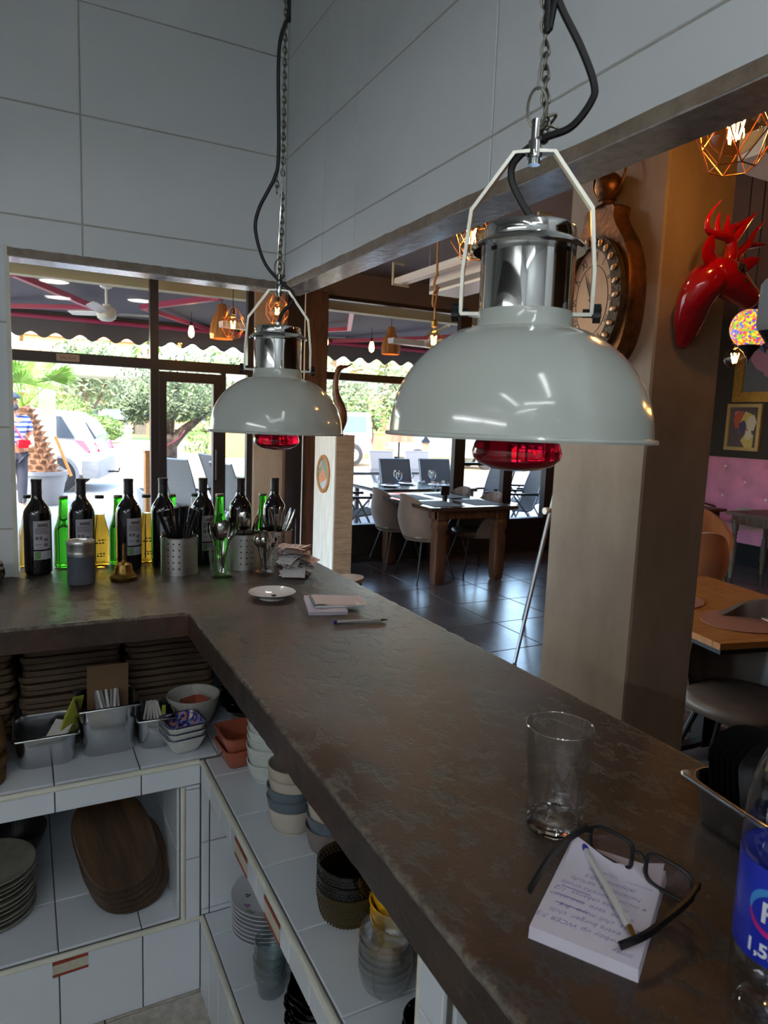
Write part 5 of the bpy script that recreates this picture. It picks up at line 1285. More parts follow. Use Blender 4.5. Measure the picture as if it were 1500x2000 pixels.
# --- filament bulbs
def filament_bulb(label, x, y, z, d, power, cage=0, hang=None, rope=False, group='amber filament bulbs'):
    """z is the bulb centre; hang is the ceiling or fixture height"""
    t = thing('filament_bulb' if not cage else 'cage_pendant', label, 'pendant lamp', (x,y,z), 0, group)
    r = d/2; prof = []
    for k in range(13):
        a = -PI/2+PI*.86*k/12; prof.append((r*math.cos(a), r*math.sin(a)))
    prof += [(r*.30, r*1.15),(r*.22, r*1.45)]
    obj('bulb_glass', MB().lathe(prof, 28), M['amber'], t)
    fm = glow('filament_glow', (1,.52,.15), power*BULB_GAIN)
    f = MB()
    for k in range(4):
        a = 2*PI*k/4+.4; f.tube([(r*.14*math.cos(a), r*.14*math.sin(a), -r*.45),(r*.36*math.cos(a), r*.36*math.sin(a), r*.48)], r*.035, 6)
    obj('filament', f, fm, t)
    obj('stem', MB().lathe([(r*.10,-r*.3),(r*.05,r*.6),(r*.12,r*1.3)], 10), M['amber'], t)
    obj('socket', MB().lathe([(r*.30,r*1.40),(r*.34,r*1.44),(r*.34,r*2.0),(r*.18,r*2.15)], 20), M['blackp'] if not rope else M['brass'], t)
    top = (hang or HD)-z
    if not rope: obj('flex', MB().tube([(0,0,r*2.1),(0,0,top)], .0035, 6), M['cable'], t)
    if cage:
        R1, R2 = cage, cage*.55; pts = []
        A = [(R2*math.cos(2*PI*i/6), R2*math.sin(2*PI*i/6), -cage*1.02) for i in range(6)]
        B = [(R1*math.cos(2*PI*(i+.5)/6), R1*math.sin(2*PI*(i+.5)/6), -cage*.25) for i in range(6)]
        Cc = [(R1*.95*math.cos(2*PI*i/6), R1*.95*math.sin(2*PI*i/6), cage*.55) for i in range(6)]
        Dd = [(.03*math.cos(2*PI*(i+.5)/6), .03*math.sin(2*PI*(i+.5)/6), cage*1.55) for i in range(6)]
        for i in range(6):
            j = (i+1) % 6
            for p, q in ((A[i],A[j]),(A[i],B[i]),(A[j],B[i]),(B[i],Cc[i]),(B[i],Cc[j]),(Cc[i],Cc[j]),(Cc[i],Dd[i]),(Cc[j],Dd[i])):
                obj('cage_wire', MB().tube([p,q], .0016, 5), M['copperw'], t)
    return t
filament_bulb('copper cage pendant glowing at the top right above the stag', 1.537, 1.205, 2.325, .125, 150, .092, 2.62, group='copper cage pendants')
filament_bulb('copper cage pendant half hidden by the header, left of the clock', 1.768, 2.666, 2.41, .125, 150, .088, group='copper cage pendants')
filament_bulb('clear cage pendant by the brown column above the far heat lamp', 1.985, 5.933, 2.50, .115, 150, .10, group='copper cage pendants')
filament_bulb('clear cage pendant in front of the entrance glazing', 1.614, 5.979, 2.354, .125, 150, .10, group='copper cage pendants')
filament_bulb('round amber filament bulb hanging before the gilded painting', 3.913, 2.918, 2.06, .125, 120)
rb = filament_bulb('round amber bulb hanging on a knotted jute rope', 2.482, 4.132, 2.147, .125, 150, rope=True)
rp_ = [(0,0,.125),(0,0,.20),(.004,0,.26),(.010,.004,.30),(-.014,-.01,.32),(.014,-.012,.345),(-.006,.012,.36),(-.010,0,.40),(.006,0,.44),(.002,0,.47),(0,0,HD-2.147)]
obj('rope', MB().tube(smooth_pts(rp_, 6), .008, 8), M['ropem'], rb)
obj('rope_loop', MB().tube(smooth_pts([(0,-.006,.36),(-.022,-.01,.30),(-.026,-.01,.235),(-.012,-.012,.22),(-.004,-.012,.26),(.006,-.012,.33)], 6), .007, 8), M['ropem'], rb)
filament_bulb('unseen copper cage pendant added to light the tables right of the pillar, nearest', 4.6, 1.2, 2.45, .125, 500, .09, group='copper cage pendants')  # out-of-view pendants added to brighten the sofa, pictures and chairs
filament_bulb('unseen copper cage pendant added to light the tables right of the pillar, middle', 6.3, 2.1, 2.45, .125, 900, .09, group='copper cage pendants')
filament_bulb('unseen copper cage pendant added to light the tables by the sofa', 7.5, 3.2, 2.45, .125, 900, .09, group='copper cage pendants')
FILL_DISC = glow('added_disc_light', (1,.95,.88), 11.0)  # unseen ceiling lights added to brighten the pillar and entrance floor
for x, y, l in ((-.9,4.6,'left of the door'),(.4,4.7,'before the door'),(.5,3.4,'nearest the hatch'),(-1.6,3.4,'by the side glazing'),(1.5,3.9,'over the stool')):
    t = thing('added_disc_light', f'unseen round white light added to fill the entrance area, {l}', 'ceiling light', (x,y,HD), 0, 'added entrance fill lights')
    obj('rim', MB().lathe([(.17,-.05),(.185,-.045),(.185,0)], 32, cap0=False), M['whitep'], t); obj('diffuser', MB().lathe([(0,-.055),(.15,-.053),(.168,-.046)], 32, cap1=False), FILL_DISC, t)
# mosaic lamp
t = thing('mosaic_lamp', 'colourful glass mosaic ball lamp hanging by the stag', 'pendant lamp', (3.722, 2.690, 2.20))
obj('globe', MB().sphere((0,0,0), .112, 32, 20), M['mosaic'], t)
obj('finial', MB().lathe([(0,-.205),(.005,-.195),(.004,-.18),(.010,-.165),(.022,-.150),(.028,-.135),(.052,-.112),(.062,-.100),(.058,-.094),(.02,-.09)], 24), M['blackm'], t)
obj('top_cap', MB().lathe([(.05,.10),(.04,.112),(.02,.13),(.012,.16),(.004,.19)], 20), M['blackm'], t)
obj('hanging_cord', MB().tube([(0,0,.18),(0,0,HD-2.20)], .004, 6), M['cable'], t)
# white strip fixtures with C shaped brackets
def strip_light(label, x, ya, yb, z):
    t = thing('strip_fixture', label, 'ceiling fixture', (x, ya, z), 0, 'white strip fixtures')
    L_ = yb-ya
    obj('profile', MB().loft([[(-.05,s,.035),(.05,s,.035),(.06,s,0),(.035,s,-.018),(-.035,s,-.018),(-.06,s,0)] for s in (0, L_)]), M['whitep'], t, smooth=None)
    for s in (.0, L_-.06): obj('bracket', MB().tube([(.05,s,-.03),(-.10,s,-.03),(-.10,s,.14),(.0,s,.14)], .012, 8), M['cream'], t)
    for s in (.1, L_*.6): obj('hanger', MB().tube([(0,s,.03),(0,s,HD-z)], .005, 6), M['alu'], t)
    return t
strip_light('white ceiling strip fixture with C brackets left of the near heat lamp', 2.86, 4.15, 5.35, 2.75)
strip_light('white ceiling strip fixture behind the clock', 3.05, 2.75, 3.75, 2.80)
t = thing('air_conditioner', 'white slim air unit on the ceiling beside the rope bulb', 'air unit', (3.02,4.55,2.64))
obj('casing', MB().box(-.02,.26,-.30,.55,0,.17), M['whitep'], t, smooth=None); obj('flap', MB().box(-.03,-.018,-.28,.53,.02,.06), M['alu'], t, smooth=None); obj('support', MB().box(.1,.14,0,.04,.17,HD-2.64), M['alu'], t, smooth=None)
t = thing('ceiling_vent', 'slotted ceiling air grille above the stag antlers', 'vent', (2.72,2.05,2.72))
obj('duct', MB().box(-.05,1.6,-.10,.10,.0,.10), M['whitep'], t, smooth=None)
for k in range(20): obj('slot', MB().box(.0+.07*k,.045+.07*k,-.103,-.099,.03+.02*(k % 2),.038+.02*(k % 2)), M['blackm'], t, smooth=None)
for s in (.1,1.4): obj('hanger', MB().box(s,s+.02,-.01,.01,.10,HD-2.72), M['alu'], t, smooth=None)
t = thing('ceiling_vent', 'white ceiling duct running behind the stag head', 'vent', (3.4,2.3,2.52))
obj('duct', MB().box(-.05,2.4,-.06,.06,.0,.07), M['whitep'], t, smooth=None)
for s in (.1,2.2): obj('hanger', MB().box(s,s+.02,-.01,.01,.07,HD-2.52), M['alu'], t, smooth=None)

# --- shell chairs
def shell_chair(label, mat, seat_mat=None, leg=M['blackm'], group=None, sc=1.0):
    t = thing('shell_chair', label, 'chair', group=group)
    # seat cushion, front towards +Y
    rings = []
    for f, z in ((.82,.40),(.96,.415),(1,.44),(.97,.462),(.86,.475),(.5,.482),(.05,.484)):
        rings.append([( .235*f*math.copysign(abs(math.cos(a))**.85, math.cos(a)), .02+.235*f*math.copysign(abs(math.sin(a))**.85, math.sin(a)), z) for a in [2*PI*i/32 for i in range(32)]])
    obj('seat', MB().loft(rings), seat_mat or mat, t, smooth=60)
    # wrap-around back: height falls off towards the arms
    na, nh = 36, 8
    def bk(i, j, inner):
        f = i/na; th = R(-90+ (f-.5)*236); s_ = abs(f-.5)*2
        top = .40+.475*max(0, math.cos(s_*PI*.5))**.62
        z = .40+(top-.40)*j/nh; h = (z-.40)/.44
        r = .215+.055*math.sin(PI*min(1,h*1.1))*.8+.02*h
        if inner: r -= .026+.010*abs(math.sin(f*PI*9))
        return (r*1.06*math.cos(th), .02+r*math.sin(th)-.05*h, z)
    for nm, inner in (('back_shell', False), ('channelled_back', True)):
        vs = [bk(i, j, inner) for i in range(na+1) for j in range(nh+1)]; fs = []
        for i in range(na):
            for j in range(nh): a = i*(nh+1)+j; fs.append((a, a+nh+1, a+nh+2, a+1))
        if not inner:
            vs += [bk(i, j, True) for i in range(na+1) for j in (nh,)]
            o_ = (na+1)*(nh+1)
            for i in range(na): fs.append((i*(nh+1)+nh, (i+1)*(nh+1)+nh, o_+i+1, o_+i))
        obj(nm, MB().add(vs, fs), mat, t, smooth=60)
    for sx in (-1,1):
        for sy in (-1,1): obj('leg', MB().tube([(sx*.13,.02+sy*.12,.41),(sx*.235,.02+sy*.225,0)], [.014,.009], 10), leg, t)
    return t
TX0, TX1, TY0, TY1 = 3.46, 4.50, 5.66, 7.0
ch = shell_chair('taupe velvet shell chair at the left side of the table, nearest the counter', M['velvet'], M['leather'], group='taupe shell chairs at the window table')
ch.location = (3.69,6.17,0); ch.rotation_euler = (0,0,R(-88))
dup(ch, (3.69,6.80,0), R(-92), 'taupe velvet shell chair at the left side of the table, by the window')
dup(ch, (4.37,6.22,0), R(84), 'taupe velvet shell chair at the right side of the table, nearest the counter')
dup(ch, (4.36,6.80,0), R(88), 'taupe velvet shell chair at the right side of the table, by the window')
# dining table
t = thing('dining_table', 'dark wooden dining table with carved square legs by the windows', 'table', (0,0,0))
obj('table_top', MB().box(TX0,TX1,TY0,TY1,.755,.79), M['woodh'], t, smooth=None)
obj('apron', MB().box(TX0+.12,TX1-.06,TY0+.10,TY0+.125,.66,.755).box(TX0+.12,TX1-.06,TY1-.125,TY1-.1,.66,.755).box(TX0+.12,TX0+.145,TY0+.1,TY1-.1,.66,.755).box(TX1-.085,TX1-.06,TY0+.1,TY1-.1,.66,.755), M['wood'], t, smooth=None)
for x in (TX0+.19, TX1-.13):
    for y in (TY0+.15, TY1-.15):
        r = []
        for w_, z in ((.085,0),(.10,.02),(.115,.08),(.12,.45),(.10,.52),(.125,.56),(.125,.62),(.105,.64),(.125,.655),(.125,.755)): r.append([(x+q[0],y+q[1],z) for q in rrect(w_,w_,.008,0,2)])
        obj('leg', MB().loft(r), M['wood'], t, smooth=30)
M['mat'] = pm('grey_placemat', rgb(96,92,94), .7)
for k, (x, y, a) in enumerate(((3.72,5.95,'left front'),(4.22,6.0,'right front'),(3.72,6.55,'left rear'),(4.22,6.6,'right rear'))):
    o = obj('placemat', MB().box(-.17,.17,-.22,.22,0,.004), M['mat'], smooth=None, loc=(x,y,.791)); tag(o, f'grey placemat at the {a} place of the window table', 'placemat', 'placemats on the window table')
t = thing('card_holder', 'small black card holder on the window table', 'card holder', (3.98,6.25,.791)); obj('foot', MB().box(-.02,.02,-.02,.02,0,.05), M['blackp'], t, smooth=None); obj('card', MB().box(-.05,.05,-.006,.006,.05,.15), M['blackp'], t, smooth=None)
def wine_glass(label, x, y, z, group, s=1.0):
    o = obj('wine_glass', MB().lathe([(r*s,h*s) for r, h in ((.034,0),(.034,.002),(.005,.006),(.004,.08),(.012,.09),(.034,.115),(.040,.145),(.034,.19),(.033,.19),(.038,.145),(.032,.117),(.01,.093),(0,.092))], 20), M['wglass'], loc=(x,y,z)); return tag(o, label, 'wine glass', group)
M['wglass'] = clear('thin_wine_glass', (.92,.94,.95), extra=.06)
for k, (x, y) in enumerate(((3.86,6.2),(3.92,6.38),(4.08,6.42))): wine_glass(['wine glass left of the black card holder','wine glass behind the black card holder','wine glass right of the black card holder'][k], x, y, .791, 'glasses on the window table')
# near right: pedestal table, leather chair, place mats
rt_ = thing('plank_table', 'oak plank table with a black pedestal behind the pillar', 'table', (2.50,1.80,0), R(-12))
for k in range(7): obj('plank', MB().box(.0+.128*k,.125+.128*k,.045,1.1,.725,.752), M['oak'], rt_, smooth=None)
obj('edge_plank', MB().box(0,.893,0,.043,.725,.752), M['oak'], rt_, smooth=None); obj('edge_plank', MB().box(0,.893,1.102,1.145,.725,.752), M['oak'], rt_, smooth=None)
obj('frame', MB().box(.04,.86,.04,1.1,.69,.724), M['blackm'], rt_, smooth=None)
obj('column', MB().box(.40,.49,.50,.58,.03,.69), M['blackm'], rt_, smooth=None)
for a in (0,90,180,270): obj('curved_foot', MB().tube(smooth_pts([(.445,.54,.05),(.445+.16*math.cos(R(a+20)),.54+.16*math.sin(R(a+20)),.06),(.445+.32*math.cos(R(a)),.54+.32*math.sin(R(a)),.015)],5), 0, sec=(.05,.025)), M['blackm'], rt_, smooth=None)
M['matp'] = pm('dusty_rose_leather_mat', rgb(150,104,88), .7, var=.08, vscale=60)
def round_mat(label, x, y, a, b): 
    o = obj('placemat', MB().loft([ring(a,.754,48,0,0,b), ring(a,.757,48,0,0,b)]), M['matp'], loc=(x,y,0)); tag(o, label, 'placemat', 'rose leather placemats')
round_mat('oval rose leather placemat nearest the camera on the plank table', 2.93, 1.98, .235, .18)
round_mat('oval rose leather placemat beside the pillar on the plank table', 2.86, 2.40, .22, .17)
o = obj('paper_napkin', MB().box(-.07,.07,-.06,.06,0,.004), M['paperp'], smooth=None, loc=(3.08,1.95,.759), rot=(0,0,-.4)); tag(o, 'folded cream napkin on the near rose placemat', 'napkin')
lc_ = shell_chair('grey brown leather chair pulled up to the plank table', M['leather'], M['leather']); lc_.location = (2.80,1.86,0); lc_.rotation_euler = (0,0,R(100)); lc_.scale = (1.05,1.05,.98)
# cinnamon chairs behind
oc = shell_chair('cinnamon velvet shell chair with its back to the camera, behind the plank table', M['velvet2'], group='cinnamon shell chairs'); oc.location = (4.55,3.62,0); oc.rotation_euler = (0,0,R(-25))
dup(oc, (5.75,4.45,0), R(150), 'cinnamon velvet shell chair facing the camera before the pink sofa')
# small tables before the sofa with turned legs
def turned_table(label, x, y):
    t = thing('turned_leg_table', label, 'table', (x,y,0), 0, 'tables before the pink sofa')
    obj('table_top', MB().box(-.35,.35,-.35,.35,.72,.75), M['wood'], t, smooth=None); obj('apron', MB().box(-.3,.3,-.3,.3,.62,.72), M['wood'], t, smooth=None)
    for sx in (-1,1):
        for sy in (-1,1): obj('leg', MB().lathe([(.018,0),(.026,.03),(.020,.05),(.030,.09),(.022,.11),(.034,.16),(.036,.35),(.030,.42),(.022,.44),(.030,.46),(.022,.48),(.030,.50),(.022,.52),(.033,.55),(.033,.66)], 14, (sx*.27,sy*.27,0)), M['greywood'], t, smooth=40)
M['greywood'] = pm('grey_washed_wood', rgb(96,92,88), .5, var=.2, vscale=12)
turned_table('dark table with turned legs in front of the pink sofa, right', 7.25, 4.72)
turned_table('dark table with turned legs in front of the pink sofa, by the pillar', 6.75, 5.55)
# pink sofa
sf = thing('tufted_sofa', 'long pink velvet sofa with deep buttoned back', 'sofa', (8.28,5.0,0))
nb_ = [(y, z) for k, z in enumerate((.78,.98,1.17)) for y in [(-1.9+.62*j+(.31 if k % 2 else 0)) for j in range(7)]]
ny, nz = 150, 26; vs = []; fs = []
for i in range(ny+1):
    for j in range(nz+1):
        y = -2.1+4.2*i/ny; z = .45+.84*j/nz; d = 0
        for by, bz in nb_:
            q = math.hypot(y-by, z-bz)
            if q < .3:
                d += .085*math.exp(-(q/.05)**1.1)
                for sg in (-1, 1):
                    al = (abs(y-by)*.31+(z-bz)*sg*.19)/.3636; pp = abs(abs(y-by)*.19-(z-bz)*sg*.31)/.3636
                    if al > 0: d += .016*math.exp(-(pp/.016)**2)*max(0, 1-al/.19)
        vs.append((d+(.03 if j in (0,nz) else 0), y, z))
for i in range(ny):
    for j in range(nz): a = i*(nz+1)+j; fs.append((a, a+1, a+nz+2, a+nz+1))
obj('buttoned_back', MB().add(vs, fs), M['pink'], sf, smooth=60)
obj('back_frame', MB().box(.08,.30,-2.1,2.1,.1,1.28), M['pink'], sf, smooth=None)
obj('seat', MB().loft([[(-.5,-2.1,z),(.1,-2.1,z),(.1,2.1,z),(-.5,2.1,z)] for z in (.28,.44)]), M['pink'], sf, smooth=None); obj('plinth', MB().box(-.42,.2,-2.05,2.05,0,.28), M['blackm'], sf, smooth=None)
bt = None
for by, bz in nb_:
    if bt is None: bt = o = obj('button', MB().sphere((0,0,0), (.012,.018,.018), 10, 6), M['porc'], sf)
    else: o = inst(bt, 'button', sf)
    o.location = (.060, by, bz)
for y, l in ((6.35,'by the pillar'),(5.55,'farther right')):
    o = obj('sofa_cushion', MB().loft([[(x*f, yy*f, .0+.10*s_) for x, yy in [(p[0], p[1]) for p in rrect(.40,.30,.05,0,4)]] for f, s_ in ((.82,-1),(1,-.35),(1,.35),(.82,1))]), M['zebra'], loc=(8.10,y,.565), rot=(0,R(12),0)); tag(o, f'black and white striped cushion on the pink sofa, {l}', 'cushion', 'striped sofa cushions')
# framed pictures on the charcoal wall (abstract colour prints)
def picture(label, y, z, w_, h, fw_, fm, cols, seed):
    t = thing('framed_picture', label, 'picture', (8.615, y, z))
    a, b = w_/2, h/2
    for nm, q in (('frame_rail',(-.04,0,-a,a,b-fw_,b)),('frame_rail',(-.04,0,-a,a,-b,-b+fw_)),('frame_stile',(-.04,0,-a,-a+fw_,-b+fw_,b-fw_)),('frame_stile',(-.04,0,a-fw_,a,-b+fw_,b-fw_))): obj(nm, MB().box(*q), fm, t, smooth=None)
    obj('canvas', MB().box(-.012,0,-a+fw_,a-fw_,-b+fw_,b-fw_), pm('canvas_ground', cols[0], .8), t, smooth=None)
    rnd = random.Random(seed); ia, ib = a-fw_, b-fw_
    for k in range(9):
        c = cols[1+k % (len(cols)-1)]; cy, cz = rnd.uniform(-ia*.6,ia*.6), rnd.uniform(-ib*.75,ib*.75); n_ = rnd.choice((4,5,6,9)); rr_ = rnd.uniform(.15,.38)*ia*1.3; ph = rnd.uniform(0,6)
        pts = [(-.0125-.0004*k, max(-ia, min(ia, cy+rr_*math.cos(ph+2*PI*i/n_))), max(-ib, min(ib, cz+rr_*rnd.uniform(.9,1.7)*math.sin(ph+2*PI*i/n_)))) for i in range(n_)]
        obj('painted_shape', MB().add(pts, [tuple(range(n_))]), pm('paint', c, .7), t, smooth=None)
picture('large abstract painting in a wide ornate gilded frame', 5.75, 2.55, 1.25, 1.05, .13, M['gold'], [rgb(110,120,140), rgb(196,64,52), rgb(120,180,150), rgb(196,150,190), rgb(84,150,200), rgb(70,60,90), rgb(230,200,150)], 1)
picture('small abstract print of pink and yellow shapes in a pale gold frame', 6.18, 1.69, .50, .62, .045, M['ltgold'], [rgb(96,90,100), rgb(216,130,140), rgb(216,200,130), rgb(84,84,130), rgb(230,226,214), rgb(190,96,80)], 2)
picture('small abstract print in a pale gold frame at the right edge', 5.52, 1.65, .44, .58, .045, M['ltgold'], [rgb(110,90,150), rgb(196,90,60), rgb(90,70,120), rgb(220,170,120)], 3)
# carved wooden figure hanging on the wall
t = thing('wall_carving', 'slim carved wooden wall figure left of the gilded painting', 'carving', (8.55,6.78,1.95))
obj('crown', MB().sphere((0,0,.42), (.05,.07,.12), 14, 10), M['board'], t); obj('torso', MB().tube(smooth_pts([(0,0,.34),(0,-.03,.22),(0,.03,.08)],5), [.05]*5+[.05]*6, 12), M['drift'], t); obj('base_gourd', MB().sphere((0,.01,-.08), (.05,.075,.13), 14, 10), M['oak'], t); obj('mount', MB().box(0,.07,-.02,.02,-.1,.4), M['board'], t, smooth=None)
# easel with metal leg
t = thing('display_easel', 'slim metal display easel leaning beside the pillar', 'easel', (0,0,0))
obj('front_leg', MB().tube([(2.94,3.638,0),(3.333,3.833,1.0),(3.55,3.94,1.55)], .013, 8), M['alu'], t)
obj('front_leg', MB().tube([(4.15,3.85,0),(3.75,3.92,1.0),(3.57,3.94,1.55)], .013, 8), M['alu'], t)
obj('rear_leg', MB().tube([(3.7,4.5,0),(3.56,3.96,1.5)], .013, 8), M['alu'], t)
obj('crossbar', MB().tube([(3.18,3.70,1.03),(3.9,3.86,1.03)], .016, 8), M['drift'], t)
obj('peg', MB().lathe([(.024,0),(.024,.025)], 14, (3.16,3.695,1.03), Matrix.Rotation(PI/2,3,'Y')), M['whitep'], t)
o = obj('brass_badge', MB().lathe([(.07,0),(.07,.01),(.05,.014),(0,.014)], 28, (6.08,7.05,1.14), Matrix.Rotation(PI/2,3,'X')), M['brass']); tag(o, 'round brass badge on the window frame beside the pillar', 'badge')
# wooden heron on the pedestal
t = thing('wooden_heron', 'dark carved wooden heron sculpture on the whitewashed pedestal', 'sculpture', (2.70,6.20,1.457))
hp = smooth_pts([(.0,0,.0),(.012,0,.06),(.03,0,.14),(.028,0,.22),(-.002,0,.30),(-.028,0,.38),(-.036,0,.48),(-.024,0,.57),(.0,0,.62),(.03,0,.632)], 4)
n_ = len(hp); rd = [.03,.05,.062,.058,.045,.034,.028,.026,.028,.022]
rr = [rd[min(int(i/4),9)]*(1-(i % 4)/4)+rd[min(int(i/4)+1,9)]*((i % 4)/4) for i in range(n_)]
obj('body_and_neck', MB().tube(hp, rr, 14), M['heron'] if 'heron' in M else M['board'], t, smooth=60)
obj('beak', MB().tube([(.03,0,.633),(.08,0,.645),(.135,0,.672)], [.018,.011,.002], 10), M['board'], t)
obj('foot_block', MB().loft([rrect(.10,.10,.02,0,3), rrect(.08,.08,.02,.03,3)]), M['board'], t)
o = thing('oval_picture', 'small oval picture in a wooden frame on the whitewashed pedestal', 'picture', (2.590,6.26,1.07))
k = 40
def el(a, b, n): return [(-n, a*math.cos(2*PI*i/k), b*math.sin(2*PI*i/k)) for i in range(k)]
obj('frame', MB().loft([el(.155,.185,0), el(.155,.185,.012), el(.14,.17,.02), el(.12,.148,.014), el(.118,.146,.004)], cap0=False, cap1=False), M['oak'], o, smooth=50)
obj('painting', MB().loft([el(.12,.148,.003), el(.12,.148,.006)]), voronoi_mat('oval_painting', [rgb(150,160,160), rgb(120,136,120), rgb(196,130,96), rgb(176,180,186)], 9, .6), o)
# little slab stool behind the counter
t = thing('slab_stool', 'low wooden slab stool on the dark floor behind the counter', 'stool', (2.36,5.16,0), .4)
pts = [(p.x, p.y) for p in smooth_pts([(-.24,-.10,0),(-.1,-.13,0),(.08,-.11,0),(.17,-.02,0),(.12,.10,0),(-.05,.12,0),(-.22,.08,0)], 5, True)]
obj('seat_slab', MB().prism(pts, .27, .30), M['drift'], t, smooth=None); obj('carved_ring', MB().tube(ring(.06,.302,24,-.12,-.02), .012, 6, closed=True), M['whitep'], t)
for x, y in ((-.16,-.06),(.09,-.05),(.05,.07)): obj('leg', MB().tube([(x,y,.27),(x*1.3,y*1.5,0)], [.03,.022], 10), M['board'], t)
# ================================================================== TERRACE AND STREET
# --- awning: canvas, front bar, scalloped valance, folding arms, wall beam
aw = thing('awning', 'long grey awning with a scalloped valance over the terrace', 'awning', (0,0,0))
AX0, AX1, AY0, AY1 = -4.5, 7.2, 7.5, 10.0
obj('canvas', MB().loft([[(AX0,AY0,3.02),(AX1,AY0,3.02),(AX1,AY0,3.028),(AX0,AY0,3.028)], [(AX0,AY1,2.80),(AX1,AY1,2.80),(AX1,AY1,2.808),(AX0,AY1,2.808)]]), M['awning'], aw, smooth=None)
obj('front_bar', MB().box(AX0,AX1,AY1-.03,AY1+.03,2.74,2.80), M['awning'], aw, smooth=None)
vs = []; fs = []; n = 560
for i in range(n+1):
    x = AX0+(AX1-AX0)*i/n; b = 2.515-.035*math.cos(2*PI*x/.285)
    for dy in (0,.006): vs += [(x,AY1+dy,b),(x,AY1+dy,2.80)]
for i in range(n):
    a = 4*i; fs += [(a,a+4,a+5,a+1),(a+2,a+3,a+7,a+6),(a,a+2,a+6,a+4)]
obj('valance', MB().add(vs, fs), M['awning'], aw, smooth=None)
obj('wall_beam', MB().box(-4.5,7.2,7.36,7.50,2.80,2.90), M['cream'], aw, smooth=None)
for a, b, c in (((-.03,7.5,2.82),(.80,9.0,2.78),(-.9,9.95,2.76)), ((1.90,7.5,2.82),(1.30,8.85,2.82),(2.35,9.95,2.76)), ((6.2,7.5,2.84),(5.2,8.9,2.80),(4.2,9.95,2.76)), ((3.4,7.5,2.84),(4.0,8.9,2.82),(3.0,9.95,2.76))):
    obj('folding_arm', MB().tube([a,b], 0, sec=(.055,.06)), M['awred'], aw, smooth=None); obj('folding_arm', MB().tube([b,c], 0, sec=(.05,.05)), M['awred'], aw, smooth=None)
obj('front_tube', MB().tube([(AX0,AY1-.06,2.735),(AX1,AY1-.06,2.735)], .03, 8), M['awred'], aw)
# --- ceiling fans
def fan(label, x, y, z, a0):
    t = thing('ceiling_fan', label, 'fan', (x,y,z), a0, 'white terrace fans')
    obj('motor', MB().lathe([(0,-.075),(.05,-.07),(.085,-.045),(.095,-.01),(.095,.03),(.075,.055),(.04,.07),(.035,.09)], 32), M['whitep'], t)
    obj('down_rod', MB().tube([(0,0,.08),(0,0,.26)], .013, 10), M['whitep'], t)
    obj('canopy', MB().lathe([(.02,.235),(.055,.25),(.07,.285),(.07,.30)], 24), M['whitep'], t)
    for k in range(3):
        a = 2*PI*k/3; c_, s_ = math.cos(a), math.sin(a); rings = []
        for r, w_, dz in ((.08,.03,.0),(.14,.045,.004),(.30,.055,.012),(.46,.05,.02),(.50,.03,.022)):
            rings.append([(r*c_-w_*s_*q, r*s_+w_*c_*q, dz+.014*q+e) for q, e in ((-1,0),(1,0),(1,.006),(-1,.006))])
        obj('blade', MB().loft(rings), M['whitep'], t, smooth=40)
    return t
fan('white three-blade ceiling fan above the entrance', .78, 7.56, 2.545, R(8))
fan('white ceiling fan half hidden behind the dark column', 2.85, 7.58, 2.50, R(-6))
# --- rattan pendants, heater bars, small bulbs under the awning
def rattan(label, x, y, z, s):
    t = thing('rattan_pendant', label, 'pendant lamp', (x,y,z), 0, 'rattan terrace pendants')
    prof = [(.15,-.20),(.158,-.19),(.165,-.10),(.15,0),(.115,.09),(.07,.16),(.058,.24),(.05,.27)]
    obj('shade', MB().lathe([(r*s,h*s) for r,h in prof], 28, cap0=False, cap1=False), M['rattan'], t)
    for k in range(14):
        a = 2*PI*k/14; obj('rib', MB().tube([(r*s*1.01*math.cos(a), r*s*1.01*math.sin(a), h*s) for r,h in prof], .004, 4), M['rattan'], t)
    obj('bulb', MB().sphere((0,0,0), .04*s, 12, 8), glow('rattan_bulb', (1,.55,.18), 26), t)
    obj('flex', MB().tube([(0,0,.27*s),(0,0,2.95-z)], .004, 5), M['cable'], t)
rattan('rattan bell pendant lamp over the terrace behind the cage pendant', 2.06, 8.1, 2.62, .82)
rattan('rattan bell pendant lamp over the terrace left of the rope bulb', 4.18, 8.0, 2.58, .72)
def heater(label, x, y, z):
    t = thing('terrace_heater', label, 'heater', (x,y,z), R(8), 'white terrace heaters')
    obj('tube_body', MB().loft([[(s,-.05,-.035),(s,.05,-.035),(s,.065,.03),(s,-.065,.03)] for s in (-.38,.38)]), M['whitep'], t, smooth=None); obj('mount', MB().tube([(.25,0,.03),(.25,0,.13),(.25,-.35,.22)], .022, 8), M['cream'], t); obj('mount_plate', MB().box(.15,.35,-.06,.06,.03,.05), M['cream'], t, smooth=None)
heater('white infrared heater bar behind the clear cage pendant', 2.35, 7.86, 2.585)
heater('white infrared heater bar beside the rope bulb', 4.45, 7.86, 2.585)
for k, (x, y, z, l) in enumerate(((1.95,9.2,2.62,'behind the entrance glazing'),(3.66,8.9,2.62,'at the left of the right window'),(4.35,8.9,2.60,'left of the rattan pendant'))):
    t = thing('string_bulb', f'small amber bulb hanging under the awning, {l}', 'bulb', (x,y,z), 0, 'small bulbs under the awning')
    obj('bulb', MB().lathe([(0,-.07),(.03,-.05),(.04,-.01),(.03,.05),(.018,.08)], 14), glow('bulb_glow', (1,.62,.2), 5), t); obj('socket', MB().lathe([(.018,.08),(.018,.13)], 10), M['blackp'], t); obj('flex', MB().tube([(0,0,.12),(0,0,2.87-z)], .004, 5), M['cable'], t)
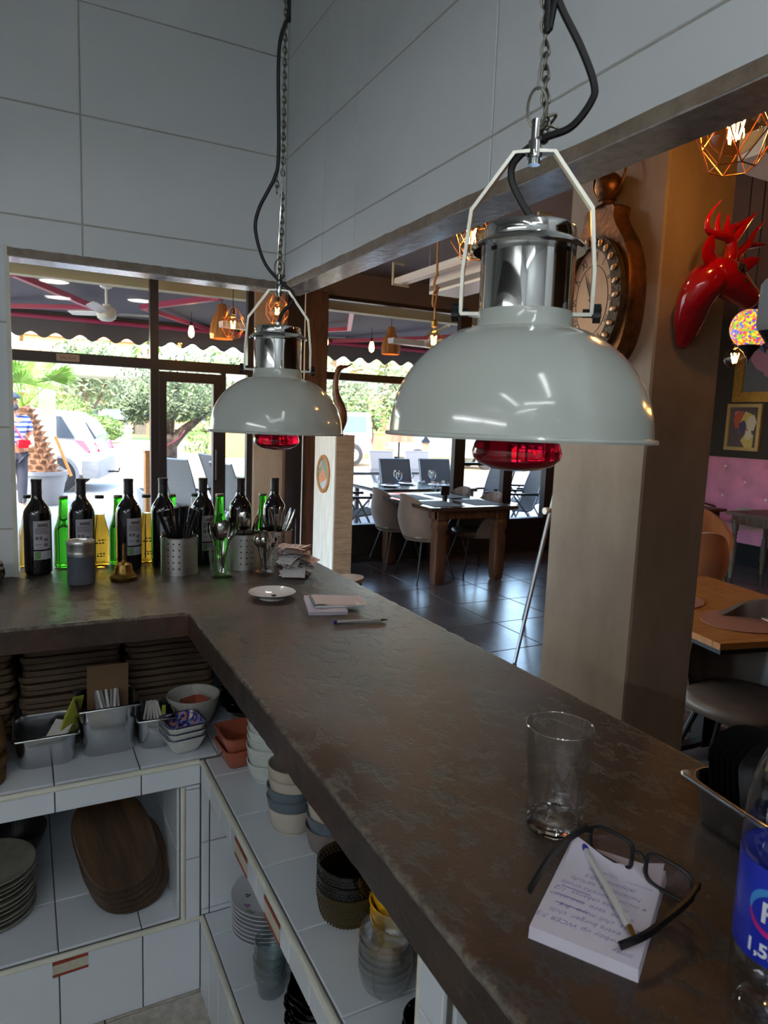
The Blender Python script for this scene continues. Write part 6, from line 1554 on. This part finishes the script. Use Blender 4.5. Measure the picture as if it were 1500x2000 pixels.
# --- terrace chairs and tables
def sling_chair(label):
    t = thing('sling_chair', label, 'chair', group='grey sling terrace chairs')
    # faces +Y locally
    for sx in (-1,1):
        x = sx*.26
        obj('side_frame', MB().tube(smooth_pts([(x,-.40,1.02),(x,-.30,.74),(x,-.22,.48),(x,-.14,.41),(x,.05,.42),(x,.24,.45)],5), .014, 8), M['alu'], t)
        obj('leg', MB().tube([(x*1.05,.26,0),(x*1.05,.10,.36),(x*1.05,-.05,.64)], .014, 8), M['alu'], t)
        obj('leg', MB().tube([(x*1.05,-.34,0),(x*1.05,-.12,.36),(x*1.05,.10,.62)], .014, 8), M['alu'], t)
        obj('arm_rest', MB().box(min(x*1.0,x*1.16),max(x*1.0,x*1.16),-.26,.18,.63,.66), M['blackp'], t, smooth=None)
    P = smooth_pts([(0,-.40,1.02),(0,-.30,.74),(0,-.22,.48),(0,-.14,.41),(0,.05,.42),(0,.24,.45)],5)
    obj('sling', MB().loft([[(-.25,p.y,p.z),(.25,p.y,p.z),(.25,p.y+.004,p.z+.006),(-.25,p.y+.004,p.z+.006)] for p in P]), M['mesh'], t, smooth=60)
    obj('top_bar', MB().tube([(-.26,-.40,1.02),(.26,-.40,1.02)], .014, 8), M['alu'], t)
    return t
s0 = None
CH = [(3.20,8.72,-92,'behind the pedestal by the left window edge'),(3.78,8.05,-100,'at the left end of the near terrace table'),(5.95,8.35,95,'right of the near terrace table, behind the mullion'),(6.28,8.05,75,'nearest the big pillar'),(7.0,8.75,70,'farthest right beside the big pillar'),(5.05,9.05,178,'behind the near terrace table, left'),(5.75,9.1,172,'behind the near terrace table, right'),
      (4.05,9.6,-95,'at the left of the far terrace table'),(6.1,11.5,182,'behind the far terrace table, left'),(6.9,11.6,176,'behind the far terrace table, right'),(2.05,9.3,-60,'right of the olive tree seen through the door'),(2.5,8.45,-75,'right of the entrance door, nearer'),(2.75,10.2,-80,'far right of the olive tree')]
for x, y, a, l in CH:
    lb = f'grey sling back terrace chair {l}'
    if s0 is None: s0 = sling_chair(lb); o = s0
    else: o = dup(s0, (x,y,0), R(a), lb)
    o.location = (x,y,0); o.rotation_euler = (0,0,R(a))
def terrace_table(label, x, y, w_, d):
    t = thing('terrace_table', label, 'table', (x,y,0), 0, 'grey terrace tables')
    obj('table_top', MB().box(-w_/2,w_/2,-d/2,d/2,.715,.735), M['woodh'], t, smooth=None); obj('frame', MB().box(-w_/2,w_/2,-d/2,d/2,.69,.714), M['alu'], t, smooth=None)
    for sx in (-1,1):
        for sy in (-1,1): obj('leg', MB().box(sx*(w_/2-.06)-.025,sx*(w_/2-.06)+.025,sy*(d/2-.06)-.025,sy*(d/2-.06)+.025,0,.69), M['alu'], t, smooth=None)
terrace_table('grey terrace table just outside the right window', 4.75, 8.25, 1.5, .85)
terrace_table('grey terrace table farther out behind the right window', 5.9, 10.9, 2.2, .85)
terrace_table('grey terrace table outside beside the entrance door', 3.2, 9.5, 1.0, .85)
for k, (x, y) in enumerate(((4.4,8.05),(4.55,8.4),(4.95,8.1),(5.1,8.4),(5.25,8.05))): wine_glass('wine glass on the near terrace table', x, y, .736, 'glasses on the near terrace table', 1.05)
for k, (x, y) in enumerate(((3.0,9.3),(3.2,9.6),(3.4,9.35))): wine_glass('wine glass on the terrace table by the door', x, y, .736, 'glasses on the door side terrace table', 1.1)
for k, (x, y, l) in enumerate(((4.68,8.0,'left'),(4.76,8.02,'right'))):
    t = thing('shaker', f'small glass salt shaker on the near terrace table, {l} one', 'shaker', (x,y,.736)); obj('body', MB().lathe([(.022,0),(.02,.06),(.015,.065)], 14), M['wglass'], t); obj('cap', MB().lathe([(.017,.062),(.018,.08),(0,.088)], 14), M['chrome'], t)
for k, (x, y, l) in enumerate(((4.35,8.2,'left end'),(5.1,8.22,'right end'),(4.75,8.45,'far side'))):
    t = thing('dinner_plate', f'white plate with napkin at the {l} of the near terrace table', 'plate', (x,y,.736)); obj('dish', plate_mb(.13), M['porc'], t); obj('napkin', MB().box(-.05,.05,-.03,.03,.02,.028), pm('coral_napkin', rgb(206,110,90), .8), t, smooth=None)

# --- foliage helper: many small leaves, one mesh
def leaves(n, fn, size, seed, aspect=.35):
    rnd = random.Random(seed); vs = []; fs = []
    for _ in range(n):
        p = Vector(fn(rnd)); d = Vector((rnd.gauss(0,1),rnd.gauss(0,1),rnd.gauss(0,1))).normalized(); e = d.orthogonal().normalized()
        s_ = size*rnd.uniform(.6,1.3); a = len(vs)
        vs += [tuple(p-d*s_), tuple(p+e*s_*aspect), tuple(p+d*s_), tuple(p-e*s_*aspect)]; fs.append((a,a+1,a+2,a+3))
    return MB().add(vs, fs)
def blob(cx, cy, cz, rx, ry, rz):
    def f(rnd):
        while True:
            x, y, z = rnd.uniform(-1,1), rnd.uniform(-1,1), rnd.uniform(-1,1); q = x*x+y*y+z*z
            if q < 1 and rnd.random() < .35+.65*q: return (cx+x*rx, cy+y*ry, cz+z*rz)
    return f
def blobs(lst):
    fs_ = [blob(*b) for b in lst]
    return lambda rnd: rnd.choice(fs_)(rnd)
# --- olive tree in front of the entrance
t = thing('olive_tree', 'gnarled olive tree in a planter outside the entrance door', 'tree', (2.02,11.2,0))
obj('trunk', MB().tube(smooth_pts([(0,0,0),(.02,0,.35),(-.02,.02,.75),(0,0,1.05),(-.06,0,1.25)],4), [.20,.19,.185,.18,.17,.165,.16,.16,.155,.15,.15,.145,.14,.135,.13,.125,.12], 14), M['bark'], t, smooth=60)
for pts, r0 in (([(-.04,0,1.15),(-.18,0,1.45),(-.22,.1,1.8),(-.1,.1,2.2)],.10),([(0,0,1.05),(.22,0,1.32),(.45,.05,1.5),(.72,.05,1.75)],.10),([(.0,0,1.15),(.1,.2,1.6),(.2,.2,2.1)],.08)):
    P = smooth_pts(pts,4); obj('branch', MB().tube(P, [r0*(1-.7*i/len(P)) for i in range(len(P))], 10), M['bark'], t, smooth=60)
o = obj('foliage', leaves(5200, blobs([(-.25,.1,1.95,.55,.6,.45),(.35,.1,1.98,.55,.6,.42),(.05,.2,2.35,.7,.6,.4),(.75,.1,1.9,.4,.5,.4),(-.45,0,1.65,.25,.3,.25),(.15,0,1.66,.45,.4,.2)]), .045, 1), M['leafo'], t, smooth=None); o['kind'] = 'stuff'
obj('planter', MB().loft([rrect(.75,.75,.05,.0,3), rrect(.85,.85,.05,.40,3), rrect(.78,.78,.05,.40,3), rrect(.76,.76,.05,.34,3)]), M['greyp'], t)
o = tag(obj('red_hose', MB().tube(smooth_pts([(1.78,11.02,1.02),(1.95,10.98,1.10),(2.15,11.0,1.22),(2.24,11.02,1.34)],5), .012, 6), M['awred']), 'pinkish strap tied around the olive trunk', 'strap')
t = thing('planter_box', 'slim tan wooden post box left of the olive trunk', 'planter', (1.62,10.6,0)); obj('box', MB().box(-.04,.12,-.1,.1,0,1.02), M['oak'], t, smooth=None); obj('rim', MB().box(-.05,.13,-.11,.11,1.02,1.05), M['oak'], t, smooth=None)
# --- potted palm at the left
pmt = thing('potted_palm', 'shaggy palm tree in a grey pot at the left of the entrance', 'palm', (.30,12.95,0))
obj('pot', MB().lathe([(.26,0),(.28,.02),(.37,.50),(.40,.51),(.40,.57),(.36,.57),(.34,.50),(0,.48)], 32), M['greyp'], pmt)
def pcx(z): return -.26*max(0, (z-.48)/1.14)**1.25
P = [(pcx(z), 0, z) for z in [.48+1.14*i/16 for i in range(17)]]; obj('trunk', MB().tube(P, [.25-.15*(i/16)**.8 for i in range(17)], 18), M['palmbark'], pmt, smooth=40)
for k in range(12):
    for i in range(9):
        z = .52+.092*k; r = .255-.14*((z-.48)/1.14)**.8; a = 2*PI*(i+.5*(k % 2))/9; cx_ = pcx(z)
        c_, s_ = math.cos(a), math.sin(a); obj('leaf_base', MB().loft([[(cx_+r*c_-w_*s_, r*s_+w_*c_, z), (cx_+r*c_+w_*s_, r*s_-w_*c_, z), (cx_+(r+th)*c_+w_*s_*.6, (r+th)*s_-w_*c_*.6, z+.06), (cx_+(r+th)*c_-w_*s_*.6, (r+th)*s_+w_*c_*.6, z+.06)] for w_, th in ((.06,.0),(.04,.06))]), M['palmbark'], pmt, smooth=None)
rnd = random.Random(6)
for k in range(13):
    a = 2*PI*k/13+rnd.uniform(-.2,.2); el_ = rnd.uniform(.05,1.2); L_ = rnd.uniform(.55,.85)
    d = Vector((math.cos(a)*math.cos(el_), math.sin(a)*math.cos(el_), math.sin(el_))); b = Vector((-.26,0,1.62)); tip = b+d*L_
    m = MB().tube([b, tip], [.014,.008], 5)
    sd = d.cross(Vector((0,0,1))).normalized(); up = sd.cross(d).normalized()
    for j in range(18):
        th = R(-85+170*j/17); q = tip+(d*math.cos(th)+sd*math.sin(th))*rnd.uniform(.36,.48)-Vector((0,0,.10*abs(math.sin(th)))); e = (sd*math.cos(th)-d*math.sin(th))*.020
        i0 = len(m.v); mid = tip*.5+q*.5+up*.02
        m.add([tip, mid+e, q, mid-e], [(0,1,2,3)])
    obj('fan_frond', m, M['leafp'], pmt, smooth=None)
obj('support_stake', MB().tube([(.42,-.3,.5),(.20,-.25,1.15)], .025, 6), M['oak'], pmt)
# --- person in a striped shirt
def skin_body(name, joints, edges, mat, parent, sub=2, root=0):
    me = bpy.data.meshes.new(name); me.from_pydata([j[0] for j in joints], edges, []); me.update()
    o = bpy.data.objects.new(name, me); COL.objects.link(o); o.parent = parent
    sk = o.modifiers.new('skin', 'SKIN'); sk.use_smooth_shade = True
    for i, j in enumerate(joints):
        v = me.skin_vertices[0].data[i]; v.radius = j[1] if isinstance(j[1], tuple) else (j[1], j[1]); v.use_root = (i == root)
    ss = o.modifiers.new('sub', 'SUBSURF'); ss.levels = sub; ss.render_levels = sub
    bpy.context.view_layer.update(); dg = bpy.context.evaluated_depsgraph_get()
    m2 = bpy.data.meshes.new_from_object(o.evaluated_get(dg)); o.modifiers.clear(); o.data = m2; m2.materials.clear(); m2.materials.append(mat); m2.shade_smooth()
    return o
pe = thing('person', 'person in a blue striped shirt and dark cap walking past the palm', 'person', (-.10,11.95,0), R(20))
body = [((0,0,.93),(.13,.10)),((0,0,1.12),(.13,.10)),((0,.01,1.36),(.16,.10)),((0,.01,1.48),(.07,.06)),((0,0,1.56),.055),((0,-.02,1.64),(.075,.09)),((0,-.02,1.74),(.07,.085)),
        ((.19,.01,1.42),.06),((.25,.02,1.16),.048),((.20,-.18,1.02),.036),((.14,-.24,1.02),.03),((-.19,.01,1.42),.06),((-.25,.03,1.16),.048),((-.16,-.16,1.06),.036),((-.08,-.2,1.05),.03),
        ((.09,0,.86),.095),((.10,-.02,.48),.062),((.10,.02,.09),.045),((.10,-.12,.04),.035),((-.09,0,.86),.095),((-.10,.04,.48),.062),((-.10,.12,.10),.045),((-.10,-.0,.04),.035)]
ed = [(0,1),(1,2),(2,3),(3,4),(4,5),(5,6),(2,7),(7,8),(8,9),(9,10),(2,11),(11,12),(12,13),(13,14),(0,15),(15,16),(16,17),(17,18),(0,19),(19,20),(20,21),(21,22)]
skin_body('body', body, ed, M['skin'], pe)
sh = [((0,0,.97),(.150,.118)),((0,0,1.12),(.150,.118)),((0,.01,1.34),(.178,.118)),((0,.01,1.47),(.085,.075)),((.19,.01,1.42),.080),((.24,.02,1.22),.068),((-.19,.01,1.42),.080),((-.24,.03,1.22),.068)]
skin_body('shirt', sh, [(0,1),(1,2),(2,3),(2,4),(4,5),(2,6),(6,7)], M['stripe'], pe)
tr = [((0,0,.95),(.145,.115)),((.09,0,.86),.110),((.10,-.02,.48),.078),((.10,.02,.12),.062),((-.09,0,.86),.110),((-.10,.04,.48),.078),((-.10,.12,.13),.062)]
skin_body('trousers', tr, [(0,1),(1,2),(2,3),(0,4),(4,5),(5,6)], M['denim'], pe)
obj('cap', MB().sphere((0,-.02,1.735), (.092,.112,.085), 18, 10, -.1, 1).loft([[(x, -.10-y, 1.735) for x, y in ((-.07,0),(.07,0),(.05,.10),(-.05,.10))], [(x, -.10-y, 1.747) for x, y in ((-.07,0),(.07,0),(.05,.10),(-.05,.10))]]), M['cap'], pe)
obj('beard', MB().sphere((0,-.085,1.60), (.055,.04,.05), 12, 8), M['denim'], pe)
obj('bag_strap', MB().tube(smooth_pts([(-.12,.12,1.46),(-.10,-.10,1.42),(.0,-.15,1.25),(.12,-.14,1.08)],4), 0, sec=(.04,.01)), M['taill'], pe)
obj('belt_bag', MB().loft([rrect(.20,.09,.03,1.0,3,.08,-.17), rrect(.22,.10,.03,1.06,3,.08,-.17), rrect(.18,.08,.03,1.12,3,.08,-.17)]), M['taill'], pe)
# --- cream pergola
t = thing('pergola', 'cream painted pergola frame behind the palm', 'pergola', (.44,14.2,0))
obj('post', MB().box(-.13,.13,-.13,.13,0,2.20), M['cream'], t, smooth=None); obj('beam', MB().tube([(-.13,0,2.30),(4.2,0,2.30)], .12, 12), M['cream'], t); obj('post', MB().box(3.9,4.16,-.13,.13,0,2.20), M['cream'], t, smooth=None)
# --- cars (length along X, rear towards +X)
def car(label, x, y, rz, prof, glass, width, paint, name='car', wheels=((-2.65,.33),(-.02,.33))):
    t = thing(name, label, 'car', (x,y,0), rz)
    h = width/2; rings = []
    P = [(p[0], p[1]) for p in prof]
    def tum(z): return 1-.16*max(0,(z-.95))/.7
    rings = [[(px, s*h*tum(pz)*k, pz if k == 1 else pz) for px, pz in P] for s, k in ((-1,.94),(-1,1),(1,1),(1,.94))]
    rings[0] = [(px*.985-.02, y_*1.0, .5+(pz-.5)*.97) for (px, y_, pz) in rings[0]]; rings[3] = [(px*.985-.02, y_, .5+(pz-.5)*.97) for (px, y_, pz) in rings[3]]
    rings[0] = [(a, -h*tum(c)*1.0+.0, c) for a, b, c in rings[0]]; rings[3] = [(a, h*tum(c), c) for a, b, c in rings[3]]
    rings[1] = [(a, -h*tum(c)*.90, c) for a, b, c in rings[1]]; rings[2] = [(a, h*tum(c)*.90, c) for a, b, c in rings[2]]
    obj('body_shell', MB().loft(rings), paint, t, smooth=25)
    for gp in glass:
        for s in (-1,1):
            o = [(gx, s*(h*tum(gz)+.006), gz) for gx, gz in gp]; i_ = [(gx, s*(h*tum(gz)-.02), gz) for gx, gz in gp]
            obj('side_window', MB().loft([o, i_]), M['cglass'], t, smooth=None)
    for wx, wr in wheels:
        for s in (-1,1):
            w_ = obj('wheel', MB().lathe([(wr*.55,-.1),(wr*.9,-.1),(wr,-.08),(wr,.08),(wr*.9,.1),(wr*.55,.1)], 28, (wx, s*(h-.08), wr), Matrix.Rotation(PI/2,3,'X')), M['tyre'], t)
            obj('hub', MB().lathe([(wr*.6,-.112),(wr*.6,.112)], 20, (wx, s*(h-.08), wr), Matrix.Rotation(PI/2,3,'X')), M['alu'], w_)
            obj('wheel_arch', MB().tube([(wx+wr*1.12*math.cos(R(a)), s*(h+.004), wr+wr*1.12*math.sin(R(a))) for a in range(-10,191,20)], .035, 6), M['greyp'], t)
    return t
suv = car('white hatchback parked behind the palm, its tail towards the sand', .86, 15.6, R(-16), [(-3.6,.35),(-3.6,.75),(-2.9,.98),(-2.1,1.05),(-1.45,1.50),(-.6,1.60),(.15,1.55),(.42,1.40),(.62,1.02),(.70,.86),(.70,.50),(.62,.35)], [[(-1.95,1.08),(-1.35,1.45),(-.75,1.50),(-.75,1.06)],[(-.68,1.06),(-.68,1.50),(.05,1.46),(.30,1.05)]], 1.78, M['carw'])
obj('rear_window', MB().loft([[(.47,-.62,1.36),(.66,-.66,1.05),(.66,.66,1.05),(.47,.62,1.36)], [(.40,-.62,1.34),(.58,-.66,1.02),(.58,.66,1.02),(.40,.62,1.34)]]), M['cglass'], suv, smooth=None)
for s in (-1,1): obj('tail_light', MB().loft([[(.30,s*.885,1.02),(.66,s*.80,.98),(.74,s*.76,.80),(.55,s*.895,.78)], [(.30,s*.80,1.02),(.60,s*.70,.98),(.66,s*.66,.80),(.55,s*.80,.78)]]), M['taill'], suv, smooth=None)
obj('rear_bumper', MB().loft([rrect(.30,1.80,.06,.28,3,.58,0), rrect(.36,1.82,.06,.40,3,.58,0), rrect(.32,1.80,.06,.62,3,.57,0)]), M['greyp'], suv); obj('tow_hook', MB().tube([(.74,0,.36),(.95,0,.36),(.97,0,.44)], .02, 8), M['blackm'], suv)
jp = car('boxy white off-roader with a spare wheel behind the terrace', 10.6, 23.0, R(-8), [(-3.4,.45),(-3.4,1.05),(-2.2,1.12),(-1.8,1.82),(.35,1.86),(.45,1.80),(.48,1.10),(.48,.45)], [[(-1.7,1.18),(-1.6,1.72),(-.75,1.72),(-.75,1.16)],[(-.65,1.16),(-.65,1.72),(.25,1.72),(.28,1.16)]], 1.75, M['carw'], wheels=((-2.7,.38),(-.25,.38)))
obj('spare_wheel', MB().lathe([(.2,-.1),(.36,-.1),(.38,0),(.36,.1),(.1,.12)], 24, (.58,0,1.0), Matrix.Rotation(PI/2,3,'Y')), M['tyre'], jp)
for s in (-1,1): obj('tail_light', MB().box(.42,.50,s*.80-.06,s*.80+.06,.75,.98), M['taill'], jp, smooth=None)
car('silver car parked by the ochre wall behind the lantern', 14.6, 21.5, R(-10), [(-3.2,.4),(-3.2,.9),(-2.2,1.02),(-1.4,1.5),(.0,1.52),(.9,1.05),(1.1,.95),(1.1,.4)], [[(-1.9,1.08),(-1.3,1.44),(-.5,1.46),(-.5,1.06)],[(-.42,1.06),(-.42,1.46),(.0,1.45),(.7,1.06)]], 1.75, M['silver'], wheels=((-2.3,.33),(.35,.33)))
# --- low wall, lantern, parasol
tag(obj('garden_wall', MB().box(6.5,40,27,27.3,0,1.05).box(6.5,40,26.95,27.35,1.05,1.13), M['ochre'], smooth=None), 'long low ochre garden wall beyond the terrace', 'wall')
t = thing('garden_lantern', 'black garden lantern post beyond the terrace table', 'lantern', (7.25,12.2,0)); obj('post', MB().tube([(0,0,0),(0,0,.95)], .02, 8), M['blackm'], t); obj('lamp_glass', MB().lathe([(.05,.97),(.09,1.20)], 6), M['facade'], t, smooth=None); obj('roof', MB().lathe([(.12,1.20),(.05,1.28),(.02,1.33),(0,1.36)], 6), M['blackm'], t, smooth=None); obj('base_plate', MB().lathe([(.05,.94),(.06,.97)], 6), M['blackm'], t, smooth=None)
M['coral'] = pm('coral_parasol_cloth', rgb(206,116,92), .8)
t = thing('parasol', 'folded coral parasol standing behind the terrace tables', 'parasol', (7.4,13.6,0)); obj('pole', MB().tube([(0,0,0),(0,0,2.2)], .022, 8), M['blackm'], t)
r = []
for z, q in ((1.15,.30),(1.3,.27),(1.7,.16),(2.1,.05)): r.append([(q*(1+.25*math.cos(8*2*PI*i/32))*math.cos(2*PI*i/32), q*(1+.25*math.cos(8*2*PI*i/32))*math.sin(2*PI*i/32), z) for i in range(32)])
obj('folded_cloth', MB().loft(r), M['coral'], t, smooth=40); obj('foot', MB().lathe([(.25,0),(.25,.05),(.05,.08)], 20), M['greyp'], t)
t = thing('tub_palm', 'small spiky tub palm under the coral parasol', 'plant', (7.0,13.3,0)); obj('stem', MB().tube([(0,0,.3),(0,0,1.0)], [.13,.11], 10), M['palmbark'], t); obj('tub', MB().lathe([(.2,0),(.25,.35),(.22,.35)], 20), M['terra'], t)
# --- green plants near the column and hedge / trees behind
def tree(label, x, y, trunk_h, crown, n, size, mat, seed, name='garden_tree', tr_=.16, cat='tree', group='trees beyond the sand'):
    t = thing(name, label, cat, (x,y,0), 0, group)
    obj('trunk', MB().tube(smooth_pts([(0,0,0),(.1,0,trunk_h*.5),(-.05,0,trunk_h*1.1)],4), [tr_*(1-.05*i) for i in range(9)], 10), M['bark'], t, smooth=60)
    for k in range(3): a = 2.1*k+seed; obj('branch', MB().tube(smooth_pts([(0,0,trunk_h*.9),(.5*math.cos(a),.5*math.sin(a),trunk_h*1.3),(.9*math.cos(a),.9*math.sin(a),trunk_h*1.9)],4), [tr_*.6*(1-.08*i) for i in range(9)], 8), M['bark'], t, smooth=60)
    o = obj('foliage', leaves(n, blobs(crown), size, seed), mat, t, smooth=None); o['kind'] = 'stuff'
tree('silvery olive tree on the lawn edge left of the door', 3.4, 42, 1.7, [(-1.5,0,3.3,2.4,2,1.5),(1.2,0,3.5,2.2,2,1.3),(0,0,4.3,2,2,1.2)], 3600, .18, M['leafo'], 21)
tree('low olive bush beside the pergola post', 1.6, 38, .5, [(0,0,1.3,1.8,1.5,1.1),(1.8,0,.7,1.3,1.2,.7)], 2400, .15, M['leafd'], 22)
tree('silvery tree behind the garden sheds', 8.6, 56, 2, [(0,0,3.2,3,2,1.8),(3,0,3.0,2.4,2,1.6),(-3,0,3.4,2.6,2,1.9)], 3200, .24, M['leafo'], 23)
tree('leafy tree behind the entrance door glazing', 8.4, 34, 1.2, [(0,0,3.0,2.2,1.6,1.8),(-2,0,2.6,1.8,1.5,1.5),(2,0,3.0,2,1.5,1.7)], 3800, .17, M['leafd'], 24)
tree('dense olive tree beyond the right window, left', 15.5, 31, 1.2, [(0,0,3.2,2.3,1.6,1.9),(-2,0,2.4,1.8,1.5,1.5),(2.2,0,3.0,2,1.5,1.6)], 4200, .17, M['leafo'], 25)
tree('dense green tree beyond the right window, right', 21.5, 32, 1.2, [(0,0,3.4,2.6,1.6,2.2),(-2.4,0,2.8,2,1.5,1.7),(2.5,0,3.2,2.2,1.5,1.9)], 4200, .17, M['leafd'], 26)
tree('green tree behind the off-roader', 12.2, 33, 1.2, [(0,0,3.4,2.0,1.6,2.2),(-2.4,0,2.8,1.8,1.5,1.7)], 3000, .17, M['leafo'], 27)
o = obj('hedge', leaves(9000, lambda rnd: (rnd.uniform(6,40), 29+rnd.uniform(-.5,.8), rnd.uniform(0,2.4+.4*math.sin(rnd.random()*9))), .15, 31), M['leafd'], smooth=None); tag(o, 'clipped green hedge behind the ochre wall', 'hedge', kind='stuff')
def tall_palm(label, x, y, h, seed):
    t = thing('tall_palm', label, 'palm', (x,y,0), 0, 'tall palms far behind'); obj('trunk', MB().tube([(0,0,0),(.1,0,h*.5),(0,0,h)], [.24,.2,.18], 10), M['palmbark'], t)
    rnd = random.Random(seed)
    for k in range(14):
        a = 2*PI*k/14; m = MB(); e = rnd.uniform(-.4,1.1); P = [Vector((math.cos(a)*s_*1.5, math.sin(a)*s_*1.5, h+1.5*(s_*math.sin(e)-.7*s_*s_))) for s_ in (0,.35,.7,1)]
        for i in range(3):
            w_ = Vector((-math.sin(a),math.cos(a),0))*(.16 if i < 2 else .08); q = Vector((-math.sin(a),math.cos(a),0))*(.16 if i else .05); m.add([P[i]-q,P[i]+q,P[i+1]+w_,P[i+1]-w_], [(0,1,2,3)])
        obj('frond', m, M['leafp'], t, smooth=None)
tall_palm('tall palm far behind, left of the rope bulb', 17, 40, 6.0, 1); tall_palm('tall palm far behind, right of the wooden heron', 20.5, 40, 5.4, 2); tall_palm('tall palm far behind the entrance, near the orange roof', 7.5, 48, 6.2, 3); tall_palm('tall palm beside the far apartment block', 3.4, 46, 5.2, 4)
# --- buildings
def building(label, x, y, w_, d, h, floors, nwin, name='apartment_building'):
    t = thing(name, label, 'building', (x,y,0)); obj('wall', MB().box(0,w_,0,d,0,h), M['facade'], t, smooth=None); obj('roof', MB().loft([[(-.4,-.4,h),(w_+.4,-.4,h),(w_+.4,d+.4,h),(-.4,d+.4,h)],[(1.2,1.2,h+1.2),(w_-1.2,1.2,h+1.2),(w_-1.2,d-1.2,h+1.2),(1.2,d-1.2,h+1.2)]]), M['roofc'], t, smooth=None)
    for f in range(floors):
        for k in range(nwin):
            x0 = w_*(k+.28)/nwin; z0 = .9+h/floors*f; q = obj('window', MB().box(x0,x0+w_/nwin*.4,-.06,.05,z0,z0+1.3), M['fence'], t, smooth=None); obj('pane', MB().box(x0+.1,x0+w_/nwin*.4-.1,-.09,-.05,z0+.1,z0+1.2), M['cglass'], q, smooth=None)
        obj('balcony', MB().box(w_*.1,w_*.9,-.9,0,h/floors*f+.2,h/floors*f+.9), M['facade'], t, smooth=None)
building('long peach apartment block behind the lawn', -6, 64, 26, 10, 5.2, 2, 8); building('peach apartment block on the hill behind the palm', 0.5, 84, 12, 9, 9.2, 3, 5); building('pale house behind the trees on the right', 30, 62, 22, 10, 6.5, 2, 7); building('cream building right behind the terrace chairs', 20.5, 24.2, 8, 2, 4.2, 1, 3)
def shed(label, x, y, w_, d, h):
    t = thing('garden_shed', label, 'shed', (x,y,0), 0, 'garden sheds on the lawn'); obj('wall', MB().box(0,w_,0,d,0,h), M['bark'], t, smooth=None); obj('roof', MB().loft([[(-.2,-.3,h),(w_+.2,-.3,h),(w_+.2,d+.3,h),(-.2,d+.3,h)],[(0,d/2,h+.7),(w_,d/2,h+.7),(w_,d/2+.01,h+.7),(0,d/2+.01,h+.7)]]), M['alu'], t, smooth=None); obj('door', MB().box(w_*.6,w_*.6+.6,-.04,0,0,h*.8), M['greyp'], t, smooth=None)
shed('brown garden shed with a grey roof on the lawn, left', 5.2, 53, 1.6, 1.5, 1.0); shed('brown garden shed with a grey roof on the lawn, right', 7.25, 52, 2.6, 1.8, 1.25)
t = thing('white_fence', 'low white picket fence around the olive tree on the lawn', 'fence', (2.3,40,0))
for k in range(22): obj('picket', MB().box(.14*k,.14*k+.07,0,.03,0,.85), M['fence'], t, smooth=None)
obj('rail', MB().box(0,3.1,.03,.06,.55,.62), M['fence'], t, smooth=None)

# ================================================================== KITCHEN CEILING TUBES (behind and above the camera)
TUBE = glow('fluorescent_tube', (.90,.96,1.0), KITCHEN_TUBE)
def batten(label, x, y, rz, L_=1.2):
    t = thing('tube_light', label, 'ceiling light', (x,y,HK), rz, 'kitchen tube lights'); obj('housing', MB().box(-L_/2,L_/2,-.05,.05,-.05,0), M['whitep'], t, smooth=None)
    for s in (-.025,.025): obj('tube', MB().tube([(-L_/2+.03,s,-.07),(L_/2-.03,s,-.07)], .013, 10), TUBE, t)
batten('kitchen tube light behind the camera, left', -1.1, -.9, R(75)); batten('kitchen tube light behind the camera, middle', -.35, -1.6, R(-15)); batten('kitchen tube light behind the camera, right', .25, -.7, R(80)); batten('kitchen tube light far behind the camera', -1.3, -2.2, R(0))

# unseen hood added opposite the counter; its tubes brighten the shelves
FILL_TUBE = glow('fill_tube', (.92,.97,1.0), KITCHEN_TUBE*2.2)
eh = thing('added_fill_hood', 'unseen steel hood with tubes added to light the shelves from the opposite wall', 'hood', (-1.75,.2,1.95))
obj('canopy', MB().loft([[(-.40,-1.6,.12),(.35,-1.6,.12),(.35,1.3,.12),(-.40,1.3,.12)],[(-.40,-1.6,.20),(.35,-1.6,.20),(.35,1.3,.20),(-.40,1.3,.20)],[(-.40,-1.2,.60),(-.05,-1.2,.60),(-.05,.9,.60),(-.40,.9,.60)],[(-.40,-1.2,HK-1.95),(-.05,-1.2,HK-1.95),(-.05,.9,HK-1.95),(-.40,.9,HK-1.95)]]), M['steel'], eh, smooth=None)
for y_ in (-1.0,.1): obj('fill_tube', MB().tube([(.12,y_-.5,.085),(.12,y_+.5,.085)], .016, 10), FILL_TUBE, eh)
for y_ in (-1.0,.1): obj('tube_fitting', MB().box(.08,.16,y_-.52,y_+.52,.10,.12), M['whitep'], eh, smooth=None)
